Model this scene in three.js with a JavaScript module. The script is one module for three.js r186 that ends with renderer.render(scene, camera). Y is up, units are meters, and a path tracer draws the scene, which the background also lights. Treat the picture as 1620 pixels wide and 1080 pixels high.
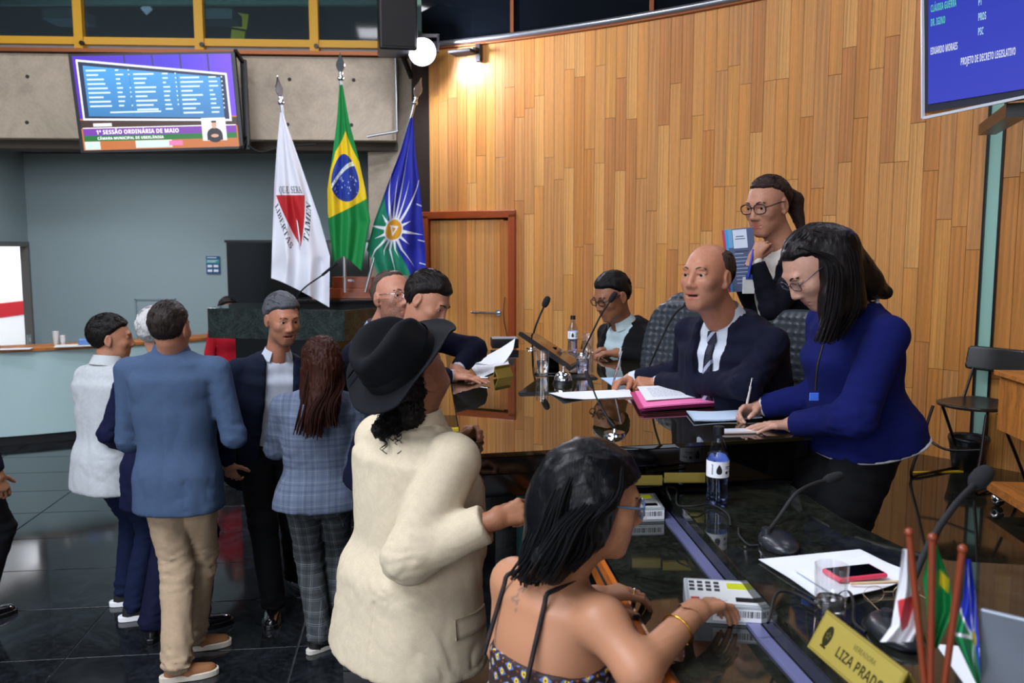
import * as THREE from 'three';
import { mergeGeometries, mergeVertices, toCreasedNormals } from 'three/addons/utils/BufferGeometryUtils.js';
import { RoundedBoxGeometry } from 'three/addons/geometries/RoundedBoxGeometry.js';
import { RectAreaLightUniformsLib } from 'three/addons/lights/RectAreaLightUniformsLib.js';
import { createNoise3D } from 'simplex-noise';

// ---------------------------------------------------------------- camera, exposure, light
const scene = new THREE.Scene();
const CAM_H = 2.05, FOCAL = 1350, PITCH = Math.atan(145 / 1350);
const camera = new THREE.PerspectiveCamera(2 * Math.atan(540 / FOCAL) * 180 / Math.PI, 1.5, 0.05, 60);
camera.position.set(0, CAM_H, 0);
camera.rotation.set(-PITCH, 0, 0);
camera.focus = 3.4;
camera.userData.fStop = 4;
scene.add(camera);
const renderer = new THREE.WebGLRenderer({ antialias: true });
renderer.toneMapping = THREE.LinearToneMapping;
renderer.toneMappingExposure = 1.0;
renderer.shadowMap.enabled = true;
RectAreaLightUniformsLib.init();
scene.background = new THREE.Color(0x05070a);

function rectLight(w, h, color, intensity, pos, target) {
  const l = new THREE.RectAreaLight(color, intensity, w, h);
  l.position.set(...pos); l.lookAt(...target); scene.add(l);
  return l;
}
// daylight from a large skylight high on the left and from the tall windows behind the camera, and the ceiling panels of the hall
const WIN_Z = 4.6, SKYLIGHT = [-3.3, 5.36, -0.6, 4.2, 3.4];
rectLight(SKYLIGHT[3], SKYLIGHT[4], 0xeaf0ff, 12, [SKYLIGHT[0], SKYLIGHT[1], SKYLIGHT[2]], [SKYLIGHT[0], 0, SKYLIGHT[2] - 0.0001]);
rectLight(3.6, 2.6, 0xeef2ff, 9, [-3.6, 3.3, WIN_Z - 0.06], [-3.6, 3.3, 0]);
rectLight(2.4, 2.6, 0xeef2ff, 1.5, [1.6, 3.3, WIN_Z - 0.06], [1.6, 3.3, 0]);
const PANELS = [[-1.2, -3.9, 10], [1.5, -2.4, 4], [-4.2, -6.2, 19], [-1.2, -6.2, 16], [2.2, -4.6, 8]];
for (const [x, z, k] of PANELS) rectLight(1.2, 0.6, 0xf6f4ff, k, [x, 5.33, z], [x, 0, z - 0.0001]);

// ---------------------------------------------------------------- helpers
function mulberry(a) { return () => { a |= 0; a = a + 0x6D2B79F5 | 0; let t = Math.imul(a ^ a >>> 15, 1 | a); t = t + Math.imul(t ^ t >>> 7, 61 | t) ^ t; return ((t ^ t >>> 14) >>> 0) / 4294967296; }; }
const rnd = mulberry(20240511);
const noise3 = createNoise3D(mulberry(77));
const V = (x, y, z) => new THREE.Vector3(x, y, z);
const cp = Math.cos(PITCH), sp = Math.sin(PITCH);
function P(u, v, d) { // a point of the hall, d metres in front of the camera's post
  const x = (u - 810) / FOCAL, y = -(v - 540) / FOCAL, Y = y * cp - sp, Z = cp + y * sp, t = d / Z;
  return V(x * t, CAM_H + Y * t, -d);
}
function PH(u, v, h) { // a point of the hall at height h
  const x = (u - 810) / FOCAL, y = -(v - 540) / FOCAL, Y = y * cp - sp, Z = cp + y * sp, t = (h - CAM_H) / Y;
  return V(x * t, h, -Z * t);
}
const used = new Map();
function numbered(n) { const k = used.get(n) || 0; used.set(n, k + 1); return k ? `${n}_${String(k).padStart(3, '0')}` : n; }
function shade(o) { o.traverse(m => { if (m.isMesh) { m.castShadow = true; m.receiveShadow = true; } }); return o; }
function thing(name, label, category, pos = [0, 0, 0], turn = 0, group) {
  const g = new THREE.Group(); g.name = numbered(name); scene.add(g);
  g.position.set(...(pos.isVector3 ? pos.toArray() : pos)); g.rotation.y = turn;
  g.userData = { label, category }; if (group) g.userData.group = group;
  return g;
}
function part(name, geo, mat, parent, label) {
  const m = new THREE.Mesh(Array.isArray(geo) ? join(geo) : geo, mat);
  m.name = parent === scene ? numbered(name) : name; m.castShadow = m.receiveShadow = true;
  if (label) m.userData.label = label;
  parent.add(m); return m;
}
function struct(name, geo, mat, label, category) {
  const m = part(name, geo, mat, scene); m.userData = { kind: 'structure', label, category }; return m;
}
function structGroup(name, label, category) {
  const g = new THREE.Group(); g.name = numbered(name); g.userData = { kind: 'structure', label, category }; scene.add(g); return g;
}
function join(list) {
  const l = list.map(g => { const n = g.index ? g.toNonIndexed() : g; for (const k of Object.keys(n.attributes)) if (!['position', 'normal', 'uv', 'color'].includes(k)) n.deleteAttribute(k); return n; });
  const withColor = l.every(g => g.attributes.color);
  for (const g of l) { if (!withColor && g.attributes.color) g.deleteAttribute('color'); if (!g.attributes.uv) g.setAttribute('uv', new THREE.BufferAttribute(new Float32Array(g.attributes.position.count * 2), 2)); g.morphAttributes = {}; }
  return mergeGeometries(l, false);
}
function box(w, h, d, x = 0, y = 0, z = 0, r = 0) {
  const g = r > 0 ? new RoundedBoxGeometry(w, h, d, 2, Math.min(r, w / 2.01, h / 2.01, d / 2.01)) : new THREE.BoxGeometry(w, h, d);
  return g.translate(x, y, z);
}
function cyl(r1, r2, h, x = 0, y = 0, z = 0, n = 24) { return new THREE.CylinderGeometry(r1, r2, h, n).translate(x, y, z); }
function bar(a, b, r, n = 8, r2 = r) { // a rod from a to b
  const d = b.clone().sub(a), g = new THREE.CylinderGeometry(r2, r, d.length(), n);
  g.applyQuaternion(new THREE.Quaternion().setFromUnitVectors(V(0, 1, 0), d.clone().normalize()));
  const m = a.clone().add(b).multiplyScalar(0.5); return g.translate(m.x, m.y, m.z);
}
function beam(a, b, w, h) { // a square bar from a to b
  const d = b.clone().sub(a), g = new THREE.BoxGeometry(w, h, d.length());
  const q = new THREE.Object3D(); q.position.copy(a); q.lookAt(b); g.applyQuaternion(q.quaternion);
  const m = a.clone().add(b).multiplyScalar(0.5); return g.translate(m.x, m.y, m.z);
}
function tube(pts, r, seg = 24, n = 8, closed = false) {
  return new THREE.TubeGeometry(new THREE.CatmullRomCurve3(pts, closed, 'centripetal'), seg, r, n, closed);
}
function lathe(pts, n = 32) { return new THREE.LatheGeometry(pts.map(p => new THREE.Vector2(p[0], p[1])), n); }
function slab(pts, y0, y1, bevel = 0) { // pts: [x, z] outline, standing between heights y0 and y1
  const s = new THREE.Shape(pts.map(p => new THREE.Vector2(p[0], -p[1])));
  const g = new THREE.ExtrudeGeometry(s, { depth: y1 - y0 - 2 * bevel, bevelEnabled: bevel > 0, bevelSize: bevel, bevelThickness: bevel, bevelOffset: -bevel, bevelSegments: 2, curveSegments: 12 });
  return g.rotateX(-Math.PI / 2).translate(0, y0 + bevel, 0);
}
function yawDir(deg) { const a = deg * Math.PI / 180; return V(Math.sin(a), 0, Math.cos(a)); }
const clamp = (x, a, b) => x < a ? a : x > b ? b : x;
const sstep = (a, b, x) => { const t = clamp((x - a) / (b - a), 0, 1); return t * t * (3 - 2 * t); };
const lerp = (a, b, t) => a + (b - a) * t;

// ---------------------------------------------------------------- textures
function canvasTex(w, h, draw, srgb = true) {
  const c = document.createElement('canvas'); c.width = w; c.height = h; draw(c.getContext('2d'), w, h);
  const t = new THREE.CanvasTexture(c); if (srgb) t.colorSpace = THREE.SRGBColorSpace; t.magFilter = THREE.LinearFilter; t.wrapS = t.wrapT = THREE.RepeatWrapping; return t;
}
function dataTex(w, h, f, srgb = true) {
  const a = new Uint8Array(w * h * 4);
  for (let j = 0; j < h; j++) for (let i = 0; i < w; i++) { const c = f(i / w, j / h, i, j), k = (j * w + i) * 4; a[k] = clamp(c[0], 0, 255); a[k + 1] = clamp(c[1], 0, 255); a[k + 2] = clamp(c[2], 0, 255); a[k + 3] = 255; }
  const t = new THREE.DataTexture(a, w, h, THREE.RGBAFormat); if (srgb) t.colorSpace = THREE.SRGBColorSpace;
  t.magFilter = THREE.LinearFilter; t.minFilter = THREE.LinearFilter; t.wrapS = t.wrapT = THREE.RepeatWrapping; t.needsUpdate = true; return t;
}
const tnoise = (x, y, s, seed) => { // noise that tiles over 0..1
  const a = x * 2 * Math.PI, b = y * 2 * Math.PI, r = s / (2 * Math.PI);
  return noise3(Math.cos(a) * r + seed, Math.sin(a) * r + Math.cos(b) * r, Math.sin(b) * r + seed * 1.7);
};
const std = (color, roughness = 0.6, more = {}) => new THREE.MeshStandardMaterial({ color, roughness, ...more });
const phys = (color, roughness = 0.5, more = {}) => new THREE.MeshPhysicalMaterial({ color, roughness, ...more });
function at(tex, rx, ry) { const t = tex.clone(); t.repeat.set(rx, ry); t.needsUpdate = true; return t; }
function uvBox(g, s = 1) { // uv in metres by the dominant side of each face
  const n = g.index ? g.toNonIndexed() : g, p = n.attributes.position, uv = new Float32Array(p.count * 2), a = V(), b = V(), c = V();
  if (!n.attributes.normal) n.computeVertexNormals();
  for (let i = 0; i < p.count; i += 3) {
    a.fromBufferAttribute(p, i); b.fromBufferAttribute(p, i + 1); c.fromBufferAttribute(p, i + 2);
    const f = b.clone().sub(a).cross(c.clone().sub(a)), ax = Math.abs(f.x), ay = Math.abs(f.y), az = Math.abs(f.z);
    for (let k = 0; k < 3; k++) {
      const q = [a, b, c][k]; let U, W;
      if (ay > ax && ay > az) { U = q.x; W = -q.z; } else if (ax > az) { U = q.z; W = q.y; } else { U = q.x; W = q.y; }
      uv[(i + k) * 2] = U * s; uv[(i + k) * 2 + 1] = W * s;
    }
  }
  n.setAttribute('uv', new THREE.BufferAttribute(uv, 2)); return n;
}
// ---------------------------------------------------------------- surface materials
const graniteTex = (base, seed, specks) => dataTex(512, 512, (x, y, i, j) => {
  const a = tnoise(x, y, 5, seed), b = tnoise(x, y, 22, seed + 9), c = noise3(i * 0.31, j * 0.31, seed), e = noise3(i * 0.9, j * 0.9, seed + 3);
  const s = Math.max(0, c - 0.55) * specks + Math.max(0, e - 0.62) * specks * 0.8;
  return base.map((k, q) => k * (1 + 0.28 * a + 0.3 * b) + s * [60, 66, 62][q]);
});
const floorTex = graniteTex([25, 28, 31], 2, 1.9), greenTex = graniteTex([34, 42, 38], 12, 1.5), deskTex = graniteTex([27, 29, 24], 31, 1.9);
const M = {};
M.floor = phys(0xffffff, 0.085, { map: at(floorTex, 1.1, 1.1), ior: 1.52 });
M.greenGranite = phys(0xffffff, 0.1, { map: at(greenTex, 2, 2), ior: 1.5 });
M.deskGranite = phys(0xffffff, 0.05, { map: at(deskTex, 1.8, 1.8), ior: 1.62 });
M.grout = std(0x84878a, 0.8);
const concreteTex = dataTex(512, 512, (x, y, i, j) => {
  const a = tnoise(x, y, 3, 5), b = tnoise(x, y, 11, 6), c = tnoise(x, y, 48, 8), s = Math.max(0, tnoise(x * 1, y, 7, 40) - 0.45);
  const k = 1 + 0.05 * a + 0.035 * b + 0.03 * c - 0.12 * s; return [182 * k, 168 * k, 146 * k];
});
M.concrete = std(0xffffff, 0.85, { map: at(concreteTex, 0.55, 0.55), bumpMap: at(concreteTex, 0.55, 0.55), bumpScale: 0.004 });
const plasterBump = dataTex(256, 256, (x, y) => { const k = 128 + 70 * tnoise(x, y, 30, 3) + 40 * tnoise(x, y, 60, 4); return [k, k, k]; }, false);
M.tealWall = std(0x92a4a6, 0.75, { bumpMap: at(plasterBump, 3, 3), bumpScale: 0.0008 });
M.counter = std(0xb7d4d3, 0.6, { bumpMap: at(plasterBump, 3, 3), bumpScale: 0.0006 });
M.white = std(0xd9d9d4, 0.6); M.black = std(0x0b0b0d, 0.35); M.blackGloss = phys(0x050506, 0.08, { ior: 1.6 }); M.blackMatte = std(0x101012, 0.75);
M.darkWall = std(0x23272b, 0.85);
M.yellow = std(0xe0a818, 0.5); M.copper = std(0x9a5a30, 0.45, { metalness: 0.5 }); M.steel = std(0xbfc3c8, 0.28, { metalness: 0.9 }); M.chrome = std(0xd8dade, 0.12, { metalness: 1 });
M.paper = std(0xe4e8ee, 0.8); M.gold = std(0x9c8a3e, 0.35, { metalness: 0.55 });
M.glass = phys(0xffffff, 0.03, { transmission: 1, thickness: 0, ior: 1.45 });
M.solidGlass = phys(0xffffff, 0.02, { transmission: 1, thickness: 0.01, ior: 1.45 });
M.greenGlass = phys(0x9fd4c0, 0.06, { transmission: 0.85, thickness: 0, ior: 1.5 });
M.galleryGlass = phys(0x7f9096, 0.05, { transmission: 0.9, thickness: 0, ior: 1.5 });
M.water = phys(0xf0f8ff, 0.02, { transmission: 1, thickness: 0.05, ior: 1.33 });
const woodTexes = [];
for (let k = 0; k < 7; k++) {
  const tint = [[202, 140, 74], [212, 150, 78], [194, 130, 66], [206, 146, 82], [188, 126, 70], [216, 158, 90], [196, 138, 80]][k];
  woodTexes.push(dataTex(64, 512, (x, y) => {
    const w = 0.25 * noise3(y * 1.5, k * 9, 1), lines = noise3((x + w * 0.3) * (k % 2 ? 9 : 5), y * 0.9 + k * 3, k * 5.1), fine = noise3(x * 30, y * 5, k + 60), pores = noise3(x * 55, y * 26, k + 20);
    const m = 1 + 0.1 * lines + 0.05 * fine + 0.05 * pores - (k % 2 ? 0.12 * Math.max(0, noise3(x * 12, y * 0.5, k + 70)) : 0);
    return [tint[0] * m, tint[1] * m * (1 - 0.012 * lines), tint[2] * m * (1 - 0.03 * lines)];
  }));
}
M.planks = woodTexes.map(t => phys(0xffffff, 0.3, { map: t, ior: 1.5 }));
M.doorWood = phys(0xc08050, 0.35, { map: woodTexes[2] }); M.paleWood = std(0xd2ae7c, 0.5, { map: woodTexes[5] });
M.redWood = phys(0xb87848, 0.35, { map: woodTexes[0] });
M.deskWood = phys(0xd9a564, 0.35, { map: woodTexes[1] });

// ---------------------------------------------------------------- floor of polished granite tiles, turned a little against the view
const TURN = 6.7 * Math.PI / 180, rowV = V(Math.cos(TURN), 0, -Math.sin(TURN)), colV = V(-Math.sin(TURN), 0, -Math.cos(TURN));
{
  const g = structGroup('floor', 'black polished granite tile floor of the hall', 'floor');
  part('screed', uvBox(box(17, 0.2, 22, -0.5, -0.115, -3.6)), M.grout, g);
  const TW = 1.15, TD = 0.64, geo = uvBox(box(TW - 0.008, 0.014, TD - 0.008, 0, -0.007, 0, 0.0015));
  const o = V(-2.255, 0, -4.106), mats = [0, 1, 2, 3].map(k => { const m = M.floor.clone(); m.map = at(floorTex, 1.1, 1.1); m.map.offset.set(k * 0.23, k * 0.41); m.color.setScalar(1 - 0.06 * k); return m; });
  for (let i = -4; i < 4; i++) for (let j = -4; j < 12; j++) {
    const c = o.clone().addScaledVector(rowV, (i + 0.5) * TW).addScaledVector(colV, (j + 0.5) * TD);
    if (c.x > 1.9 || c.x < -7 || c.z < -11.4) continue;
    const t = part('tile', geo, mats[Math.floor(rnd() * 4)], g); t.position.copy(c); t.rotation.y = TURN;
  }
}
// ---------------------------------------------------------------- raised floor of the presiding table and its steps
const DAIS = 0.65;
{
  const g = structGroup('floor_dais', 'raised dais floor of dark polished stone', 'floor');
  part('platform', uvBox(slab([[0.35, -2.62], [4.6, -2.62], [4.6, -5.2], [0.6, -8.0], [-0.3, -8.0], [-0.3, -5.5], [0.12, -5.3]], 0, DAIS, 0.004)), phys(0xffffff, 0.06, { map: at(deskTex, 1.2, 1.2), ior: 1.6 }), g);
  part('step_stripe', beam(PH(1440, 747, DAIS + 0.003), PH(1560, 744, DAIS + 0.003), 0.022, 0.006), std(0xd8b51e, 0.6), g);
}
for (let k = 0; k < 3; k++) {
  const y = 0.17 * (k + 1), z = -6.28 - k * 0.5, len = 1.6 - k * 0.5;
  const g = structGroup('step', `dark granite step with yellow nosing beyond the presiding table, ${['lowest', 'middle', 'top'][k]} one`, 'step');
  part('tread', uvBox(box(1.0, y, len, -0.75, y / 2, z - len / 2, 0.004)), M.floor, g);
  part('nosing', box(1.0, 0.03, 0.05, -0.75, y - 0.008, z + 0.012, 0.004), std(0xd8c01e, 0.6), g);
}
// ---------------------------------------------------------------- curved wood wall
const ARC = []; // points every 5 cm along the wall, with the way it runs
{
  let x = -0.98, d = 8.42, l = -0.2;
  const ds = 0.05;
  for (let i = 0; i < 150; i++) { const th = (22 + 6.1 * l) * Math.PI / 180; ARC.push({ l, x, d, th }); x += Math.cos(th) * ds; d -= Math.sin(th) * ds; l += ds; }
}
function arcAt(l, off = 0) { // off: metres in front of the wall
  const i = clamp((l + 0.2) / 0.05, 0, 148.999), a = ARC[Math.floor(i)], b = ARC[Math.floor(i) + 1], t = i % 1;
  const x = lerp(a.x, b.x, t), d = lerp(a.d, b.d, t), th = lerp(a.th, b.th, t);
  return { p: V(x - Math.sin(th) * off, 0, -(d - Math.cos(th) * off)), turn: -th, n: V(-Math.sin(th), 0, Math.cos(th)) };
}
const WALL_TOP = 3.93, PW = 0.1;
{
  const g = structGroup('wall_right', 'curved wall of honey coloured vertical wood planks', 'wall');
  // masonry behind the planks
  const pts = []; for (let l = -0.2; l <= 7; l += 0.2) { const q = arcAt(l, -0.03); pts.push([q.p.x, q.p.z]); }
  const back = []; for (let l = 7; l >= -0.2; l -= 0.2) { const q = arcAt(l, -0.3); back.push([q.p.x, q.p.z]); }
  part('masonry', uvBox(slab([...pts, ...back], 0, WALL_TOP + 0.02)), std(0x2a1c10, 0.9), g);
  const r = mulberry(5), geos = new Map();
  const GLASS_L0 = 4.8, GLASS_L1 = 4.9;
  for (let k = 0; k < 64; k++) {
    const l = (k + 0.5) * PW + 0.0; if (l > GLASS_L0 && l < GLASS_L1) continue;
    const q = arcAt(l, -0.011), dark = l > GLASS_L1;
    let y = l < 0.92 ? 2.40 : 0.3; const rise = l < 0.92 ? 0.2 + r() : 0; let first = true;
    while (y < WALL_TOP - 0.01) {
      let len = first ? 0.25 + r() * 1.1 : 0.75 + r() * 0.75; first = false;
      if (y + len > WALL_TOP - 0.25) len = WALL_TOP - y;
      const key = Math.round(len * 40) / 40, real = y + len >= WALL_TOP - 0.001 ? len : key;
      const gk = real.toFixed(3);
      if (!geos.has(gk)) {
        const b = new RoundedBoxGeometry(PW - 0.0022, real - 0.0024, 0.02, 1, 0.0012), uv = b.attributes.uv, ps = b.attributes.position;
        for (let i = 0; i < uv.count; i++) uv.setXY(i, ps.getX(i) / PW + 0.5, ps.getY(i) / 1.6 + 0.5);
        geos.set(gk, b);
      }
      const t = part('plank', geos.get(gk), M.planks[Math.floor(r() * M.planks.length)], g);
      t.position.copy(q.p); t.position.y = y + real / 2; t.rotation.y = q.turn; y += real;
    }
  }
  // narrow glass strip between the planks
  const a = arcAt(4.85, -0.01);
  const gl = part('glass_strip', box(0.085, 3.0, 0.012), phys(0x9cc8b8, 0.12, { ior: 1.5 }), g, 'narrow pale green glass strip between the planks'); gl.position.copy(a.p); gl.position.y = 2.2; gl.rotation.y = a.turn;
  for (const l of [4.803, 4.897]) { const e = arcAt(l, 0.0), m = part('edge_strip', box(0.014, 3.1, 0.03), M.black, g); m.position.copy(e.p); m.position.y = 2.2; m.rotation.y = e.turn; }
  // steel trim along the top
  const line = (off, y) => { const o = []; for (let l = -0.15; l < 7; l += 0.3) { const e = arcAt(l, off); o.push(V(e.p.x, y, e.p.z)); } return o; };
  part('top_trim', tube(line(0.0, WALL_TOP + 0.05), 0.028, 60, 8), M.steel, g);
  part('top_ledge', tube(line(0.005, WALL_TOP + 0.012), 0.014, 60, 6), M.copper, g);
}
// door in the wood wall
{
  const g = structGroup('door_1', 'wooden door with horizontal steel handle in the plank wall', 'door');
  const q = arcAt(0.42, 0.005); g.position.set(q.p.x, 0.36, q.p.z); g.rotation.y = q.turn;
  const H = 2.02;
  part('frame', [box(0.07, H, 0.08, -0.46, H / 2, 0, 0.006), box(0.07, H, 0.08, 0.46, H / 2, 0, 0.006), box(0.99, 0.07, 0.08, 0, H, 0, 0.006)], M.redWood, g);
  for (let k = 0; k < 8; k++) { const b = box(0.096, H - 0.05, 0.03, -0.37 + k * 0.098, (H - 0.05) / 2, -0.01, 0.002); const m = part('plank', b, M.planks[(k * 3 + 2) % 7], g); }
  part('pale_strip', box(0.09, H - 0.06, 0.035, 0.375, (H - 0.06) / 2, 0.0, 0.003), M.paleWood, g, 'pale bare wood edge strip');
  part('handle', [bar(V(0.06, 1.1, 0.07), V(0.33, 1.1, 0.07), 0.012, 12), cyl(0.03, 0.03, 0.012).rotateX(Math.PI / 2).translate(0.32, 1.1, 0.025), bar(V(0.32, 1.1, 0.02), V(0.32, 1.1, 0.07), 0.01), bar(V(0.08, 1.1, 0.02), V(0.08, 1.1, 0.07), 0.01)], M.chrome, g, 'brushed steel pull handle');
  part('strap', [tube([V(0.4, 1.25, 0.05), V(0.39, 1.08, 0.06), V(0.43, 0.85, 0.05)], 0.004, 12, 5), box(0.05, 0.12, 0.02, 0.43, 0.8, 0.05, 0.005)], M.black, g);
}
// ---------------------------------------------------------------- concrete beam, column, back rooms
const bL = V(-7.4, 0, -8.25), bR = P(628, 300, 8.6);
{
  const g = structGroup('wall_back', 'raw concrete beam across the back of the hall', 'beam');
  const dir = bR.clone().setY(0).sub(bL), len = dir.length(), turn = -Math.atan2(dir.z, dir.x);
  const mid = bL.clone().add(bR.clone().setY(0)).multiplyScalar(0.5);
  const b = part('beam_face', uvBox(box(len, 0.8, 0.35, 0, 3.52, -0.175, 0.01)), M.concrete, g); b.position.copy(mid); b.rotation.y = turn;
  // formwork joints and tie holes
  const holes = []; for (let x = -len / 2 + 0.25; x < len / 2; x += 0.62) for (const y of [3.27, 3.7]) holes.push(new THREE.CylinderGeometry(0.018, 0.018, 0.01, 10).rotateX(Math.PI / 2).translate(x + (y > 3.5 ? 0.03 : 0), y, 0.001));
  const h = part('tie_hole', holes, std(0x3a352c, 0.9), g); h.position.copy(mid); h.rotation.y = turn;
  const c = part('copper_flashing', box(len, 0.035, 0.42, 0, 3.945, -0.16), M.copper, g); c.position.copy(mid); c.rotation.y = turn;
  const l = part('lower_lip', box(len, 0.1, 0.3, 0, 3.09, -0.3), std(0x4d463c, 0.9), g); l.position.copy(mid); l.rotation.y = turn;
}
{
  const a = P(583, 300, 8.85), b = P(676, 300, 8.72);
  struct('column', uvBox(slab([[a.x, a.z], [b.x, b.z], [b.x + 0.1, b.z - 0.5], [a.x, a.z - 0.5]], 0, 3.95)), M.concrete, 'stained raw concrete column behind the flags', 'column');
}
{
  // conduit on the beam
  const g = thing('conduit', 'grey metal conduit running down the concrete beam end', 'conduit', [0, 0, 0]);
  const a = P(626, 92, 8.5), b = P(628, 208, 8.5), c = P(581, 216, 8.5);
  part('pipe', [bar(a, b, 0.013), bar(b, c, 0.013), new THREE.SphereGeometry(0.018, 10, 8).translate(b.x, b.y, b.z)], M.steel, g);
}
{
  // shell of the hall
  const cor = P(40, 300, 10.8), X0 = cor.x;
  struct('wall_far', uvBox(box(5.6, 3.4, 0.2, X0 + 2.8, 1.7, -10.9)), M.tealWall, 'grey teal plaster wall at the far end', 'wall');
  // side wall with an open doorway: pier, lintel, pier
  const g = structGroup('wall_left', 'grey teal side wall with an open doorway', 'wall');
  part('lintel', uvBox(box(0.08, 1.2, 1.3, X0 - 0.04, 2.7, -10.15)), M.tealWall, g);
  part('pier', uvBox(box(0.08, 3.3, 1.5, X0 - 0.04, 1.65, -8.74)), M.tealWall, g);
  const wl = struct('wall_side', uvBox(box(0.2, 5.6, 13, -7.3, 2.8, -1.9)), std(0x7c868a, 0.8), 'side wall of the hall', 'wall');
  struct('door_2', [box(0.1, 2.1, 0.04, X0 - 0.04, 1.05, -10.78), box(0.1, 0.06, 1.3, X0 - 0.04, 2.12, -10.15)], std(0x6d6a66, 0.5), 'grey frame of the open doorway to the outside', 'door frame');
  struct('ceiling_lower', uvBox(box(8, 0.12, 2.05, -3.6, 3.3, -9.95)), M.darkWall, 'low dark ceiling behind the concrete beam', 'ceiling');
  const bl = thing('ceiling_light', 'added slim lamp hidden behind the concrete beam to brighten the far wall', 'light', [-4.3, 3.21, -9.05]); part('housing', box(1.5, 0.05, 0.2, 0, 0, 0, 0.01), M.white, bl); part('diffuser', box(1.44, 0.01, 0.16, 0, -0.027, 0), new THREE.MeshStandardMaterial({ color: 0x888888, emissive: 0xf0f6ff, emissiveIntensity: 2.0 }), bl);  // made-up lamp, out of view behind the beam, lifts the dim back wall
  rectLight(1.44, 0.16, 0xf0f6ff, 55, [-4.3, 3.17, -9.05], [-4.3, 0, -9.0501]);
  // outside the doorway: a sunlit white wall with a red stripe
  const o = structGroup('wall_outside', 'sunlit white wall with a red stripe beyond the doorway', 'wall');
  part('plaster', uvBox(box(0.15, 3.2, 7, X0 - 1.9, 1.6, -12.4)), std(0xf4f2ee, 0.8), o);
  part('stripe', box(0.01, 0.22, 7, X0 - 1.82, 1.12, -12.4), std(0xc2282e, 0.7), o);
  rectLight(2.2, 3.5, 0xf0f4ff, 130, [X0 - 0.8, 4.2, -12.4], [X0 - 1.6, 1.2, -12.6]);
  struct('wall_rear', uvBox(join([box(13, 2.0, 0.2, -0.9, 1.0, WIN_Z + 0.1), box(13, 0.8, 0.2, -0.9, 5.0, WIN_Z + 0.1), box(2, 2.6, 0.2, -6.4, 3.3, WIN_Z + 0.1), box(2.2, 2.6, 0.2, -0.7, 3.3, WIN_Z + 0.1), box(2.8, 2.6, 0.2, 4.2, 3.3, WIN_Z + 0.1)])), std(0x8a8a86, 0.8), 'wall behind the photographer with tall windows', 'wall');
  let n = 1;
  for (const [x, w] of [[-3.6, 3.6], [1.6, 2.4]]) {
    const wn = structGroup(`window_${n++}`, `tall daylit window in the rear wall, ${w > 3 ? 'wide' : 'narrow'} one`, 'window');
    part('pane', box(w, 2.6, 0.02, x, 3.3, WIN_Z + 0.06), new THREE.MeshStandardMaterial({ color: 0x223040, emissive: 0xeef2ff, emissiveIntensity: 1.6 }), wn);
    const fr = []; for (let k = 0; k <= 4; k++) fr.push(box(0.05, 2.6, 0.06, x - w / 2 + k * w / 4, 3.3, WIN_Z)); fr.push(box(w, 0.05, 0.06, x, 2.0, WIN_Z), box(w, 0.05, 0.06, x, 4.6, WIN_Z));
    part('frame', fr, M.yellow, wn);
  }
  struct('wall_far_right', uvBox(box(0.2, 5.6, 10.2, 4.9, 2.8, -0.5)), std(0x9a7448, 0.6), 'wood toned side wall right of the dais', 'wall');
  struct('ceiling', uvBox(box(13, 0.2, 13.4, -0.9, 5.5, -2.05)), std(0x55585a, 0.9), 'dark ceiling of the hall', 'ceiling');
  const sk = structGroup('skylight', 'large daylit skylight in the ceiling above the left of the hall', 'skylight');
  part('pane', box(SKYLIGHT[3], 0.02, SKYLIGHT[4], SKYLIGHT[0], 5.385, SKYLIGHT[2]), new THREE.MeshStandardMaterial({ color: 0x304050, emissive: 0xeaf0ff, emissiveIntensity: 2.0 }), sk);
  const sf = []; for (let q = 0; q <= 4; q++) sf.push(box(0.06, 0.06, SKYLIGHT[4], SKYLIGHT[0] - SKYLIGHT[3] / 2 + q * SKYLIGHT[3] / 4, 5.37, SKYLIGHT[2])); part('frame', sf, M.yellow, sk);
  let k = 0;
  for (const [x, z] of PANELS) {
    const c = thing('ceiling_light', `flat ceiling light panel, ${['first', 'second', 'third', 'fourth', 'fifth', 'sixth'][k++]} above the hall`, 'light', [x, 5.37, z], 0, 'ceiling light panels');
    part('housing', box(1.26, 0.06, 0.66, 0, 0, 0, 0.01), M.white, c);
    part('diffuser', box(1.2, 0.01, 0.6, 0, -0.032, 0), new THREE.MeshStandardMaterial({ color: 0x888888, emissive: 0xf4f4ff, emissiveIntensity: 2.0 }), c);
  }
}
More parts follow.
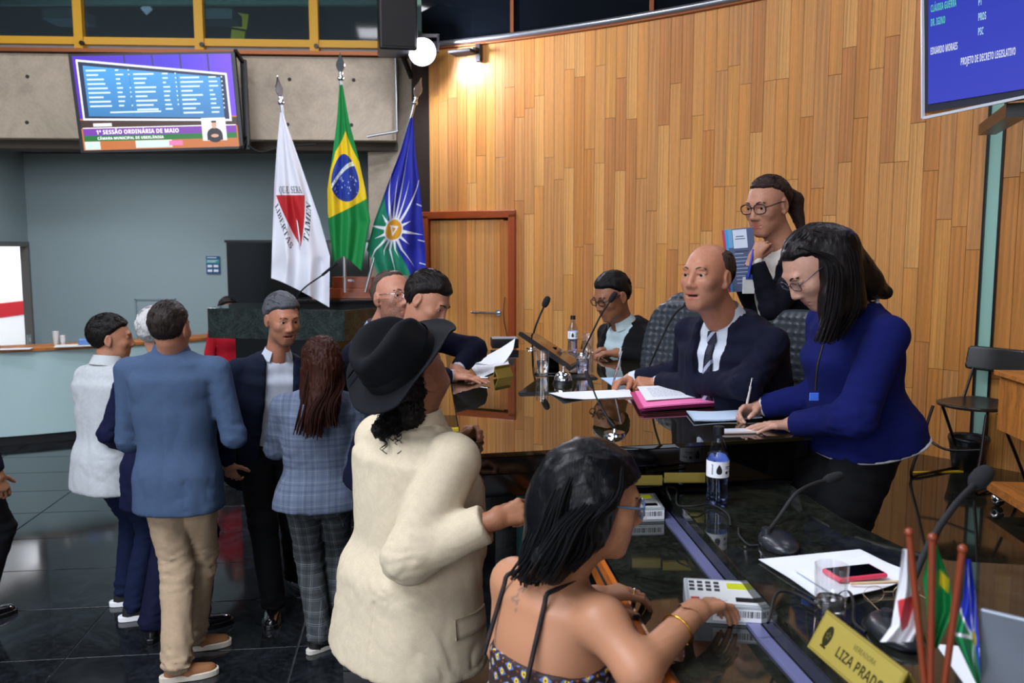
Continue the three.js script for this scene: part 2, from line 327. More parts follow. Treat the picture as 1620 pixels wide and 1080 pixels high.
// ---------------------------------------------------------------- gallery above the beam
{
  const g = structGroup('gallery_frame', 'yellow painted steel glazing frame of the upper gallery', 'frame');
  const dir = bR.clone().setY(0).sub(bL).normalize(), turn = -Math.atan2(dir.z, dir.x);
  const at2 = (u, y, off) => { // point on the glazing plane under column u
    const a = P(u, 60, 8), k = a.x / a.z; // ray in plan: x = k z
    const n = V(-dir.z, 0, dir.x), o = bL.clone().addScaledVector(n, -off * Math.sign(n.z) * 1), t = (o.x * n.x + o.z * n.z) / (k * n.x + n.z);
    return V(k * t, y, t);
  };
  part('rail', [beam(at2(-60, 4.06, 0.1), at2(600, 4.06, 0.1), 0.05, 0.07), beam(at2(-60, 5.2, 0.1), at2(600, 5.2, 0.1), 0.05, 0.07)], M.yellow, g);
  part('white_rail', beam(at2(-60, 4.0, 0.16), at2(600, 4.0, 0.16), 0.04, 0.05), std(0xb8b8bc, 0.5), g);
  for (const u of [-40, 127, 317, 498]) {
    part('mullion', beam(at2(u, 3.96, 0.1), at2(u, 5.3, 0.1), 0.085, 0.085), M.yellow, g);
    const b = at2(u + 2, 4.03, 0.05); part('bolt', new THREE.CylinderGeometry(0.022, 0.022, 0.03, 10).rotateX(Math.PI / 2).translate(b.x, b.y, b.z), M.black, g);
  }
  const us = [-40, 127, 317, 498, 606];
  for (let i = 0; i < 4; i++) {
    const a = at2(us[i], 4.62, 0.12), b = at2(us[i + 1], 4.62, 0.12);
    const w = a.distanceTo(b) - 0.09, m = part('pane', box(w, 1.1, 0.012), M.galleryGlass, g); m.position.copy(a.clone().add(b).multiplyScalar(0.5)); m.rotation.y = turn;
  }
  // the dark roof space behind the glazing
  const r = structGroup('gallery_interior', 'dark roof space behind the gallery glazing', 'room');
  part('back', uvBox(box(10, 3.2, 0.1, -3, 5.3, -13.2)), std(0x2b3438, 0.9), r);
  part('slab', uvBox(box(10, 0.1, 4.6, -3, 3.86, -11.1)), M.darkWall, r);
  part('side', uvBox(box(0.1, 3.2, 4.6, -8, 5.3, -11)), M.darkWall, r);
  part('soffit', uvBox(box(10, 0.1, 5, -3, 6.3, -11)), M.darkWall, r);
  const corr = new THREE.PlaneGeometry(10, 3.4, 220, 1).rotateX(Math.PI / 2 + 0.22); const cpz = corr.attributes.position; for (let i = 0; i < cpz.count; i++) cpz.setY(i, cpz.getY(i) + 0.025 * Math.sin(cpz.getX(i) * 42)); corr.computeVertexNormals();
  const cs = part('roof_sheet', corr.translate(-3, 5.65, -10.9), std(0x5d7268, 0.5), r);
  const tr = []; for (let k = 0; k < 7; k++) { const x = -7 + k * 1.3; tr.push(beam(V(x, 4.9, -9.4), V(x + 0.9, 5.6, -12.6), 0.06, 0.08), beam(V(x, 5.0, -10.4), V(x + 0.9, 5.3, -10.4), 0.05, 0.05), beam(V(x + 0.9, 5.3, -10.4), V(x + 1.3, 5.0, -10.4), 0.05, 0.05)); }
  tr.push(beam(V(-8, 4.95, -10.4), V(2, 4.95, -10.4), 0.07, 0.09));
  part('truss', tr, std(0x475650, 0.6), r);
  const duct = []; for (const u of [110, 345]) { const c = P(u, 28, 11.5); duct.push(box(0.5, 0.13, 0.4, c.x, c.y, c.z)); }
  part('duct', duct, std(0x59646a, 0.6), r);
  part('skylight', box(0.12, 0.12, 0.02).rotateZ(0.7).translate(...P(232, 14, 12.6).toArray()), new THREE.MeshStandardMaterial({ color: 0x888888, emissive: 0xe8f2ff, emissiveIntensity: 2.5 }), r);
  for (const [u, v, s] of [[380, 33, 0.2], [376, 59, 0.18]]) { const c = P(u, v, 12.2); const m = part('yellow_window', box(s, s, 0.03, 0, 0, 0), new THREE.MeshStandardMaterial({ color: 0x8a8020, emissive: 0xd8c818, emissiveIntensity: 2.2 }), r); m.position.copy(c); m.rotation.z = -0.16; }  // glowing squares standing in for window reflections in the gallery glass
  rectLight(4, 0.6, 0xcfe8e0, 45, [-3.5, 4.3, -9.4], [-3.5, 5.8, -11]);
}
{
  // dark glazing above the wood wall
  const g = structGroup('gallery_glazing', 'dark glazing with thin mullions above the plank wall', 'glazing');
  const pts = [], back = []; for (let l = -0.1; l < 7; l += 0.25) { const e = arcAt(l, -0.06); pts.push([e.p.x, e.p.z]); const f = arcAt(l, -0.09); back.unshift([f.p.x, f.p.z]); }
  part('pane', slab([...pts, ...back], 3.98, 5.4), phys(0x0b0f14, 0.04, { ior: 1.5 }), g);
  for (let l = 0.85; l < 6.5; l += 1.35) { const e = arcAt(l, -0.04); part('mullion', box(0.03, 1.45, 0.04, e.p.x, 4.7, e.p.z), M.copper, g); }
}
// ---------------------------------------------------------------- bodies: distance fields meshed with surface nets
function smin(a, b, k) { const h = k - Math.abs(a - b); return h > 0 ? Math.min(a, b) - h * h / (4 * k) : Math.min(a, b); }
function smax(a, b, k) { return -smin(-a, -b, k); }
const rc = (a, b, r1, r2) => { // tapered capsule
  const ax = a.x, ay = a.y, az = a.z, bx = b.x - ax, by = b.y - ay, bz = b.z - az, L = bx * bx + by * by + bz * bz || 1e-9, dr = r2 - r1;
  return (x, y, z) => { const px = x - ax, py = y - ay, pz = z - az; let t = (px * bx + py * by + pz * bz) / L; t = t < 0 ? 0 : t > 1 ? 1 : t; const qx = px - bx * t, qy = py - by * t, qz = pz - bz * t; return Math.sqrt(qx * qx + qy * qy + qz * qz) - r1 - dr * t; };
};
const ell = (c, r) => { const m = Math.min(r[0], r[1], r[2]); return (x, y, z) => { const px = (x - c[0]) / r[0], py = (y - c[1]) / r[1], pz = (z - c[2]) / r[2], k = Math.sqrt(px * px + py * py + pz * pz), gx = px / r[0], gy = py / r[1], gz = pz / r[2], g = Math.sqrt(gx * gx + gy * gy + gz * gz); return g > 1e-6 ? clamp(k * (k - 1) / g, -0.5, 5) : -m; }; };
function unite(list, k) { return (x, y, z) => { let d = 1e9; for (let i = 0; i < list.length; i++) d = smin(d, list[i](x, y, z), k); return d; }; }
function frameFn(o, X, Y, Z, f, s = 1) { // evaluate f in a frame
  return (x, y, z) => { const px = x - o.x, py = y - o.y, pz = z - o.z; return s * f((px * X.x + py * X.y + pz * X.z) / s, (px * Y.x + py * Y.y + pz * Y.z) / s, (px * Z.x + py * Z.y + pz * Z.z) / s); };
}
function loft(rows, flat = 2.4) { // rows: [y, halfWidth, halfDepth, zOffset], rising
  const n = rows.length;
  return (x, y, z) => {
    const yc = clamp(y, rows[0][0], rows[n - 1][0]); let i = 0; while (i < n - 2 && yc > rows[i + 1][0]) i++;
    let t = (yc - rows[i][0]) / (rows[i + 1][0] - rows[i][0]); t = t * t * (3 - 2 * t);
    const a = rows[i], b = rows[i + 1], w = a[1] + (b[1] - a[1]) * t, d = a[2] + (b[2] - a[2]) * t, zo = a[3] + (b[3] - a[3]) * t;
    const k = Math.pow(Math.pow(Math.abs(x) / w, flat) + Math.pow(Math.abs(z - zo) / d, flat), 1 / flat), e = (k - 1) * Math.min(w, d), dy = Math.abs(y - yc);
    return dy > 0 ? (e > 0 ? Math.sqrt(e * e + dy * dy) : Math.max(e, dy)) : e;
  };
}
function boundsOf(pts, pad) { const b = new THREE.Box3().setFromPoints(pts).expandByScalar(pad); return b; }
function netMesh(f, bb, cell) {
  const B = 6, nx = Math.ceil((bb.max.x - bb.min.x) / cell / B) * B + 1, ny = Math.ceil((bb.max.y - bb.min.y) / cell / B) * B + 1, nz = Math.ceil((bb.max.z - bb.min.z) / cell / B) * B + 1;
  const val = new Float32Array(nx * ny * nz).fill(1), x0 = bb.min.x, y0 = bb.min.y, z0 = bb.min.z, half = B * cell * 0.5, reach = half * 1.75 * 1.35, act = [];
  const id = (i, j, k) => (k * ny + j) * nx + i, done = new Uint8Array(nx * ny * nz);
  for (let k = 0; k < nz - 1; k += B) for (let j = 0; j < ny - 1; j += B) for (let i = 0; i < nx - 1; i += B) {
    const c = f(x0 + i * cell + half, y0 + j * cell + half, z0 + k * cell + half);
    if (c > reach || c < -reach) { if (c < 0) for (let c2 = k; c2 <= k + B; c2++) for (let b = j; b <= j + B; b++) for (let a = i; a <= i + B; a++) { const q = id(a, b, c2); if (!done[q]) val[q] = -1; } continue; }
    act.push(i, j, k);
    for (let c2 = k; c2 <= k + B; c2++) for (let b = j; b <= j + B; b++) for (let a = i; a <= i + B; a++) { const q = id(a, b, c2); if (!done[q]) { done[q] = 1; val[q] = f(x0 + a * cell, y0 + b * cell, z0 + c2 * cell); } }
  }
  const vid = new Map(), pos = [], idx = [];
  const vert = (i, j, k) => {
    const key = id(i, j, k); let v = vid.get(key); if (v !== undefined) return v;
    let sx = 0, sy = 0, sz = 0, n = 0; const c = [];
    for (let q = 0; q < 8; q++) c.push(val[id(i + (q & 1), j + (q >> 1 & 1), k + (q >> 2))]);
    for (const [a, b] of EDGES) if ((c[a] < 0) !== (c[b] < 0)) { const t = c[a] / (c[a] - c[b]); sx += lerp(a & 1, b & 1, t); sy += lerp(a >> 1 & 1, b >> 1 & 1, t); sz += lerp(a >> 2, b >> 2, t); n++; }
    n = n || 1; v = pos.length / 3; pos.push(x0 + (i + sx / n) * cell, y0 + (j + sy / n) * cell, z0 + (k + sz / n) * cell); vid.set(key, v); return v;
  };
  const seen = new Set();
  for (let q = 0; q < act.length; q += 3) for (let k = act[q + 2]; k < act[q + 2] + B; k++) for (let j = act[q + 1]; j < act[q + 1] + B; j++) for (let i = act[q]; i < act[q] + B; i++) {
    const a = val[id(i, j, k)] < 0;
    if (j > 0 && k > 0 && a !== (val[id(i + 1, j, k)] < 0)) quad(a, vert(i, j - 1, k - 1), vert(i, j, k - 1), vert(i, j, k), vert(i, j - 1, k));
    if (i > 0 && k > 0 && a !== (val[id(i, j + 1, k)] < 0)) quad(a, vert(i - 1, j, k - 1), vert(i - 1, j, k), vert(i, j, k), vert(i, j, k - 1));
    if (i > 0 && j > 0 && a !== (val[id(i, j, k + 1)] < 0)) quad(a, vert(i - 1, j - 1, k), vert(i, j - 1, k), vert(i, j, k), vert(i - 1, j, k));
  }
  function quad(flip, a, b, c, d) { if (flip) idx.push(a, b, c, a, c, d); else idx.push(a, c, b, a, d, c); }
  const g = new THREE.BufferGeometry(); g.setAttribute('position', new THREE.Float32BufferAttribute(pos, 3)); g.setIndex(idx); g.computeVertexNormals(); return g;
}
const EDGES = [[0, 1], [2, 3], [4, 5], [6, 7], [0, 2], [1, 3], [4, 6], [5, 7], [0, 4], [1, 5], [2, 6], [3, 7]];
function paint(g, fn) { // own colour of each point (linear)
  const p = g.attributes.position, c = new Float32Array(p.count * 3), v = V();
  for (let i = 0; i < p.count; i++) { const k = fn(v.fromBufferAttribute(p, i)); c[i * 3] = k.r; c[i * 3 + 1] = k.g; c[i * 3 + 2] = k.b; }
  g.setAttribute('color', new THREE.BufferAttribute(c, 3)); return g;
}
const col = h => new THREE.Color(h);
function folds(x, y, z, amp, seed) { const w = noise3(x * 2.5 + seed, y * 2.5, z * 2.5), a = noise3((x + 0.06 * w) * 5 + seed, (y + 0.15 * w) * 2.4, z * 5), b = noise3(x * 7 + seed * 3, (y + 0.14 * w + 0.35 * x) * 11, z * 7 + seed), m = 0.25 + sstep(-0.2, 0.7, w); return amp * (0.12 - 0.5 * Math.abs(a) - 0.8 * m * Math.min(0.5, Math.abs(b))); }

// ---- head -------------------------------------------------------------------------------------------
function headField(o, neckLocal) {
  const w = o.wide || 1, jaw = o.jaw || 1, nose = o.nose || 1;
  const cran = ell([0, 0.035, -0.018], [0.075 * w, 0.086, 0.097]), face = ell([0, -0.02, 0.028], [0.062 * w, 0.088, 0.066]);
  const jw = ell([0, -0.066, 0.026], [0.052 * w * jaw, 0.044, 0.056]), chin = rc(V(-0.012 * jaw, -0.096, 0.064), V(0.012 * jaw, -0.096, 0.064), 0.017 * jaw, 0.017 * jaw);
  const ck = [1, -1].map(s => ell([s * 0.041 * w, -0.018, 0.058], [0.022, 0.02, 0.022])), brow = rc(V(-0.032, 0.032, 0.079), V(0.032, 0.032, 0.079), 0.0105, 0.0105);
  const sock = [1, -1].map(s => ell([s * 0.032, 0.011, 0.1], [0.021, 0.014, 0.022]));
  const nz = rc(V(0, 0.022, 0.086), V(0, -0.023, 0.103 * (0.94 + 0.06 * nose)), 0.008, 0.0118 * nose), ns = [1, -1].map(s => ell([s * 0.0115 * nose, -0.029, 0.093], [0.0095, 0.008, 0.011]));
  const ul = rc(V(-0.02, -0.057, 0.078), V(0.02, -0.057, 0.078), 0.0052, 0.0052), ul2 = ell([0, -0.0565, 0.085], [0.016, 0.0045, 0.005]), ll = rc(V(-0.014, -0.0675, 0.081), V(0.014, -0.0675, 0.081), 0.0056, 0.0056);
  const gap = rc(V(-0.023, -0.0622, 0.086), V(0.023, -0.0622, 0.086), o.open ? 0.005 : 0.0016, o.open ? 0.005 : 0.0016);
  const lid = [1, -1].map(s => rc(V(s * 0.02, 0.0175, 0.0843), V(s * 0.044, 0.0158, 0.0768), 0.0058, 0.005)), lid2 = [1, -1].map(s => rc(V(s * 0.021, 0.0022, 0.0822), V(s * 0.042, 0.0036, 0.0765), 0.0046, 0.0042));
  const ear = [1, -1].map(s => ell([s * 0.078 * w, 0.0, -0.014], [0.0085, 0.031, 0.0185])), earIn = [1, -1].map(s => ell([s * 0.087 * w, 0.004, -0.009], [0.006, 0.02, 0.01])), lobe = [1, -1].map(s => ell([s * 0.075 * w, -0.027, -0.006], [0.007, 0.01, 0.009]));
  const nk = rc(V(0, -0.05, -0.022), neckLocal, 0.05 * (o.neck || 1), 0.058 * (o.neck || 1)), nk2 = rc(V(0, -0.085, 0.012), neckLocal, 0.028, 0.05 * (o.neck || 1));
  return (x, y, z) => {
    let d = smin(cran(x, y, z), face(x, y, z), 0.035); d = smin(d, jw(x, y, z), 0.03); d = smin(d, chin(x, y, z), 0.022);
    if (d < 0.06) {
      d = smin(d, ck[0](x, y, z), 0.02); d = smin(d, ck[1](x, y, z), 0.02); d = smin(d, brow(x, y, z), 0.016);
      d = smax(d, -sock[0](x, y, z), 0.012); d = smax(d, -sock[1](x, y, z), 0.012);
      for (let i = 0; i < 2; i++) { d = smin(d, lid[i](x, y, z), 0.005); d = smin(d, lid2[i](x, y, z), 0.005); }
      let n = nz(x, y, z); n = smin(n, ns[0](x, y, z), 0.009); n = smin(n, ns[1](x, y, z), 0.009); d = smin(d, n, 0.011);
      d = smin(d, ul(x, y, z), 0.008); d = smin(d, ul2(x, y, z), 0.005); d = smin(d, ll(x, y, z), 0.008); d = smax(d, -gap(x, y, z), 0.004);
      for (let i = 0; i < 2; i++) { let e = smax(ear[i](x, y, z), -earIn[i](x, y, z), 0.006); e = smin(e, lobe[i](x, y, z), 0.008); d = smin(d, e, 0.008); }
    }
    return smin(smin(d, nk(x, y, z), 0.03), nk2(x, y, z), 0.03);
  };
}
function hairField(o) { // hair over the skull, thinning out towards the hairline
  const w = o.wide || 1, t = o.thick || 0.012, cran = ell([0, 0.036 + (o.top || 0) * 0.5, -0.0185], [0.075 * w, 0.0865 + (o.top || 0), 0.0975]);
  const line = o.line || [[-0.12, -0.05], [-0.07, -0.045], [-0.03, -0.022], [-0.012, 0.006], [0.03, 0.026], [0.055, 0.05], [0.075, 0.078], [0.1, 0.12], [0.3, 0.3]];
  const ears = [1, -1].map(s => ell([s * 0.082 * w, -0.006, -0.01], [0.026, 0.034, 0.024]));
  const low = o.low === undefined ? -0.075 : o.low, sd = o.seed || 1, soft = o.soft || 0.03, fr = o.rough === undefined ? 0.003 : o.rough;
  return (x, y, z) => {
    let d = cran(x, y, z); if (d > 0.06) return d - 0.03;
    let i = 0; while (i < line.length - 2 && y > line[i + 1][0]) i++;
    const zm = lerp(line[i][1], line[i + 1][1], clamp((y - line[i][0]) / (line[i + 1][0] - line[i][0]), 0, 1)) + 0.004 * noise3(x * 60, y * 60, sd) - (y > 0.02 ? 0.018 * sstep(0.028, 0.055, Math.abs(x)) : 0);
    let e = Math.min(zm - z, (y - low) * 0.9); if (o.baldAbove !== undefined) e = Math.min(e, o.baldAbove + (o.baldTilt || 0) * z - y);
    const k = sstep(-0.003, soft, e);
    d += 0.005 - (0.005 + t) * k; if (k > 0) d += k * (fr * (noise3(x * 110 + sd, y * 26, z * 40) + 0.6 * noise3(x * 240, y * 60, z * 90 + sd)) + 0.0025 * noise3(x * 20 + sd, y * 20, z * 20));
    if (e < -0.03) d = Math.max(d, 0.01);
    for (const q of ears) d = smax(d, -q(x, y, z), 0.005);
    return d;
  };
}
// ---- hand -------------------------------------------------------------------------------------------
const HANDS = {
  relaxed: { c: [[20, 28, 18], [24, 32, 20], [28, 36, 22], [32, 38, 22]], th: [0.55, 0.7, 0.35] },
  flat: { c: [[6, 10, 6], [5, 9, 6], [7, 10, 6], [9, 12, 6]], th: [0.65, 0.75, 0.1] },
  rest: { c: [[24, 34, 18], [26, 38, 20], [28, 40, 20], [30, 40, 20]], th: [0.7, 0.55, 0.4] },
  pen: { c: [[38, 48, 22], [46, 62, 30], [56, 70, 34], [62, 72, 34]], th: [0.8, 0.3, 0.75] },
  fist: { c: [[62, 80, 45], [66, 84, 45], [70, 86, 45], [72, 86, 45]], th: [0.75, 0.3, 0.8] },
  point: { c: [[6, 30, 20], [30, 34, 20], [34, 40, 24], [38, 44, 24]], th: [0.6, 0.55, 0.55] },
  pinch: { c: [[35, 55, 30], [50, 70, 40], [60, 75, 40], [64, 76, 40]], th: [0.95, 0.35, 0.35] },
  press: { c: [[28, 26, 14], [30, 32, 18], [26, 34, 18], [20, 32, 18]], th: [0.55, 0.75, 0.55] },
};
function handField(W, D, N, side, pose, s) { // W wrist, D along the fingers, N where the palm faces
  const T = (side === 'R' ? D.clone().cross(N) : N.clone().cross(D)).normalize(), at = (a, b, c) => W.clone().addScaledVector(D, a * s).addScaledVector(T, b * s).addScaledVector(N, c * s);
  const H = HANDS[pose], chains = [], tips = [];
  const len = [[0.04, 0.025, 0.021], [0.044, 0.029, 0.022], [0.041, 0.027, 0.022], [0.032, 0.02, 0.019]], off = [0.029, 0.0095, -0.0105, -0.029], fwd = [0.086, 0.089, 0.085, 0.077], rad = [0.0088, 0.009, 0.0086, 0.0076];
  for (let f = 0; f < 4; f++) {
    let p = at(fwd[f], off[f], 0), ang = 0; const segs = [], sp0 = (1.5 - f) * 0.05;
    const base = D.clone().addScaledVector(T, sp0).normalize();
    for (let k = 0; k < 3; k++) {
      ang += H.c[f][k] * Math.PI / 180; const dir = base.clone().multiplyScalar(Math.cos(ang)).addScaledVector(N, Math.sin(ang)), q = p.clone().addScaledVector(dir, len[f][k] * s);
      segs.push(rc(p, q, rad[f] * s * (1 - 0.08 * k), rad[f] * s * (0.94 - 0.1 * k))); if (k === 2) tips.push({ p: q.clone(), back: N.clone().multiplyScalar(-Math.cos(ang)).addScaledVector(base, Math.sin(ang)) }); p = q;
    }
    chains.push(unite(segs, 0.004 * s));
  }
  const [a, b, c] = H.th, t0 = at(0.018, 0.022, 0.004), td = D.clone().multiplyScalar(a).addScaledVector(T, b).addScaledVector(N, c).normalize(), t1 = t0.clone().addScaledVector(td, 0.042 * s), td2 = td.clone().addScaledVector(D, 0.35).normalize(), t2 = t1.clone().addScaledVector(td2, 0.032 * s), t3 = t2.clone().addScaledVector(td2.clone().addScaledVector(N, -0.1).normalize(), 0.023 * s);
  const thumb = unite([rc(t0, t1, 0.016 * s, 0.0118 * s), rc(t1, t2, 0.0115 * s, 0.0105 * s), rc(t2, t3, 0.0105 * s, 0.0082 * s)], 0.006 * s); tips.push({ p: t3, back: T.clone() });
  const palm = unite([rc(at(0.015, 0.012, 0), at(0.08, 0.024, 0), 0.0145 * s, 0.0125 * s), rc(at(0.015, 0, 0), at(0.085, 0.006, 0), 0.016 * s, 0.0125 * s), rc(at(0.015, -0.012, 0), at(0.078, -0.013, 0), 0.015 * s, 0.012 * s), rc(at(0.015, -0.014, 0), at(0.07, -0.027, 0), 0.013 * s, 0.011 * s), rc(at(-0.06, 0, 0), at(0.012, 0, 0), 0.026 * s, 0.021 * s)], 0.014 * s);
  return { f: (x, y, z) => { let d = Math.min(chains[0](x, y, z), chains[1](x, y, z), chains[2](x, y, z), chains[3](x, y, z)); d = smin(d, palm(x, y, z), 0.009 * s); return smin(d, thumb(x, y, z), 0.008 * s); }, tips, at, T };
}
// ---- skeleton ---------------------------------------------------------------------------------------
function bend(a, c, l1, l2, pole) { // the elbow or knee between a and c
  const d = c.clone().sub(a); let L = d.length(); const k = L > (l1 + l2) * 0.995 ? L / ((l1 + l2) * 0.995) : 1; l1 *= k; l2 *= k; d.normalize();
  const x = (l1 * l1 - l2 * l2 + L * L) / (2 * L), h = Math.sqrt(Math.max(0, l1 * l1 - x * x)), q = pole.clone().addScaledVector(d, -pole.dot(d)).normalize();
  return a.clone().addScaledVector(d, x).addScaledVector(q, h);
}
function skeleton(o) {
  const H = o.H, base = o.base.clone(), F0 = yawDir(o.yaw), L0 = V(F0.z, 0, -F0.x), S = { H, base, F0, L0, sex: o.sex || 'm' };
  S.hip = o.hip ? o.hip.clone() : base.clone().add(V(0, 0.525 * H, 0));
  S.neck = o.neck ? o.neck.clone() : S.hip.clone().add(V(0, 0.3 * H * Math.cos(o.lean || 0), 0)).addScaledVector(F0, 0.3 * H * Math.sin(o.lean || 0));
  S.U = S.neck.clone().sub(S.hip).normalize(); S.T = S.neck.distanceTo(S.hip);
  S.L = L0.clone().addScaledVector(S.U, -L0.dot(S.U)).normalize(); S.F = S.L.clone().cross(S.U).normalize();
  const sh = (o.shoulder || (S.sex === 'm' ? 0.112 : 0.1)) * H, yS = o.shoulderTwist ? yawDir(o.yaw + o.shoulderTwist) : null, SL = yS ? V(yS.z, 0, -yS.x) : S.L; S.SL = SL;
  for (const [k, s] of [['L', 1], ['R', -1]]) {
    const A = o['arm' + k] || {}, raise = A.raise || 0;
    const p = S['sh' + k] = S.neck.clone().addScaledVector(SL, s * sh).addScaledVector(S.U, -0.042 * H + raise).addScaledVector(S.F, A.fwd || 0);
    const l1 = 0.168 * H, l2 = 0.148 * H;
    const w = S['wr' + k] = A.wrist ? A.wrist.clone() : p.clone().add(V(0, -0.308 * H, 0)).addScaledVector(S.F, 0.05).addScaledVector(SL, s * 0.07);
    S['el' + k] = A.elbow ? A.elbow.clone() : bend(p, w, l1, l2, A.pole || S.F.clone().multiplyScalar(-1).addScaledVector(SL, s * 0.6).add(V(0, -0.4, 0)));
    const hp = S['hp' + k] = S.hip.clone().addScaledVector(S.L, s * 0.05 * H).add(V(0, -0.015 * H, 0));
    const G = o['leg' + k] || {};
    const an = S['an' + k] = G.ankle ? G.ankle.clone() : base.clone().add(V(0, 0.05 * H, 0)).addScaledVector(L0, s * 0.06 * H).addScaledVector(F0, -0.01);
    S['kn' + k] = G.knee ? G.knee.clone() : bend(hp, an, 0.245 * H, 0.245 * H, G.pole || F0);
    S['toe' + k] = yawDir(G.toe === undefined ? o.yaw + s * 10 : G.toe);
  }
  S.head = o.head ? o.head.clone() : S.neck.clone().addScaledVector(S.U, 0.083 * H).addScaledVector(F0, 0.018 * H);
  S.hs = (o.headScale || 1) * (1.02 + 0.03 * H / 1.7);
  const e = new THREE.Euler(-(o.headPitch || 0) * Math.PI / 180, (o.headYaw === undefined ? o.yaw : o.headYaw) * Math.PI / 180, (o.headRoll || 0) * Math.PI / 180, 'YXZ'), q = new THREE.Quaternion().setFromEuler(e);
  S.hx = V(1, 0, 0).applyQuaternion(q); S.hy = V(0, 1, 0).applyQuaternion(q); S.hz = V(0, 0, 1).applyQuaternion(q);
  S.toHead = p => { const d = p.clone().sub(S.head); return V(d.dot(S.hx), d.dot(S.hy), d.dot(S.hz)).divideScalar(S.hs); };
  S.fromHead = (x, y, z) => S.head.clone().addScaledVector(S.hx, x * S.hs).addScaledVector(S.hy, y * S.hs).addScaledVector(S.hz, z * S.hs);
  S.tor = (x, y, z) => S.hip.clone().addScaledVector(S.L, x).addScaledVector(S.U, y).addScaledVector(S.F, z);
  S.torFn = f => frameFn(S.hip, S.L, S.U, S.F, f);
  S.headFn = f => frameFn(S.head, S.hx, S.hy, S.hz, f, S.hs);
  return S;
}
const torsoRows = (S, o) => {
  const T = S.T, b = o.bulk || 1, k = S.H / 1.75, y = o.belly || 0;
  return S.sex === 'm'
    ? [[-0.3 * T, 0.172, 0.12, -0.012], [0, 0.172, 0.122, -0.012], [0.28 * T, 0.158, 0.112 + y, 0.004 + y * 0.8], [0.58 * T, 0.172, 0.122 + y * 0.4, 0.006 + y * 0.4], [0.8 * T, 0.178, 0.112, -0.006], [0.92 * T, 0.12, 0.082, -0.014], [1.0 * T, 0.07, 0.068, -0.012]].map(r => [r[0], r[1] * b * k, r[2] * b * k, r[3] * k])
    : [[-0.3 * T, 0.178, 0.124, -0.014], [-0.05 * T, 0.178, 0.126, -0.016], [0.3 * T, 0.136, 0.1 + y, 0.0 + y * 0.7], [0.6 * T, 0.152, 0.125 + y * 0.5, 0.014 + y * 0.4], [0.8 * T, 0.152, 0.1, -0.004], [0.92 * T, 0.105, 0.074, -0.012], [1.0 * T, 0.056, 0.056, -0.008]].map(r => [r[0], r[1] * b * k, r[2] * b * k, r[3] * k]);
};
const grow = (rows, g, gz = g) => rows.map(r => [r[0], r[1] + g, r[2] + gz, r[3]]);
// a jacket, shirt or sweater as one closed surface round the body
function upper(S, o, g) {
  const T = S.T, k = S.H / 1.75 * (o.limb || 1), rows = grow(torsoRows(S, o), g.loose), hem = g.hem === undefined ? -0.1 : g.hem;
  if (g.skirt) { rows[0][0] = hem - 0.02; rows[0][1] += g.skirt; rows[0][2] += g.skirt; rows[1][1] += g.skirt * 0.5; rows[1][2] += g.skirt * 0.5; } else rows[0][0] = Math.min(rows[0][0], hem - 0.02);
  const body = S.torFn(loft(rows)), prims = [], r0 = g.sleeve || 1, cut = g.cuff === undefined ? 0.03 : g.cuff;
  for (const s of ['L', 'R']) {
    const sh = S['sh' + s], el = S['el' + s], wr = S['wr' + s], w = el.clone().sub(wr).normalize(), end = wr.clone().addScaledVector(w, cut);
    prims.push(rc(sh, el, (0.061 * k) * r0, (0.052 * k) * r0), rc(el, end, (0.051 * k) * r0, (0.04 * k) * r0 * (g.cuffWide || 1)));
    prims.push(rc(S.neck.clone().addScaledVector(S.U, -0.022 * S.H).addScaledVector(S.F, -0.012), sh, 0.058 * k * (g.pad || 1), 0.056 * k * (g.pad || 1)));
    // cuff plane
    const cpn = end.clone().addScaledVector(w, -0.004);
    S['cuff' + s] = { p: cpn, n: w.clone().negate() };
  }
  const arms = [unite(prims.slice(0, 2), 0.03), unite(prims.slice(3, 5), 0.03)], pads = [prims[2], prims[5]];
  const neckHole = rc(S.neck.clone().addScaledVector(S.U, -(g.holeDown === undefined ? 0.07 : g.holeDown)), S.neck.clone().addScaledVector(S.U, 0.3), g.hole || 0.06, (g.hole || 0.06) * 1.1), sd = g.seed || 1, amp = (g.fold === undefined ? 0.006 : g.fold) * 1.7;
  const E = [S.elL, S.elR];
  const cuffs = ['L', 'R'].map(s => S['cuff' + s]);
  const wrs = [S.wrL, S.wrR];
  return (x, y, z) => {
    let d = body(x, y, z), px = x - S.hip.x, py = y - S.hip.y, pz = z - S.hip.z;
    const lx = px * S.L.x + py * S.L.y + pz * S.L.z, ly = px * S.U.x + py * S.U.y + pz * S.U.z, lz = px * S.F.x + py * S.F.y + pz * S.F.z;
    d = smin(d, pads[0](x, y, z), 0.05); d = smin(d, pads[1](x, y, z), 0.05);
    const fo = amp && d < 0.25 ? folds(x, y, z, amp, sd) : 0;
    d += fo; if (g.detail) d = g.detail(d, lx, ly, lz);
    d = smax(d, hem + (g.hemSlope || 0) * lz + (g.hemCurve || 0) * Math.abs(lx) - ly, 0.008);
    if (g.front) d = g.front(d, lx, ly, lz);
    d = smax(d, -neckHole(x, y, z), 0.006);
    for (let i = 0; i < 2; i++) {
      let a = arms[i](x, y, z);
      if (a < 0.05) { const e = E[i], q = (x - e.x) ** 2 + (y - e.y) ** 2 + (z - e.z) ** 2, near = Math.exp(-q / 0.014), b = noise3(x * 7 + sd, y * 20, z * 7); if (amp) a += fo + amp * 1.5 * (0.1 - Math.min(0.5, Math.abs(b))) * near;
        const c = cuffs[i], t = (x - c.p.x) * c.n.x + (y - c.p.y) * c.n.y + (z - c.p.z) * c.n.z, w = wrs[i]; if ((x - w.x) ** 2 + (y - w.y) ** 2 + (z - w.z) ** 2 < 0.014) a = smax(a, t, 0.006); }
      d = smin(d, a, g.armBlend || 0.009);
    }
    return d;
  };
}
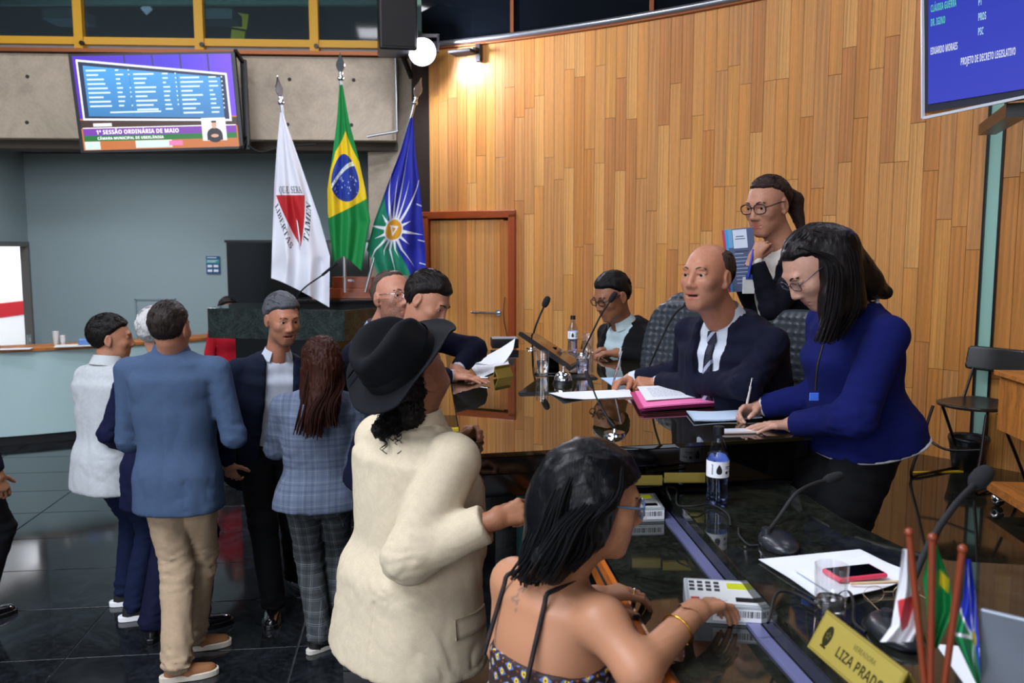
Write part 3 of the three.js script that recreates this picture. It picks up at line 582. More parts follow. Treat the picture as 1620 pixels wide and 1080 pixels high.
function legsField(S, o, g) {
  const k = S.H / 1.75 * (o.legBulk || 1), P0 = [], r = g.r || [0.087, 0.07, 0.061], sd = g.seed || 3, bottom = g.bottom === undefined ? 0.035 : g.bottom;
  const rows = grow(torsoRows(S, o), g.loose || 0.0); const pel = S.torFn(loft([[-0.12 * S.T, rows[1][1] * 0.93, rows[1][2] * 0.95, -0.014], [0.02 * S.T, rows[1][1], rows[1][2], -0.012], [g.waist || 0.22 * S.T, rows[2][1], rows[2][2], rows[2][3]]]));
  const legs = ['L', 'R'].map(s => unite([rc(S['hp' + s], S['kn' + s], r[0] * k, r[1] * k), rc(S['kn' + s], S['an' + s].clone().add(V(0, 0.0, 0)), r[1] * k, r[2] * k)], 0.025));
  const seat = rc(S.hip.clone().addScaledVector(S.L, 0.06).addScaledVector(S.F, -0.045).addScaledVector(S.U, -0.03), S.hip.clone().addScaledVector(S.L, -0.06).addScaledVector(S.F, -0.045).addScaledVector(S.U, -0.03), 0.095 * k, 0.095 * k);
  const lim = Math.min(S.anL.y, S.anR.y), amp = (g.fold === undefined ? 0.006 : g.fold) * 1.7;
  return (x, y, z) => {
    const a = legs[0](x, y, z), b = legs[1](x, y, z); let d = smin(Math.min(a, b), pel(x, y, z), 0.06); d = smin(d, seat(x, y, z), 0.05);
    const s = a < b ? 'L' : 'R', an = S['an' + s]; d = smax(d, an.y - bottom - y, 0.006);
    if (d < 0.05 && amp) {
      const kn = S['kn' + s], q = Math.exp(-((x - kn.x) ** 2 + (y - kn.y) ** 2 + (z - kn.z) ** 2) / 0.02) + Math.exp(-((y - an.y) ** 2) / 0.006) * 1.2;
      d += folds(x, y, z, amp, sd) + amp * 0.8 * q * noise3(x * 9 + sd, y * 36, z * 9);
    }
    return d;
  };
}
let triCount = 0;
function finish(geo, S) { geo.translate(-S.base.x, -S.base.y, -S.base.z); triCount += (geo.index ? geo.index.count : geo.attributes.position.count) / 3; return geo; }
const handGrip = {};
// build one person; o holds the pose and clothing
function person(o) {
  const S = skeleton(o), g = thing('person', o.label, 'person', S.base.toArray(), 0, undefined); S.group = g;
  const cell = o.cell || 0.0125, fine = o.fine || 0.0048, skin = col(o.skin || 0xb98262).multiplyScalar(0.84), lips = col(o.lips || 0xa0564a), neckL = S.toHead(S.neck.clone().addScaledVector(S.U, -0.02));
  // body
  const parts = [], hf = S.headFn(headField({ ...(o.face || {}) }, neckL)), hb = boundsOf([S.fromHead(0, 0.14, 0), S.fromHead(0, -0.13, 0), S.fromHead(0.1, 0, 0), S.fromHead(-0.1, 0, 0), S.fromHead(0, 0, 0.13), S.fromHead(0, 0, -0.13), S.neck], 0.07);
  const beard = o.beard ? col(o.beard) : null;
  parts.push(paint(netMesh(hf, hb, fine), p => {
    const h = S.toHead(p), c = skin.clone(); c.offsetHSL(0, 0, 0.02 * noise3(p.x * 60, p.y * 60, p.z * 60));
    if (h.z > 0.055 && Math.abs(h.x) < 0.026 && h.y > -0.0755 && h.y < -0.049 + 0.002) c.lerp(lips, (1 - Math.abs(h.x) / 0.027) * (o.lipMix || 0.8));
    if (o.face && o.face.open && h.z < 0.087 && h.z > 0.05 && Math.abs(h.x) < 0.02 && Math.abs(h.y + 0.062) < 0.004) c.setHex(0x3a1512);
    if (beard && h.y < -0.02 + (Math.abs(h.x) > 0.045 ? 0.02 : 0) && h.y > -0.115 && h.z > -0.02 && !(Math.abs(h.x) < 0.022 && h.y > -0.076 && h.y < -0.048) && !(h.y > -0.04 && Math.abs(h.x) < 0.04)) c.lerp(beard, (o.beardMix || 0.6) * clamp(0.75 + 0.5 * noise3(p.x * 400, p.y * 400, p.z * 400), 0, 1));
    return c;
  }));
  const k = S.H / 1.75 * (o.limb || 1), sk = o.bare ? 1 : 0.9, rows = torsoRows(S, o).map((r, i) => [i ? r[0] : -0.1 * S.T, r[1] * (o.bare ? 1 : 0.93), r[2] * (o.bare ? 1 : 0.9), r[3]]);
  const prims = [];
  for (const s of ['L', 'R']) {
    prims.push(rc(S['sh' + s], S['el' + s], 0.05 * k * sk, 0.04 * k * sk), rc(S['el' + s], S['wr' + s], 0.04 * k * sk, 0.027 * k));
    prims.push(rc(S.neck.clone().addScaledVector(S.U, -0.03 * S.H), S['sh' + s], 0.05 * k * sk, 0.05 * k * sk));
    prims.push(rc(S['hp' + s], S['kn' + s], 0.08 * k * sk, 0.055 * k * sk), rc(S['kn' + s], S['an' + s], 0.05 * k * sk, 0.036 * k));
    prims.push(rc(S['an' + s].clone().add(V(0, -0.045, 0)), S['an' + s].clone().addScaledVector(S['toe' + s], 0.12).add(V(0, -0.055, 0)), 0.03, 0.022));
  }
  prims.push(rc(S.neck.clone().addScaledVector(S.U, -0.06), S.neck.clone().lerp(S.head, 0.4), 0.056, 0.048));
  const bodyF = unite([S.torFn(loft(rows)), ...prims], 0.03), allPts = [S.hip, S.neck, S.shL, S.shR, S.elL, S.elR, S.wrL, S.wrR, S.knL, S.knR, S.anL, S.anR, S.hpL, S.hpR];
  parts.push(paint(netMesh(o.bare ? o.bare(bodyF, S) : bodyF, boundsOf(allPts, 0.2), o.bare ? 0.0085 : 0.022), o.bodyPaint ? (p => o.bodyPaint(p, S, skin)) : (() => skin)));
  for (const s of ['L', 'R']) {
    const A = o['arm' + s] || {}, arm = S['wr' + s].clone().sub(S['el' + s]).normalize();
    const D = (A.dir ? A.dir.clone() : arm.clone()).normalize(); let N = A.palm ? A.palm.clone() : S.SL.clone().multiplyScalar(s === 'L' ? -1 : 1); N.addScaledVector(D, -N.dot(D)).normalize();
    const h = handField(S['wr' + s], D, N, s, A.pose || 'relaxed', (A.scale || 1) * S.H / 1.75 * 0.98); S['hand' + s] = h;
    const nails = A.nails ? col(A.nails) : skin.clone().lerp(col(0xe8b8a8), 0.4);
    const hm = netMesh(unite([h.f, rc(S['el' + s].clone().lerp(S['wr' + s], 0.7), S['wr' + s], 0.031 * k, 0.026 * k)], 0.02), boundsOf([S['wr' + s], ...h.tips.map(t => t.p), h.at(0.05, 0.04, 0), h.at(0.05, -0.04, 0)], 0.035), A.fine || fine);
    parts.push(paint(hm, p => { const c = skin.clone(); c.offsetHSL(0, 0, 0.015 * noise3(p.x * 90, p.y * 90, p.z * 90)); for (const t of h.tips) { const d = p.clone().sub(t.p); if (d.length() < 0.0125 && d.dot(t.back) > 0.0035) c.copy(nails); } return c; }));
  }
  const skinMat = phys(0xffffff, 0.48, { vertexColors: true, specularIntensity: 0.7 });
  const body = part('body', finish(join(parts), S), skinMat, g);
  const bb = pad => boundsOf(allPts, pad || 0.26);
  // face details
  if (!o.noFace) {
    const eye = new THREE.SphereGeometry(0.0125, 20, 14).rotateX(Math.PI / 2), iris = col(o.iris || 0x2a1a10), wht = col(0xb4a89e);
    paint(eye, p => p.z > 0.0099 ? (p.z > 0.0117 ? col(0x050404) : iris) : wht);
    const eyes = [1, -1].map(s => { const e = eye.clone(); e.translate(s * 0.032, 0.0105, 0.0735); return e; });
    const toW = geo => { const m = new THREE.Matrix4().makeBasis(S.hx.clone().multiplyScalar(S.hs), S.hy.clone().multiplyScalar(S.hs), S.hz.clone().multiplyScalar(S.hs)); m.setPosition(S.head); return finish(geo.applyMatrix4(m), S); };
    S.toW = toW;
    for (const e of eyes) part('eye', toW(e), phys(0xffffff, 0.12, { vertexColors: true }), g);
    const bm = std(o.browColor || o.hairColor || 0x1c1410, 0.8);
    for (const s of [1, -1]) part('eyebrow', toW(tube([V(s * 0.014, 0.031, 0.0905), V(s * 0.03, 0.0365, 0.0885), V(s * 0.047, 0.031, 0.0765)], o.browThick || 0.0032, 10, 6)), bm, g);
  }
  S.toWorld = geo => { const m = new THREE.Matrix4().makeBasis(S.hx.clone().multiplyScalar(S.hs), S.hy.clone().multiplyScalar(S.hs), S.hz.clone().multiplyScalar(S.hs)); m.setPosition(S.head); return finish(geo.applyMatrix4(m), S); };
  S.toTorso = geo => { const m = new THREE.Matrix4().makeBasis(S.L, S.U, S.F); m.setPosition(S.hip); return finish(geo.applyMatrix4(m), S); };
  // hair
  if (o.hair && o.hairs === undefined) o.hairs = [450, 0.03];
  if (o.hair) {
    const f = S.headFn(hairField({ ...(o.face || {}), ...o.hair })), extra = o.hairMore ? o.hairMore(S) : null;
    const pts = [S.fromHead(0, 0.18, 0), S.fromHead(0, -0.12, 0), S.fromHead(0.11, 0, 0), S.fromHead(-0.11, 0, 0), S.fromHead(0, 0, 0.13), S.fromHead(0, 0, -0.14), ...(extra ? extra.pts : [])];
    const hg = netMesh(extra ? ((x, y, z) => extra.f(smin(f(x, y, z), extra.g(x, y, z), extra.k || 0.03), x, y, z)) : f, boundsOf(pts, 0.04), o.hairCell || 0.0055);
    const list = [uvBox(finish(hg, S), 1)]; if (o.strands) list.push(...o.strands(S).map(t => finish(t, S))); if (o.hairs) list.push(...scalpHairs(S, { ...(o.face || {}), ...o.hair }, o.hairs[0], o.hairs[1], 7 + (o.hair.seed || 1)));
    part('hair', list, o.hairMat || phys(o.hairColor || 0x14100e, 0.42, { bumpMap: M.hairBump, bumpScale: 0.002, specularIntensity: 0.35 }), g);
  }
  // clothes
  for (const c of o.wear || []) {
    const f = c.f ? c.f(S) : c.legs ? legsField(S, o, c) : upper(S, o, c);
    const geo = uvBox(finish(netMesh(f, bb(), c.cell || cell), S));
    if (c.turnUV) geo.attributes.uv.array.forEach((q, i, a) => { if (i % 2 === 0) { const u = a[i], v = a[i + 1], t = c.turnUV; a[i] = u * Math.cos(t) - v * Math.sin(t); a[i + 1] = u * Math.sin(t) + v * Math.cos(t); } });
    const m = part(c.name, geo, c.mat, g, c.label); S[c.name] = m;
  }
  if (o.shoes) for (const s of ['L', 'R']) {
    const an = S['an' + s], t = S['toe' + s], side = V(t.z, 0, -t.x), y0 = an.y - 0.05 * S.H, q = o.shoes.size || 1, fl = o.shoes.sole || 0.02;
    const heel = V(an.x, y0, an.z).addScaledVector(t, -0.045 * q), o3 = (f2) => frameFn(heel, side, V(0, 1, 0), t, f2);
    const shape = o3(unite([loft([[fl, 0.038 * q, 0.0, 0]].concat([]).length ? [[0, 0.037, 0.05, 0.03], [0.05, 0.034, 0.045, 0.03], [0.09, 0.034, 0.042, 0.035]] : []), rc(V(0, 0.034, 0.08), V(0, 0.024, 0.2), 0.034, 0.024), rc(V(-0.014, 0.026, 0.1), V(-0.012, 0.022, 0.18), 0.03, 0.024), rc(V(0.014, 0.026, 0.1), V(0.014, 0.022, 0.19), 0.03, 0.024)], 0.025));
    const fin = (x, y, z) => smax(shape(x, y, z), y0 + fl * 0.6 - y, 0.003);
    const bbS = boundsOf([heel, heel.clone().addScaledVector(t, 0.24), heel.clone().add(V(0, 0.1, 0))], 0.06);
    const sh = part('shoe', uvBox(finish(netMesh(fin, bbS, 0.009), S)), o.shoes.mat, g);
    const so = new THREE.Shape(); for (let i = 0; i <= 28; i++) { const a = i / 28 * 2 * Math.PI, lz = 0.098 - 0.133 * Math.cos(a), wd = 0.038 + 0.012 * sstep(0.05, 0.17, lz); const lx = wd * Math.sign(Math.sin(a)) * Math.pow(Math.abs(Math.sin(a)), 0.7); i ? so.lineTo(lx * q, lz * q) : so.moveTo(lx * q, lz * q); }
    const sg = new THREE.ExtrudeGeometry(so, { depth: fl, bevelEnabled: true, bevelSize: 0.003, bevelThickness: 0.003, bevelSegments: 1 });
    sg.applyMatrix4(new THREE.Matrix4().makeBasis(side.clone().negate(), t, V(0, 1, 0)).setPosition(heel.clone().add(V(0, 0.003, 0)))); part('sole', finish(sg, S), o.shoes.soleMat, sh);
  }
  return S;
}
M.hairBump = dataTex(256, 256, (x, y) => { const k = 128 + 90 * noise3(x * 70, y * 6, 3) + 30 * noise3(x * 160, y * 14, 8); return [k, k, k]; }, false); M.hairBump.repeat.set(8, 8);
M.weave = dataTex(128, 128, (x, y, i, j) => { const k = 128 + ((i + j) % 4 < 2 ? 40 : -40) + 50 * noise3(i * 0.8, j * 0.8, 2); return [k, k, k]; }, false); M.weave.repeat.set(14, 14);
M.threads = dataTex(256, 256, (x, y, i, j) => { const k = 240 + 5 * tnoise(x, y, 9, 5) + 4 * tnoise(x, y, 40, 7) + 10 * (noise3(i * 0.9, j * 0.25, 3) + noise3(i * 0.25, j * 0.9, 6)) * 0.5; return [k, k, k]; }); M.threads.repeat.set(4, 4);
const cloth = (color, rough = 0.85, more = {}) => phys(color, rough, { map: M.threads, bumpMap: M.weave, bumpScale: 0.0005, specularIntensity: 0.35, ...more });
function strandTubes(curves, n, spread, r, seed, wave = 0.006) { // loose locks along guide curves
  const rr = mulberry(seed), out = [];
  for (let i = 0; i < n; i++) {
    const c = curves[Math.floor(rr() * curves.length)], a = rr() * 6.28, q = Math.sqrt(rr()) * spread, ph = rr() * 6, fr = 2 + rr() * 3, ox = Math.cos(a) * q, oz = Math.sin(a) * q, oy = (rr() - 0.5) * spread;
    const pts = c.map((p, k) => { const t = k / (c.length - 1), s = 0.35 + 0.65 * Math.sin(Math.min(1, t * 1.2) * 1.57); return V(p.x + ox * s + wave * t * Math.sin(ph + fr * t * 6), p.y + oy * t * 0.6, p.z + oz * s + wave * t * Math.cos(ph * 1.3 + fr * t * 6)); });
    out.push(tube(pts, r * (0.7 + 0.6 * rr()), 12, 4));
  }
  return out;
}
function glasses(S, mat, wire = 0.0018, rx = 0.024, ry = 0.018, lensTint = 0xffffff) {
  const fr = []; const z = 0.1, y = 0.01;
  for (const s of [1, -1]) {
    const pts = []; for (let i = 0; i < 24; i++) { const a = i / 24 * Math.PI * 2, c = Math.cos(a), n = Math.sin(a); pts.push(V(s * 0.033 + rx * Math.sign(c) * Math.pow(Math.abs(c), 0.75), y + ry * Math.sign(n) * Math.pow(Math.abs(n), 0.75), z - 0.004 * Math.abs(s * 0.033 + rx * c) / 0.05)); }
    fr.push(tube(pts, wire, 48, 6, true)); fr.push(tube([V(s * (0.033 + rx), y + 0.006, z - 0.004), V(s * 0.07, y + 0.008, z - 0.022), V(s * 0.08, y + 0.008, 0.0), V(s * 0.079, y - 0.004, -0.03)], wire, 16, 6));
  }
  fr.push(tube([V(-0.01, y + 0.004, z), V(0, y + 0.008, z + 0.003), V(0.01, y + 0.004, z)], wire, 8, 6));
  const m = part('glasses', S.toWorld(join(fr)), mat, S.group);
  for (const s of [1, -1]) part('lens', S.toWorld(new THREE.CylinderGeometry(1, 1, 0.002, 20).rotateX(Math.PI / 2).scale(rx, ry, 1).translate(s * 0.033, y, z - 0.002)), phys(lensTint, 0.03, { transmission: 1, thickness: 0, ior: 1.5 }), m);
}
// an open V at the front of a jacket, with lapels standing proud of it
function lapelFront(yV, top, halfTop, belowOpen = 0) {
  return (d, x, y, z) => {
    if (z < 0) return d; const t = clamp((y - yV) / (top - yV), 0, 1), w = y > yV ? t * halfTop : belowOpen ? belowOpen * clamp((yV - y) * 4, 0, 1) : 0, ax = Math.abs(x);
    if (y > yV) { const band = ax - w; const lw = 0.02 + 0.06 * Math.sin(Math.PI * clamp(t * 0.85 + 0.08, 0, 1)); if (band > 0 && band < lw) d -= 0.006 * sstep(0, 0.006, band) * (1 - sstep(lw - 0.006, lw, band)); }
    if (w > 0) d = smax(d, w - ax, 0.004); else if (y < yV) d += 0.006 * (1 - sstep(0, 0.007, Math.abs(x - 0.012)));
    return d;
  };
}

function surfZ(f, S, x, y) { let z = 0.34; for (let i = 0; i < 60; i++) { const p = S.tor(x, y, z), d = f(p.x, p.y, p.z); if (d < 0.0008) break; z -= Math.max(d * 0.7, 0.0008); } return z; }

// short hairs lying over the skull, so that the hairline and surface break up into locks
function scalpHairs(S, o, n, len, seed) {
  const f = hairField({ ...o, rough: 0 }), r = mulberry(seed), out = [], rx = 0.075 * (o.wide || 1), ry = 0.0865 + (o.top || 0), rz = 0.0975, cy = 0.036 + (o.top || 0) * 0.5, cz = -0.0185, t = o.thick || 0.012;
  const dirs = o.comb || [0.15, 0.25, -1];
  for (let tries = 0; tries < n * 6 && out.length < n; tries++) {
    const a = r() * 6.283, u = r() * 2 - 1, q = Math.sqrt(1 - u * u), N = V(q * Math.cos(a), u, q * Math.sin(a)), at2 = (v, h) => V(v.x * (rx + h), cy + v.y * (ry + h), cz + v.z * (rz + h));
    const p0 = at2(N, 0.003); if (f(p0.x, p0.y, p0.z) > 0) continue;
    const side = p0.y < 0.05 || p0.z < -0.06, d = side ? V(0.1 * (r() - 0.5), -1, -0.35) : V(dirs[0] * Math.sign(p0.x || 1) + 0.35 * (r() - 0.5), dirs[1], dirs[2]);
    const v = N.clone(), pts = [], L = len * (0.6 + 0.8 * r()), lift = t * (0.85 + 0.35 * r());
    for (let k = 0; k <= 4; k++) { pts.push(at2(v, lerp(0.002, lift, Math.sin(k / 4 * 1.4)))); const tan = d.clone().addScaledVector(v, -d.dot(v)).normalize(); v.addScaledVector(tan, L / 4 / 0.085).normalize(); }
    if (f(pts[4].x, pts[4].y, pts[4].z) > 0.012) continue;
    const g = new THREE.TubeGeometry(new THREE.CatmullRomCurve3(pts), 4, o.hairR || 0.0016, 3); out.push(S.toWorld(g));
  }
  return out;
}

function chestField(S, o, loose) { const b = S.torFn(loft(grow(torsoRows(S, o), loose))), k = S.H / 1.75, pads = ['L', 'R'].map(q => rc(S.neck.clone().addScaledVector(S.U, -0.022 * S.H).addScaledVector(S.F, -0.012), S['sh' + q], 0.047 * k, 0.045 * k)); return (x, y, z) => smin(smin(b(x, y, z), pads[0](x, y, z), 0.05), pads[1](x, y, z), 0.05); }
M.dressCloth = phys(0xffffff, 0.7, { map: canvasTex(256, 256, (c, w, h) => { // printed dress: yellow lozenges, blue and brown diamonds
  c.fillStyle = '#2a1712'; c.fillRect(0, 0, w, h);
  for (let i = -1; i < 3; i++) for (let j = -1; j < 3; j++) { const x = i * 128 + (j % 2 ? 64 : 0) + 32, y = j * 64 * 2 * 0.5 + 32; c.fillStyle = '#4c68a8'; c.beginPath(); c.moveTo(x, y - 30); c.lineTo(x + 40, y); c.lineTo(x, y + 30); c.lineTo(x - 40, y); c.fill(); c.fillStyle = '#d8b52c'; c.beginPath(); c.ellipse(x, y, 15, 21, 0, 0, 7); c.fill(); c.fillStyle = '#7a3a22'; c.fillRect(x + 58, y - 6, 14, 14); c.fillStyle = '#3a2012'; c.beginPath(); c.ellipse(x, y, 5, 8, 0, 0, 7); c.fill(); }
}) }); M.dressCloth.map.repeat.set(11, 11);
M.beads = canvasTex(256, 16, (c, w, h) => { const cs = ['#1a1420', '#8a78c0', '#b04030', '#1a1420', '#d8c8a0', '#30205a', '#c87830']; for (let i = 0; i < 32; i++) { c.fillStyle = cs[(i * 5) % 7]; c.fillRect(i * 8, 0, 8, h); } });
M.tieStripe = canvasTex(128, 128, (c, w, h) => { c.fillStyle = '#12172c'; c.fillRect(0, 0, w, h); c.strokeStyle = '#9aa2b4'; c.lineWidth = 16; for (const o of [-64, 64, 192]) { c.beginPath(); c.moveTo(o - 40, 148); c.lineTo(o + 108, 0 - 20); c.stroke(); } });
M.coverPrint = canvasTex(256, 512, (c, w, h) => { c.fillStyle = '#46506e'; c.fillRect(0, 0, w, h); c.fillStyle = '#c2cad6'; c.fillRect(50, 8, 140, 150); c.fillStyle = '#5f97bc'; c.fillRect(0, 0, 44, 150); c.fillStyle = '#a8b4c6'; for (let i = 0; i < 9; i++) c.fillRect(50, 200 + i * 30, 90 + (i * 37) % 80, 5); c.fillStyle = '#20263c'; c.fillRect(80, 60, 80, 6); c.fillRect(70, 80, 100, 6); c.fillRect(60, 180, 130, 8); });
M.tumbler = phys(0xffffff, 0.02, { transmission: 1, thickness: 0, ior: 1.9 });
M.barcode = std(0xffffff, 0.6, { map: canvasTex(256, 64, (c, w, h) => { c.fillStyle = '#e8eaec'; c.fillRect(0, 0, w, h); c.fillStyle = '#222'; const r = mulberry(4); for (let x = 20; x < 236; x += 3 + r() * 5) c.fillRect(x, 8, 1 + r() * 3, 34); c.font = '12px sans-serif'; c.fillText('0 0 1 7 4 2', 80, 58); }) });
M.bottleLabel = canvasTex(512, 128, (c, w, h) => { c.fillStyle = '#eef1f6'; c.fillRect(0, 0, w, h); c.fillStyle = '#101014'; for (const x of [90, 346]) { c.beginPath(); c.moveTo(x, 22); c.bezierCurveTo(x + 30, 66, x + 26, 100, x, 100); c.bezierCurveTo(x - 26, 100, x - 30, 66, x, 22); c.fill(); c.beginPath(); c.arc(x + 60, 88, 12, 0, 7); c.fill(); c.fillRect(x + 48, 40, 60, 6); c.fillRect(x + 84, 82, 40, 8); c.fillRect(x + 48, 54, 44, 4); c.save(); c.translate(x - 44, 104); c.rotate(-1.57); c.font = 'bold 22px sans-serif'; c.fillText('mineral', 0, 0); c.restore(); } });
M.flagWeave = dataTex(64, 64, (x, y, i, j) => { const k = (i + j) % 2 ? 200 : 60; return [k, k, k]; }, false); M.flagWeave.repeat.set(60, 60);
M.leather = std(0x2a3036, 0.42);
// ---------------------------------------------------------------- presiding table on the dais
const TT = 1.43; // top of the table
const tNL = PH(733, 719, TT), tNR = PH(1286, 690, TT), tFR = V(0.79, TT, -5.22), tFR2 = V(0.83, TT, -4.55), tFL = V(-0.42, TT, -5.3);
{
  const g = thing('presiding_table', 'long dark glossy glass topped table on the dais', 'table', [0.3, DAIS, -3.9]);
  const rel = p => [p.x - 0.3, p.z + 3.9];
  const outline = [tNL, tNR, V(1.02, TT, -3.2), tFR2, tFR, tFL].map(rel), h = TT - DAIS;
  part('glass_top', slab(outline, h - 0.014, h, 0.002), phys(0x1a1709, 0.012, { ior: 2.15 }), g, 'mirror-like dark glass sheet');
  const inset = (s) => outline.map(p => [p[0] * s + 0.0, p[1] * s]);
  part('top_frame', slab(inset(0.985), h - 0.075, h - 0.016, 0.004), M.blackGloss, g);
  part('apron', slab(inset(0.93), h - 0.165, h - 0.07, 0.003), M.blackGloss, g);
  const lg = []; for (const p of inset(0.84)) lg.push([p[0], p[1]]);
  part('pedestal', slab(lg.map(p => [p[0] * 0.42 - 0.08, p[1] * 0.86 - 0.1]), 0, h - 0.18), M.blackMatte, g);
  const r = thing('table_skirt', 'green marble and teal glass panel with wood brace under the presiding table', 'panel', [0, 0, 0]);
  const A = P(786, 740, 3.0), B = P(806, 740, 3.0), C = P(846, 740, 3.02);
  part('marble_pier', uvBox(box(0.075, 1.33, 0.4, (A.x + B.x) / 2 + 0.01, 0.665, -3.14)), M.greenGranite, r);
  part('teal_panel', box(0.11, 1.33, 0.3, (B.x + C.x) / 2 + 0.02, 0.665, -3.12), phys(0x3f8a8c, 0.15), r, 'teal glass panel');
  part('wood_brace', [beam(P(835, 738, 2.9), P(905, 835, 2.95), 0.05, 0.12), beam(P(850, 738, 2.86), P(925, 815, 2.9), 0.03, 0.1)], M.deskWood, r, 'orange wood brace');
}
for (const [u0, u1, v] of [[1001, 1049, 752], [1050, 1117, 748]]) {
  const a = P(u0, v, 2.7), b = P(u1, v, 2.7), w = b.x - a.x;
  const g = thing('name_plate', `olive brass name plate seen from behind below the presiding table, ${u0 < 1020 ? 'smaller left' : 'wider right'} one`, 'name plate', [(a.x + b.x) / 2, a.y - 0.014, -2.7], 0, 'brass plates under the table edge');
  part('plate', box(w - 0.004, 0.03, 0.004, 0, 0.0, 0.0, 0.001), M.gold, g); part('foot', box(w - 0.004, 0.006, 0.04, 0, -0.015, -0.02), M.gold, g);
}
// ---------------------------------------------------------------- councillors' desk in the foreground
const WORK = 1.17, LEDGE = 1.25, FLOOR2 = 0.42;
{
  const g = thing('council_desk', 'curved black granite desk with raised ledge in the foreground', 'desk', [0.6, FLOOR2, -2]);
  const rel = (x, z) => [x - 0.6, z + 2];
  const w0 = WORK - FLOOR2, l0 = LEDGE - FLOOR2;
  const front = [[0.225, -2.88], [0.262, -2.39], [0.311, -1.89], [0.345, -1.6], [0.40, -1.2]], step = [[0.515, -2.88], [0.53, -2.65], [0.584, -1.85], [0.623, -1.5], [0.70, -1.1]];
  part('work_top', uvBox(slab([...front, ...step.slice().reverse()].map(p => rel(...p)), w0 - 0.035, w0, 0.003)), M.deskGranite, g, 'lower work surface of polished granite');
  part('front_edge', tubeBand(front.map(p => V(p[0] - 0.6, w0 - 0.045, p[1] + 2)), 0.03, 0.085), M.deskWood, g, 'wooden front edge');
  part('metal_inlay', [tubeBand(front.map(p => V(p[0] - 0.6 + 0.0, w0 + 0.001, p[1] + 2)), 0.006, 0.006), tubeBand(front.map(p => V(p[0] - 0.6 - 0.017, w0 - 0.03, p[1] + 2)), 0.004, 0.014)], M.chrome, g);
  const outer = [[0.955, -2.88], [0.99, -2.5], [1.06, -2.24], [1.13, -2.14], [1.3, -2.11], [2.4, -2.08], [2.4, -0.95], [0.76, -0.95]];
  part('ledge_top', uvBox(slab([...step, ...outer.slice().reverse()].map(p => rel(...p)), l0 - 0.03, l0, 0.003)), M.deskGranite, g, 'raised ledge of polished granite');
  part('riser', uvBox(slab([...step.map(p => [p[0] + 0.006, p[1]]), ...step.slice().reverse().map(p => [p[0] + 0.05, p[1]])].map(p => rel(...p)), w0 - 0.03, l0 - 0.028)), M.deskGranite, g);
  part('cable_channel', tubeBand(step.map(p => V(p[0] - 0.6 - 0.012, w0 + 0.004, p[1] + 2)), 0.03, 0.008), std(0x8486b4, 0.25, { metalness: 0.4 }), g, 'polished metal strip with a blue reflection put into its colour');  // violet blue tint paints in the reflection of the blue screen
  part('base', slab([[0.55, -2.8], [0.6, -1.9], [0.68, -1.15], [2.3, -1.0], [2.3, -2.0], [1.2, -2.03], [0.98, -2.2], [0.93, -2.8]].map(p => rel(...p)), 0, w0 - 0.036), M.blackMatte, g);
}
function tubeBand(pts, w, h) { const out = []; for (let i = 0; i + 1 < pts.length; i++) out.push(beam(pts[i], pts[i + 1].clone().addScaledVector(pts[i + 1].clone().sub(pts[i]).normalize(), 0.002), w, h)); return join(out); }
struct('floor_tier', uvBox(slab([[-0.12, -2.5], [-0.02, -0.6], [2.4, -0.6], [2.4, -2.6], [0.33, -2.6]], 0, FLOOR2)), M.blackMatte, 'raised floor tier under the council desk', 'floor');

// ---------------------------------------------------------------- voting terminals, microphones, bottle, glass and papers
const lcd = std(0xb6bd1e, 0.3, { emissive: 0x9aa010, emissiveIntensity: 0.35 });
function terminal(pos, turn, label) {
  const g = thing('voting_terminal', label, 'voting terminal', pos, turn, 'voting terminals on the desk');
  const w = 0.18, d = 0.125, h = 0.05;
  const sh = new THREE.Shape([[0, 0], [d, 0], [d, h], [0, h * 0.75]].map(p => new THREE.Vector2(...p)));
  part('housing', new THREE.ExtrudeGeometry(sh, { depth: w, bevelEnabled: true, bevelSize: 0.003, bevelThickness: 0.003, bevelSegments: 2 }).rotateY(Math.PI / 2).translate(-w / 2, 0, d / 2), std(0xa9b0b4, 0.45), g);
  const tilt = Math.atan2(h * 0.25, d), top = (x, z, bw, bd, bh, y = 0) => box(bw, bh, bd, 0, 0, 0, 0.001).rotateX(tilt).translate(x, h * 0.75 + 0.004 + (d / 2 - z) * Math.tan(tilt) + y, z);
  part('face', top(0, 0, w * 0.92, d * 0.9, 0.002), std(0xd9dcda, 0.5), g);
  part('screen', top(0.04, -0.03, 0.06, 0.03, 0.004), lcd, g, 'yellow green display');
  part('scanner', top(0.05, 0.035, 0.05, 0.022, 0.003), M.black, g);
  const kg = top(0, 0, 0.013, 0.011, 0.005); for (let i = 0; i < 4; i++) for (let j = 0; j < 3; j++) { const k = part('key', kg, std(0x2d3236, 0.5), g); k.position.set(-0.075 + i * 0.02, 0.001 + (0.02 - j * 0.018 + 0.01) * -Math.tan(tilt) * -1 * -1 + j * 0.0, -0.042 + j * 0.018); k.position.y = (0.042 - j * 0.018) * Math.tan(tilt); }
  for (const [x, c] of [[-0.07, 0xb2202a], [-0.035, 0x1d9a48], [-0.005, 0xd8d8d8]]) { const b = part('button', top(x, 0.04, 0.02, 0.012, 0.006), std(c, 0.4), g); }
  part('sticker', box(0.12, 0.03, 0.001, 0.03, 0.02, d / 2 + 0.0045), M.barcode, g, 'barcode sticker');
  return g;
}
terminal([0.40, WORK + 0.004, -2.76], 0.08, 'grey voting terminal at the far end of the desk, partly behind the black hair');
terminal([0.515, WORK + 0.004, -2.0], -0.15, 'grey voting terminal under the hand of the seated woman');
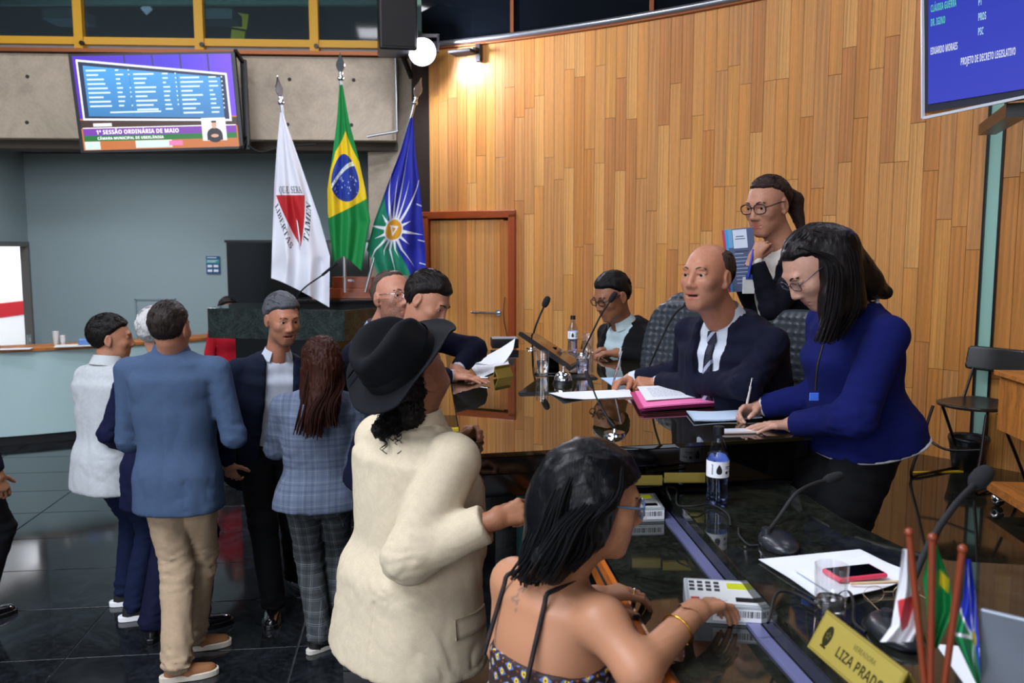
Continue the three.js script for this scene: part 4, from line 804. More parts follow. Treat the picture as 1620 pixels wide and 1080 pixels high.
function gooseneck(base, pts, label, foam, baseShape, r = 0.0055) {
  const g = thing('microphone', label, 'microphone', base, 0);
  const rel = pts.map(p => p.clone().sub(g.position));
  part('neck', tube(rel, r, 32, 10), M.blackMatte, g);
  const e = rel[rel.length - 1], d = e.clone().sub(rel[rel.length - 2]).normalize();
  const f = lathe([[0, -0.002], [foam * 0.7, 0.004], [foam, 0.02], [foam * 1.05, 0.045], [foam * 0.8, 0.066], [0, 0.074]], 20);
  f.applyQuaternion(new THREE.Quaternion().setFromUnitVectors(V(0, 1, 0), d)); f.translate(e.x, e.y, e.z);
  part('windscreen', f, std(0x15161a, 0.95), g);
  if (baseShape === 'disc') part('stand', [cyl(0.036, 0.038, 0.007, 0, 0.0035, 0, 32), cyl(0.034, 0.036, 0.004, 0, 0.009, 0, 32), cyl(0.006, 0.008, 0.012, 0, 0.016, 0)], M.chrome, g);
  else part('stand', [new THREE.SphereGeometry(1, 24, 16).scale(0.05, 0.028, 0.085).translate(baseShape[0], 0.012, baseShape[1]), cyl(0.012, 0.016, 0.04, 0, 0.03, 0)], std(0x23262b, 0.3), g);
  return g;
}
const H0 = p => p;
{
  let b = PH(1212, 862, LEDGE); gooseneck(b, [b.clone().add(V(0, 0.03, 0)), P(1232, 818, 2.3), P(1258, 782, 2.32), P(1285, 766, 2.36), P(1304, 760, 2.38)], 'black gooseneck microphone on the granite ledge behind the water bottle', 0.014, [0.03, 0.01]);
  b = PH(1402, 1000, LEDGE); gooseneck(b, [b.clone().add(V(0.02, 0.02, 0)), P(1440, 930, 1.66), P(1470, 860, 1.7), P(1510, 800, 1.75), P(1540, 768, 1.8)], 'black gooseneck microphone with thick foam head behind the miniature flags', 0.02, [0.01, 0.02], 0.007);
  b = V(0.385, TT, -2.78); gooseneck(PH(972, 688, TT), [PH(972, 688, TT).add(V(0, 0.03, 0)), P(962, 662, 2.85), P(945, 632, 2.9), P(938, 615, 2.92)], 'small round chrome microphone stand near the front of the glass table', 0.008, 'disc', 0.003);
  b = PH(1026, 585, TT); gooseneck(b, [b.clone().add(V(0, 0.01, 0)), P(1040, 550, 3.75), P(1056, 515, 3.7), P(1070, 493, 3.66), P(1083, 483, 3.63)], 'gooseneck microphone in front of the speaking bald man', 0.013, 'disc', 0.005);
  b = PH(922, 560, TT); gooseneck(b, [b.clone().add(V(0, 0.01, 0)), P(936, 528, 4.85), P(952, 496, 4.8), P(964, 478, 4.78)], 'gooseneck microphone before the man in the black suit', 0.016, 'disc', 0.005);
  b = PH(842, 552, TT); gooseneck(b, [b.clone().add(V(0, 0.01, 0)), P(846, 520, 5.1), P(855, 497, 5.1), P(860, 486, 5.1)], 'short gooseneck microphone at the far end of the glass table', 0.02, 'disc', 0.006);
}
function bottle(p, s, label, fill) {
  const g = thing('water_bottle', label, 'bottle', p, 0); const r = 0.031 * s, h = 0.2 * s;
  const prof = [[0.0, 0.004], [r * 0.6, 0.0], [r * 0.92, 0.004], [r, 0.018 * s], [r * 0.93, 0.05 * s], [r, 0.075 * s], [r, 0.13 * s], [r * 0.94, 0.145 * s], [r * 0.62, 0.172 * s], [r * 0.42, 0.186 * s], [r * 0.42, h]];
  part('shell', lathe(prof), phys(0xe6eeff, 0.04, { transmission: 1, thickness: 0, ior: 1.45 }), g);
  part('water', lathe([[0, 0.005], ...prof.slice(1, fill).map(q => [q[0] * 0.95, q[1] + 0.002]), [0, prof[fill - 1][1] + 0.002]]), phys(0xdfe8ff, 0.02, { transmission: 1, thickness: 0.03, ior: 1.33, attenuationColor: 0x7898e8, attenuationDistance: 0.9 }), g);
  part('cap', cyl(r * 0.5, r * 0.5, 0.024 * s, 0, h + 0.01 * s, 0), std(0x0c0e16, 0.4), g);
  part('label_band', new THREE.CylinderGeometry(r * 1.015, r * 1.015, 0.046 * s, 32, 1, true).rotateY(-1.2).translate(0, 0.104 * s, 0), std(0xffffff, 0.6, { map: M.bottleLabel }), g, 'white label with a black drop');
}
bottle(PH(1134, 796, LEDGE).toArray(), 1.12, 'blue tinted water bottle with white drop label on the granite ledge', 8);
bottle(PH(906, 556, TT).toArray(), 1.0, 'small blue water bottle by the man in the black suit', 6);
function tumbler(p, r, h, fill, label, tint = 0xffffff) {
  const g = thing('glass', label, 'glass', p, 0);
  part('tumbler', lathe([[0, 0.001], [r * 0.88, 0.001], [r * 0.9, 0.006], [r, h], [r - 0.0025, h], [r * 0.9 - 0.0025, 0.014], [0, 0.012]], 40), M.tumbler, g);
  if (fill) part('water', lathe([[0, 0.0135], [r * 0.9 - 0.004, 0.0155], [lerp(r * 0.9, r, fill) - 0.0045, h * fill], [0, h * fill]], 32), phys(tint, 0.02, { transmission: 1, thickness: 0.04, ior: 1.33 }), g);
}
tumbler(PH(1313, 973, LEDGE).toArray(), 0.036, 0.115, 0.36, 'clear tumbler with a little water on the papers in the foreground');
tumbler(PH(858, 594, TT).toArray(), 0.034, 0.125, 0.62, 'tall clear glass of water beside the desk bell');
tumbler(PH(922, 594, TT).toArray(), 0.036, 0.1, 0.85, 'plastic cup of water on a dark coaster', 0xdfe6ff);
tumbler(PH(930, 558, TT).toArray(), 0.036, 0.12, 0, 'empty clear glass behind the tilted monitor');
{
  const p = PH(922, 597, TT), g = thing('coaster', 'flat dark coaster under the plastic cup', 'coaster', [p.x - 0.02, TT, p.z], 0.1); part('pad', box(0.16, 0.008, 0.1, 0, 0.004, 0, 0.002), M.black, g); part('rim', box(0.17, 0.003, 0.11, 0, 0.0015, 0, 0.001), M.blackMatte, g);
  const b = PH(891, 607, TT), q = thing('desk_bell', 'chrome reception bell with black base on the glass table', 'bell', b.toArray());
  part('base', cyl(0.045, 0.05, 0.016, 0, 0.008, 0, 32), M.black, q); part('dome', lathe([[0.042, 0.02], [0.041, 0.03], [0.034, 0.047], [0.018, 0.058], [0, 0.061]]), M.chrome, q); part('plunger', [cyl(0.006, 0.006, 0.02, 0, 0.068, 0), cyl(0.009, 0.009, 0.005, 0, 0.08, 0)], M.chrome, q);
}
{ // tilted flat monitor lying back on its stand
  const a = P(822, 522, 4.55), b = P(905, 577, 4.05);
  const g = thing('monitor', 'flat monitor leaning back with its dark rear to the camera on the glass table', 'monitor', [0.18, TT, -4.3]);
  const rel = p => p.clone().sub(g.position);
  const c1 = rel(P(822, 524, 4.62)), c2 = rel(P(904, 580, 4.02)), e1 = rel(P(850, 528, 4.85)), e2 = rel(P(918, 572, 4.3));
  const panel = (off0, off1, s0) => { const n = c2.clone().sub(c1).cross(e1.clone().sub(c1)).normalize(); if (n.y < 0) n.negate(); const m = c1.clone().add(c2).add(e1).add(e2).multiplyScalar(0.25); const q = [c1, c2, e2, e1].map(p => p.clone().sub(m).multiplyScalar(s0).add(m)); const gg = new THREE.BufferGeometry(), v = []; const lo = q.map(p => p.clone().addScaledVector(n, off0)), hi = q.map(p => p.clone().addScaledVector(n, off1)); const f = (a, b, c, d) => v.push(a, b, c, a, c, d); f(hi[0], hi[1], hi[2], hi[3]); f(lo[3], lo[2], lo[1], lo[0]); for (let i = 0; i < 4; i++) { const j = (i + 1) % 4; f(lo[i], lo[j], hi[j], hi[i]); } gg.setAttribute('position', new THREE.Float32BufferAttribute(v.flatMap(p => p.toArray()), 3)); gg.computeVertexNormals(); return gg; };
  part('casing', panel(-0.022, 0, 1), M.black, g); part('screen', panel(0.0005, 0.003, 0.94), M.blackGloss, g);
  const m = c1.clone().add(c2).add(e1).add(e2).multiplyScalar(0.25);
  part('stand', [beam(m.clone().add(V(0, -0.01, 0)), V(0.03, 0.01, 0.0), 0.06, 0.03), box(0.26, 0.012, 0.2, 0.06, 0.006, -0.02, 0.004)], M.blackGloss, g);
}
const textLines = (c, x0, x1, y0, n, step, h = 3, col2 = '#5a606c', seed = 2) => { const r = mulberry(seed); c.fillStyle = col2; for (let i = 0; i < n; i++) { let x = x0; const end = i % 5 === 4 ? lerp(x0, x1, 0.5) : x1; while (x < end) { const w = 6 + r() * 22; c.fillRect(x, y0 + i * step, Math.min(w, end - x), h); x += w + 5; } } };
M.print = std(0xffffff, 0.8, { map: canvasTex(362, 512, (c, w, h) => { c.fillStyle = '#e6e9ee'; c.fillRect(0, 0, w, h); textLines(c, 40, 320, 70, 26, 14); c.fillStyle = '#444'; c.fillRect(120, 34, 120, 8); }) });
function sheet(name, corners, y, label, mat, lift, group, thick = 0.0012) { // a sheet of paper given by its corners on the table
  const c = corners.map(p => PH(p[0], p[1], y)), m = c.reduce((a, b) => a.add(b.clone()), V()).multiplyScalar(1 / c.length), g = thing(name, label, name === 'folder' ? 'folder' : 'paper', [m.x, y, m.z], 0, group);
  const N = 14, pos = [], uv = [], idx = [], f = (a, b) => { const t = c[0].clone().lerp(c[1], a), s = c[3].clone().lerp(c[2], a); return t.lerp(s, b).sub(m); };
  for (let side = 0; side < 2; side++) for (let j = 0; j <= N; j++) for (let i = 0; i <= N; i++) { const p = f(i / N, j / N), h = lift ? lift(i / N, j / N) : 0; pos.push(p.x, h + 0.0012 + (side ? 0 : thick), p.z); uv.push(i / N, 1 - j / N); }
  const K = (N + 1) * (N + 1), q = (i, j, s) => s * K + j * (N + 1) + i;
  for (let j = 0; j < N; j++) for (let i = 0; i < N; i++) { idx.push(q(i, j, 0), q(i, j + 1, 0), q(i + 1, j, 0), q(i + 1, j, 0), q(i, j + 1, 0), q(i + 1, j + 1, 0)); idx.push(q(i, j, 1), q(i + 1, j, 1), q(i, j + 1, 1), q(i + 1, j, 1), q(i + 1, j + 1, 1), q(i, j + 1, 1)); }
  for (let i = 0; i < N; i++) for (const [a, b] of [[[i, 0], [i + 1, 0]], [[i, N], [i + 1, N]], [[0, i], [0, i + 1]], [[N, i], [N, i + 1]]]) idx.push(q(...a, 0), q(...b, 0), q(...a, 1), q(...b, 0), q(...b, 1), q(...a, 1));
  const ge = new THREE.BufferGeometry(); ge.setAttribute('position', new THREE.Float32BufferAttribute(pos, 3)); ge.setAttribute('uv', new THREE.Float32BufferAttribute(uv, 2)); ge.setIndex(idx); ge.computeVertexNormals();
  part('sheet', ge, mat, g); return g;
}
sheet('paper_sheet', [[868, 622], [995, 616], [1003, 628], [892, 634]], TT, 'single white sheet lying before the clasped hands of the bald man', M.paper, (a, b) => 0.012 * Math.max(0, 0.3 - a) * 3 * b);
sheet('paper_sheet', [[742, 577], [800, 556], [806, 580], [758, 600]], TT, 'printed sheets under the hands of the leaning man', M.print, (a, b) => 0.004 * Math.sin(a * 3));
sheet('paper_sheet', [[744, 577], [815, 551], [812, 566], [790, 580]], TT, 'white sheet curling up beside the leaning man', M.paper, (a, b) => 0.05 * Math.pow(a, 2) + 0.012 * (1 - b), undefined);
sheet('paper_sheet', [[950, 598], [985, 597], [1000, 607], [968, 610]], TT, 'small note under the pen of the bald man', std(0xaecbe6, 0.7));
{ // pink folders, stacked
  const cs = [[1000, 618], [1132, 612], [1162, 634], [1014, 644]];
  for (let k = 0; k < 4; k++) sheet('folder', cs.map((p, i) => [p[0] + k * 1.5 * (k % 2 ? 1 : -1), p[1] + 8 - k * 2]), TT + k * 0.006, `${['bottom', 'second from bottom', 'second from top', 'top'][k]} folder of the pink stack`, std([0x8a2c5c, 0xc0307c, 0xb23068, 0xf07ab0][k], 0.6), (a, b) => 0.003 * Math.sin(a * 3.1), 'pink folders on the table', 0.004);
  sheet('paper_sheet', [[1008, 612], [1120, 607], [1142, 626], [1022, 634]], TT + 0.029, 'printed page on top of the pink folders', M.print);
  sheet('folder', [[1086, 653], [1182, 652], [1206, 664], [1098, 668]], TT + 0.002, 'pale blue folder being written on by the woman in blue', std(0xbcd0e4, 0.6), (a, b) => 0.012 * Math.pow(Math.abs(a - 0.4), 1.2), undefined, 0.004);
  const g = thing('phone', 'thin phone lying near the edge of the glass table', 'phone', PH(1172, 684, TT).toArray(), 0.1); part('case', box(0.14, 0.008, 0.05, 0, 0.005, 0, 0.003), std(0xc9b9ae, 0.3), g); part('screen', box(0.125, 0.001, 0.044, 0, 0.0095, 0), std(0xd6dce8, 0.2), g);
}
{ // small brass name plates on the table
  for (const [u, v, t, lb, w] of [[800, 597, 0.9, 'small angled brass name plate beside the leaning man', 0.12], [931, 553, 1.1, 'small angled brass name plate behind the tilted monitor', 0.12]]) {
    const p = PH(u, v, TT), g = thing('desk_plate', lb, 'name plate', p.toArray(), t, 'brass plates on the glass table');
    part('plate', box(w, 0.055, 0.004, 0, 0.027, 0, 0.001).rotateX(-0.45), M.gold, g); part('back', box(w, 0.055, 0.004, 0, 0.027, -0.03, 0.001).rotateX(0.2), M.gold, g);
  }
  const p = PH(798, 549, TT), g = thing('speaker_box', 'small black box at the far end of the table', 'box', p.toArray(), 0.1); part('case', box(0.17, 0.06, 0.14, 0, 0.03, 0, 0.006), M.black, g); part('lid', box(0.16, 0.004, 0.12, 0, 0.061, 0, 0.001), std(0x8a9098, 0.4), g);
}
// items on the foreground ledge
sheet('paper_sheet', [[1200, 888], [1360, 872], [1432, 905], [1290, 945]], LEDGE, 'crumpled white sheets under the pink phone', M.paper, (a, b) => 0.004 + 0.004 * Math.sin(a * 9 + b * 4) * b);
sheet('paper_sheet', [[1255, 905], [1372, 880], [1440, 918], [1330, 952]], LEDGE + 0.006, 'folded upper white sheet beneath the eyeglasses', M.paper, (a, b) => 0.003 * Math.sin(a * 6 + 1) + 0.003);
{
  const p = PH(1352, 910, LEDGE + 0.016), g = thing('phone', 'pink cased phone with black screen on white sheets', 'phone', p.toArray(), 0.25);
  part('case', box(0.135, 0.012, 0.07, 0, 0.006, 0, 0.005), std(0xe0405c, 0.4), g); part('screen', box(0.122, 0.001, 0.06, 0, 0.0125, 0), M.blackGloss, g);
  const s = thing('spectacles', 'thin framed eyeglasses folded on the foreground papers', 'glasses', PH(1405, 952, LEDGE + 0.012).toArray(), 0.1);
  const fr = [], L = []; for (const x of [-0.035, 0.035]) { fr.push(new THREE.TorusGeometry(0.024, 0.0007, 6, 32).scale(1, 0.8, 1).translate(x, 0.02, 0)); L.push(new THREE.CylinderGeometry(0.0255, 0.0255, 0.001, 24).rotateX(Math.PI / 2).scale(1, 0.8, 1).translate(x, 0.02, 0)); fr.push(tube([V(x * 1.75, 0.022, 0), V(x * 1.9, 0.02, 0.06), V(x * 1.6, 0.004, 0.13)], 0.0008, 10, 6)); } fr.push(bar(V(-0.01, 0.024, 0), V(0.01, 0.024, 0), 0.0012, 6));
  part('frame', fr, std(0xb9a27e, 0.3, { metalness: 0.6 }), s); part('lens', L, M.glass, s);
  const pc = thing('pencil', 'pale wooden pencil beside the pink phone', 'pencil', [0, 0, 0]); const a = PH(1345, 923, LEDGE + 0.02), b = PH(1420, 920, LEDGE + 0.02); pc.position.copy(a); part('shaft', bar(V(0, 0, 0), b.clone().sub(a), 0.0035, 6), std(0xd9bd92, 0.6), pc); part('tip', bar(b.clone().sub(a), b.clone().sub(a).multiplyScalar(1.08), 0.0035, 6, 0.0008), std(0x8a6a48, 0.7), pc);
}
{ // brass name sign with engraved letters
  const a = PH(1262, 1012, LEDGE), t = canvasTex(768, 224, (c, w, h) => {
    c.fillStyle = '#b3a24c'; c.fillRect(0, 0, w, h); const r = mulberry(8); for (let i = 0; i < 1600; i++) { c.fillStyle = `rgba(${r() > 0.5 ? '255,240,160' : '90,80,20'},${r() * 0.05})`; c.fillRect(r() * w, r() * h, 60, 1); }
    c.strokeStyle = '#6c6124'; c.lineWidth = 3; c.strokeRect(8, 8, w - 16, h - 16);
    c.fillStyle = '#2e2c14'; c.beginPath(); c.ellipse(118, 108, 38, 58, 0, 0, 7); c.fill(); c.fillStyle = '#6f6a2c'; c.beginPath(); for (let i = 0; i < 10; i++) { const q = i / 10 * 6.283 - 1.57, rr = i % 2 ? 12 : 28; c.lineTo(118 + rr * Math.cos(q), 104 + rr * Math.sin(q)); } c.fill(); c.fillStyle = '#2e2c14'; c.beginPath(); c.arc(118, 104, 10, 0, 7); c.fill(); c.fillRect(90, 164, 56, 12);
    c.fillStyle = '#2a2814'; c.textAlign = 'center'; c.font = '38px sans-serif'; c.fillText('VEREADORA', 450, 76); c.font = 'bold 78px sans-serif'; c.fillText('LIZA PRADO', 460, 166);
  });
  // the front face runs from upper left to lower right of the picture, leaning back
  const p0 = PH(1293, 1024, LEDGE), p1 = PH(1418, 1132, LEDGE); const mid = p0.clone().add(p1).multiplyScalar(0.5), dir = p1.clone().sub(p0), turn = -Math.atan2(dir.z, dir.x), w = dir.length();
  const g = thing('desk_sign', 'brass desk name sign engraved with a crest in the foreground', 'name plate', mid.toArray(), turn);
  part('plate', box(w, 0.085, 0.006, 0, 0, 0, 0.001).rotateX(-0.5).translate(0, 0.04, 0), M.gold, g);
  part('engraved_face', new THREE.PlaneGeometry(w - 0.004, 0.081).translate(0, 0, 0.0036).rotateX(-0.5).translate(0, 0.04, 0), std(0xffffff, 0.38, { map: t, metalness: 0.35 }), g, 'engraved lettering and crest');
  part('rear_leg', box(w, 0.08, 0.004, 0, 0, 0).rotateX(0.5).translate(0, 0.037, -0.042), M.gold, g);
}
{ // laptop at the right edge
  const p = P(1600, 1090, 1.42); p.y = LEDGE;
  const g = thing('laptop', 'open silver laptop at the right edge of the desk', 'laptop', [0.9, LEDGE, -1.22], 2.45);
  part('base', box(0.34, 0.018, 0.24, 0, 0.012, 0.13, 0.006), std(0x7d848c, 0.35, { metalness: 0.6 }), g);
  part('lid', box(0.34, 0.23, 0.008, 0, 0.115, 0, 0.004).rotateX(-0.25).translate(0, 0.02, 0), std(0x8a929c, 0.3, { metalness: 0.6 }), g);
  part('screen', box(0.32, 0.2, 0.001, 0, 0.115, 0.005).rotateX(-0.25).translate(0, 0.02, 0), M.blackGloss, g); part('keyboard', box(0.3, 0.003, 0.11, 0, 0.0215, 0.09, 0.001), M.black, g);
  sheet('paper_sheet', [[1480, 1020], [1572, 1028], [1590, 1085], [1530, 1090]], LEDGE, 'white sheet under the miniature flags and laptop', M.paper);
}
{ // cables
  const cables = [['thin black cable looped beside the clear tumbler', [[1215, 985], [1235, 935], [1262, 940], [1290, 955], [1325, 958], [1328, 940], [1340, 935], [1350, 950], [1352, 985], [1370, 1000]], LEDGE + 0.012, 0.0035], ['black cable curling from the far voting terminal', [[1062, 792], [1056, 770], [1068, 772], [1075, 800], [1100, 800], [1125, 798], [1150, 812], [1156, 832]], LEDGE + 0.01, 0.003], ['black cable trailing from the ledge microphone', [[1168, 835], [1172, 850], [1186, 862], [1200, 862]], LEDGE + 0.006, 0.003]];
  for (const [label, pts, y, r] of cables) { const g = thing('cable', label, 'cable', PH(pts[0][0], pts[0][1], y).toArray()); const o = g.position; part('cord', tube(pts.map((p, i) => PH(p[0], p[1], y + (i % 3 === 1 ? 0.008 : 0)).sub(o)), r, 60, 7), M.blackMatte, g); }
  const pts = [PH(930, 622, TT + 0.003), PH(945, 640, TT + 0.003), PH(985, 660, TT + 0.003), PH(1050, 702, TT + 0.003)];
}
// ---------------------------------------------------------------- flags
function drapeTex(w, h, draw) { return canvasTex(w, h, draw); }
function hangingFlag(name, label, uTop, vTop, d, left, right, vs, tex, foot, finial) {
  // left / right: outline columns at the heights vs (in the picture), hung in soft pleats around depth d
  const top = P(uTop, vTop, d), g = thing(name, label, 'flag', [P(foot[0], foot[1], d).x, P(foot[0], foot[1], d).y, -d], 0, 'ceremonial flags on poles');
  const o = g.position, rel = p => p.clone().sub(o);
  const pole0 = P(foot[0], foot[1], d), dirp = top.clone().sub(pole0).normalize();
  part('pole', bar(rel(pole0), rel(top), 0.014, 12), M.steel, g);
  const f = lathe([[0, 0], [0.026, 0.004], [0.03, 0.02], [0.018, 0.04], [0.014, 0.05], [0.02, 0.062], [0.012, 0.075], [0, 0.078]], 16), q = new THREE.Quaternion().setFromUnitVectors(V(0, 1, 0), dirp); f.applyQuaternion(q).translate(...rel(top).toArray());
  const fin = part('finial', f, M.chrome, g);
  const sp2 = new THREE.Shape(); sp2.moveTo(0, 0); sp2.quadraticCurveTo(0.05, 0.05, 0.028, 0.1); sp2.quadraticCurveTo(0.01, 0.13, 0, 0.18); sp2.quadraticCurveTo(-0.01, 0.13, -0.028, 0.1); sp2.quadraticCurveTo(-0.05, 0.05, 0, 0);
  const sg = new THREE.ExtrudeGeometry(sp2, { depth: 0.006, bevelEnabled: true, bevelSize: 0.002, bevelThickness: 0.003, bevelSegments: 1 }).translate(0, 0.06, -0.003).rotateY(finial); sg.applyQuaternion(q).translate(...rel(top).toArray()); part('spearhead', sg, M.chrome, fin);
  const NU = 60, NV = 80, pos = [], uv = [], idx = [], sd = uTop * 0.01;
  const prof = (arr, t) => { const x = t * (vs.length - 1), i = Math.min(Math.floor(x), vs.length - 2); const k = x - i, s = k; return lerp(arr[i], arr[i + 1], s); };
  for (let j = 0; j <= NV; j++) for (let i = 0; i <= NU; i++) {
    const t = j / NV, a = i / NU, v = prof(vs, t), u = lerp(prof(left, t), prof(right, t), a), wid = prof(right, t) - prof(left, t);
    const amp = clamp(wid / 100, 0.15, 1) * 0.055, z = amp * (Math.sin(a * 15 + t * 2.2 + sd * 9) * (0.55 + 0.45 * t) + 0.5 * noise3(a * 4, t * 3, sd)) + 0.05;
    const vv = v + (t > 0.85 ? (t - 0.85) / 0.15 * foot[2] * Math.pow(Math.abs(a - foot[3]), 1.2) : 0);
    const p = rel(P(u, vv, d - z)); pos.push(p.x, p.y, p.z); uv.push(a, 1 - t);
  }
  for (let j = 0; j < NV; j++) for (let i = 0; i < NU; i++) { const a = j * (NU + 1) + i, b = a + NU + 1; idx.push(a, b, a + 1, a + 1, b, b + 1); }
  const ge = new THREE.BufferGeometry(); ge.setAttribute('position', new THREE.Float32BufferAttribute(pos, 3)); ge.setAttribute('uv', new THREE.Float32BufferAttribute(uv, 2)); ge.setIndex(idx); ge.computeVertexNormals();
  part('cloth', ge, phys(0xffffff, 0.7, { map: tex, side: THREE.DoubleSide, sheen: 0.2, sheenRoughness: 0.5, bumpMap: M.flagWeave, bumpScale: 0.0004 }), g);
}
{
  // print of the three flags as their cloth hangs: drawn in the cloth's own plane (0..1 across, 0..1 down)
  const mg = drapeTex(512, 1024, (c, w, h) => {
    c.fillStyle = '#e9ebf2'; c.fillRect(0, 0, w, h); c.fillStyle = '#c01f26'; c.beginPath(); c.moveTo(0.06 * w, 0.468 * h); c.lineTo(0.82 * w, 0.468 * h); c.lineTo(0.52 * w, 0.75 * h); c.fill();
    c.fillStyle = '#1b1b22'; c.font = 'bold 56px serif'; c.save(); c.translate(0.34 * w, 0.462 * h); c.fillText('SERA', 70, -6); c.fillText('QUÆ', -100, -6); c.restore();
    c.save(); c.translate(0.035 * w, 0.53 * h); c.rotate(1.02); c.font = 'bold 56px serif'; c.fillText('LIBERTAS', 0, 0); c.restore();
    c.save(); c.translate(0.66 * w, 0.735 * h); c.rotate(-1.05); c.font = 'bold 66px serif'; c.fillText('TAMEN', 0, 0); c.restore();
  });
  hangingFlag('hanging_flag', 'white flag with red triangle and motto hanging from a pole', 445, 166, 7.35, [443, 438, 434, 432, 430, 429], [447, 466, 486, 505, 522, 521], [178, 232, 290, 345, 405, 440], mg, [486, 462, 46, 0.0], 0.9);
  const br = drapeTex(512, 1024, (c, w, h) => {
    c.fillStyle = '#0d8a40'; c.fillRect(0, 0, w, h); c.fillStyle = '#f2cf1d'; c.beginPath(); c.moveTo(0.62 * w, 0.26 * h); c.lineTo(1.25 * w, 0.56 * h); c.lineTo(0.98 * w, 0.66 * h); c.lineTo(0.02 * w, 0.78 * h); c.lineTo(-0.1 * w, 0.6 * h); c.lineTo(0.1 * w, 0.38 * h); c.fill();
    c.fillStyle = '#1c3a9c'; c.beginPath(); c.ellipse(0.47 * w, 0.535 * h, 0.4 * w, 0.14 * h, 0.05, 0, 7); c.fill();
    c.save(); c.beginPath(); c.ellipse(0.47 * w, 0.535 * h, 0.4 * w, 0.14 * h, 0.05, 0, 7); c.clip(); c.strokeStyle = '#e8ece8'; c.lineWidth = 26; c.beginPath(); c.moveTo(0.0, 0.63 * h); c.quadraticCurveTo(0.35 * w, 0.44 * h, 0.9 * w, 0.45 * h); c.stroke(); c.fillStyle = '#1a8a4a'; c.font = 'bold 18px sans-serif'; for (let i = 0; i < 16; i++) { const t = 0.05 + i * 0.055, x = 2 * t * (1 - t) * 0.35 * w + t * t * 0.9 * w, y = (1 - t) * (1 - t) * 0.63 * h + 2 * t * (1 - t) * 0.44 * h + t * t * 0.45 * h; c.save(); c.translate(x, y + 6); c.rotate(-0.75 + t * 0.7); c.fillText('ORDEM E PROGRESSO'[i], -6, 0); c.restore(); }
    const r = mulberry(12); c.fillStyle = '#e8f0f4'; for (let i = 0; i < 27; i++) { const x = w * (0.18 + 0.62 * r()), y = h * (0.52 + 0.13 * r()), s = 4 + r() * 5; c.beginPath(); for (let k = 0; k < 10; k++) { const a = k / 10 * 6.283, q = k % 2 ? s * 0.45 : s; c.lineTo(x + q * Math.cos(a), y + q * 1.3 * Math.sin(a)); } c.fill(); } c.restore();
  });
  hangingFlag('hanging_flag', 'green flag with yellow rhombus and blue starry globe on a pole', 539, 128, 7.5, [537, 533, 526, 518, 519, 527], [542, 552, 566, 578, 586, 572], [134, 190, 245, 300, 350, 405], br, [546, 462, 40, 0.35], 0.2);
  const ub = drapeTex(512, 1024, (c, w, h) => {
    c.fillStyle = '#1f2aa0'; c.fillRect(0, 0, w, h); c.fillStyle = '#0f7d5a'; c.beginPath(); c.moveTo(0, 0.44 * h); c.lineTo(0.42 * w, 0.66 * h); c.lineTo(0.68 * w, h); c.lineTo(0, h); c.fill();
    c.fillStyle = '#e6eaf0'; const cx = 0.42 * w, cy = 0.66 * h; for (let i = 0; i < 16; i++) { const a = i / 16 * 6.283 + 0.1, L = [0.36, 0.22][i % 2] * h * (Math.sin(a) < -0.6 ? 1.6 : 1), q = 0.19; c.beginPath(); c.moveTo(cx + Math.cos(a - q) * 60, cy + Math.sin(a - q) * 80); c.lineTo(cx + Math.cos(a) * L * 0.8, cy + Math.sin(a) * L); c.lineTo(cx + Math.cos(a + q) * 60, cy + Math.sin(a + q) * 80); c.fill(); }
    c.beginPath(); c.ellipse(cx, cy, 92, 84, 0, 0, 7); c.fill(); c.fillStyle = '#e2a320'; c.beginPath(); c.ellipse(cx, cy, 80, 72, 0, 0, 7); c.fill(); c.fillStyle = '#f2f2ee'; c.beginPath(); c.moveTo(cx - 44, cy - 34); c.lineTo(cx + 46, cy - 26); c.lineTo(cx - 4, cy + 48); c.fill(); c.fillStyle = '#d8951c'; c.beginPath(); c.moveTo(cx - 18, cy - 16); c.lineTo(cx + 20, cy - 12); c.lineTo(cx - 2, cy + 20); c.fill();
    c.strokeStyle = '#d8dce8'; c.lineWidth = 7; for (const y of [0.5, 0.73, 0.9]) { c.beginPath(); c.moveTo(0.88 * w, y * h); c.lineTo(w, (y + 0.012) * h); c.stroke(); }
  });
  hangingFlag('hanging_flag', 'blue and green flag with white rays and golden disc on a leaning pole', 655, 166, 7.55, [649, 633, 612, 592, 580, 600], [654, 657, 664, 669, 673, 674], [186, 240, 295, 350, 395, 435], ub, [578, 462, 6, 0.5], 0.4);
}
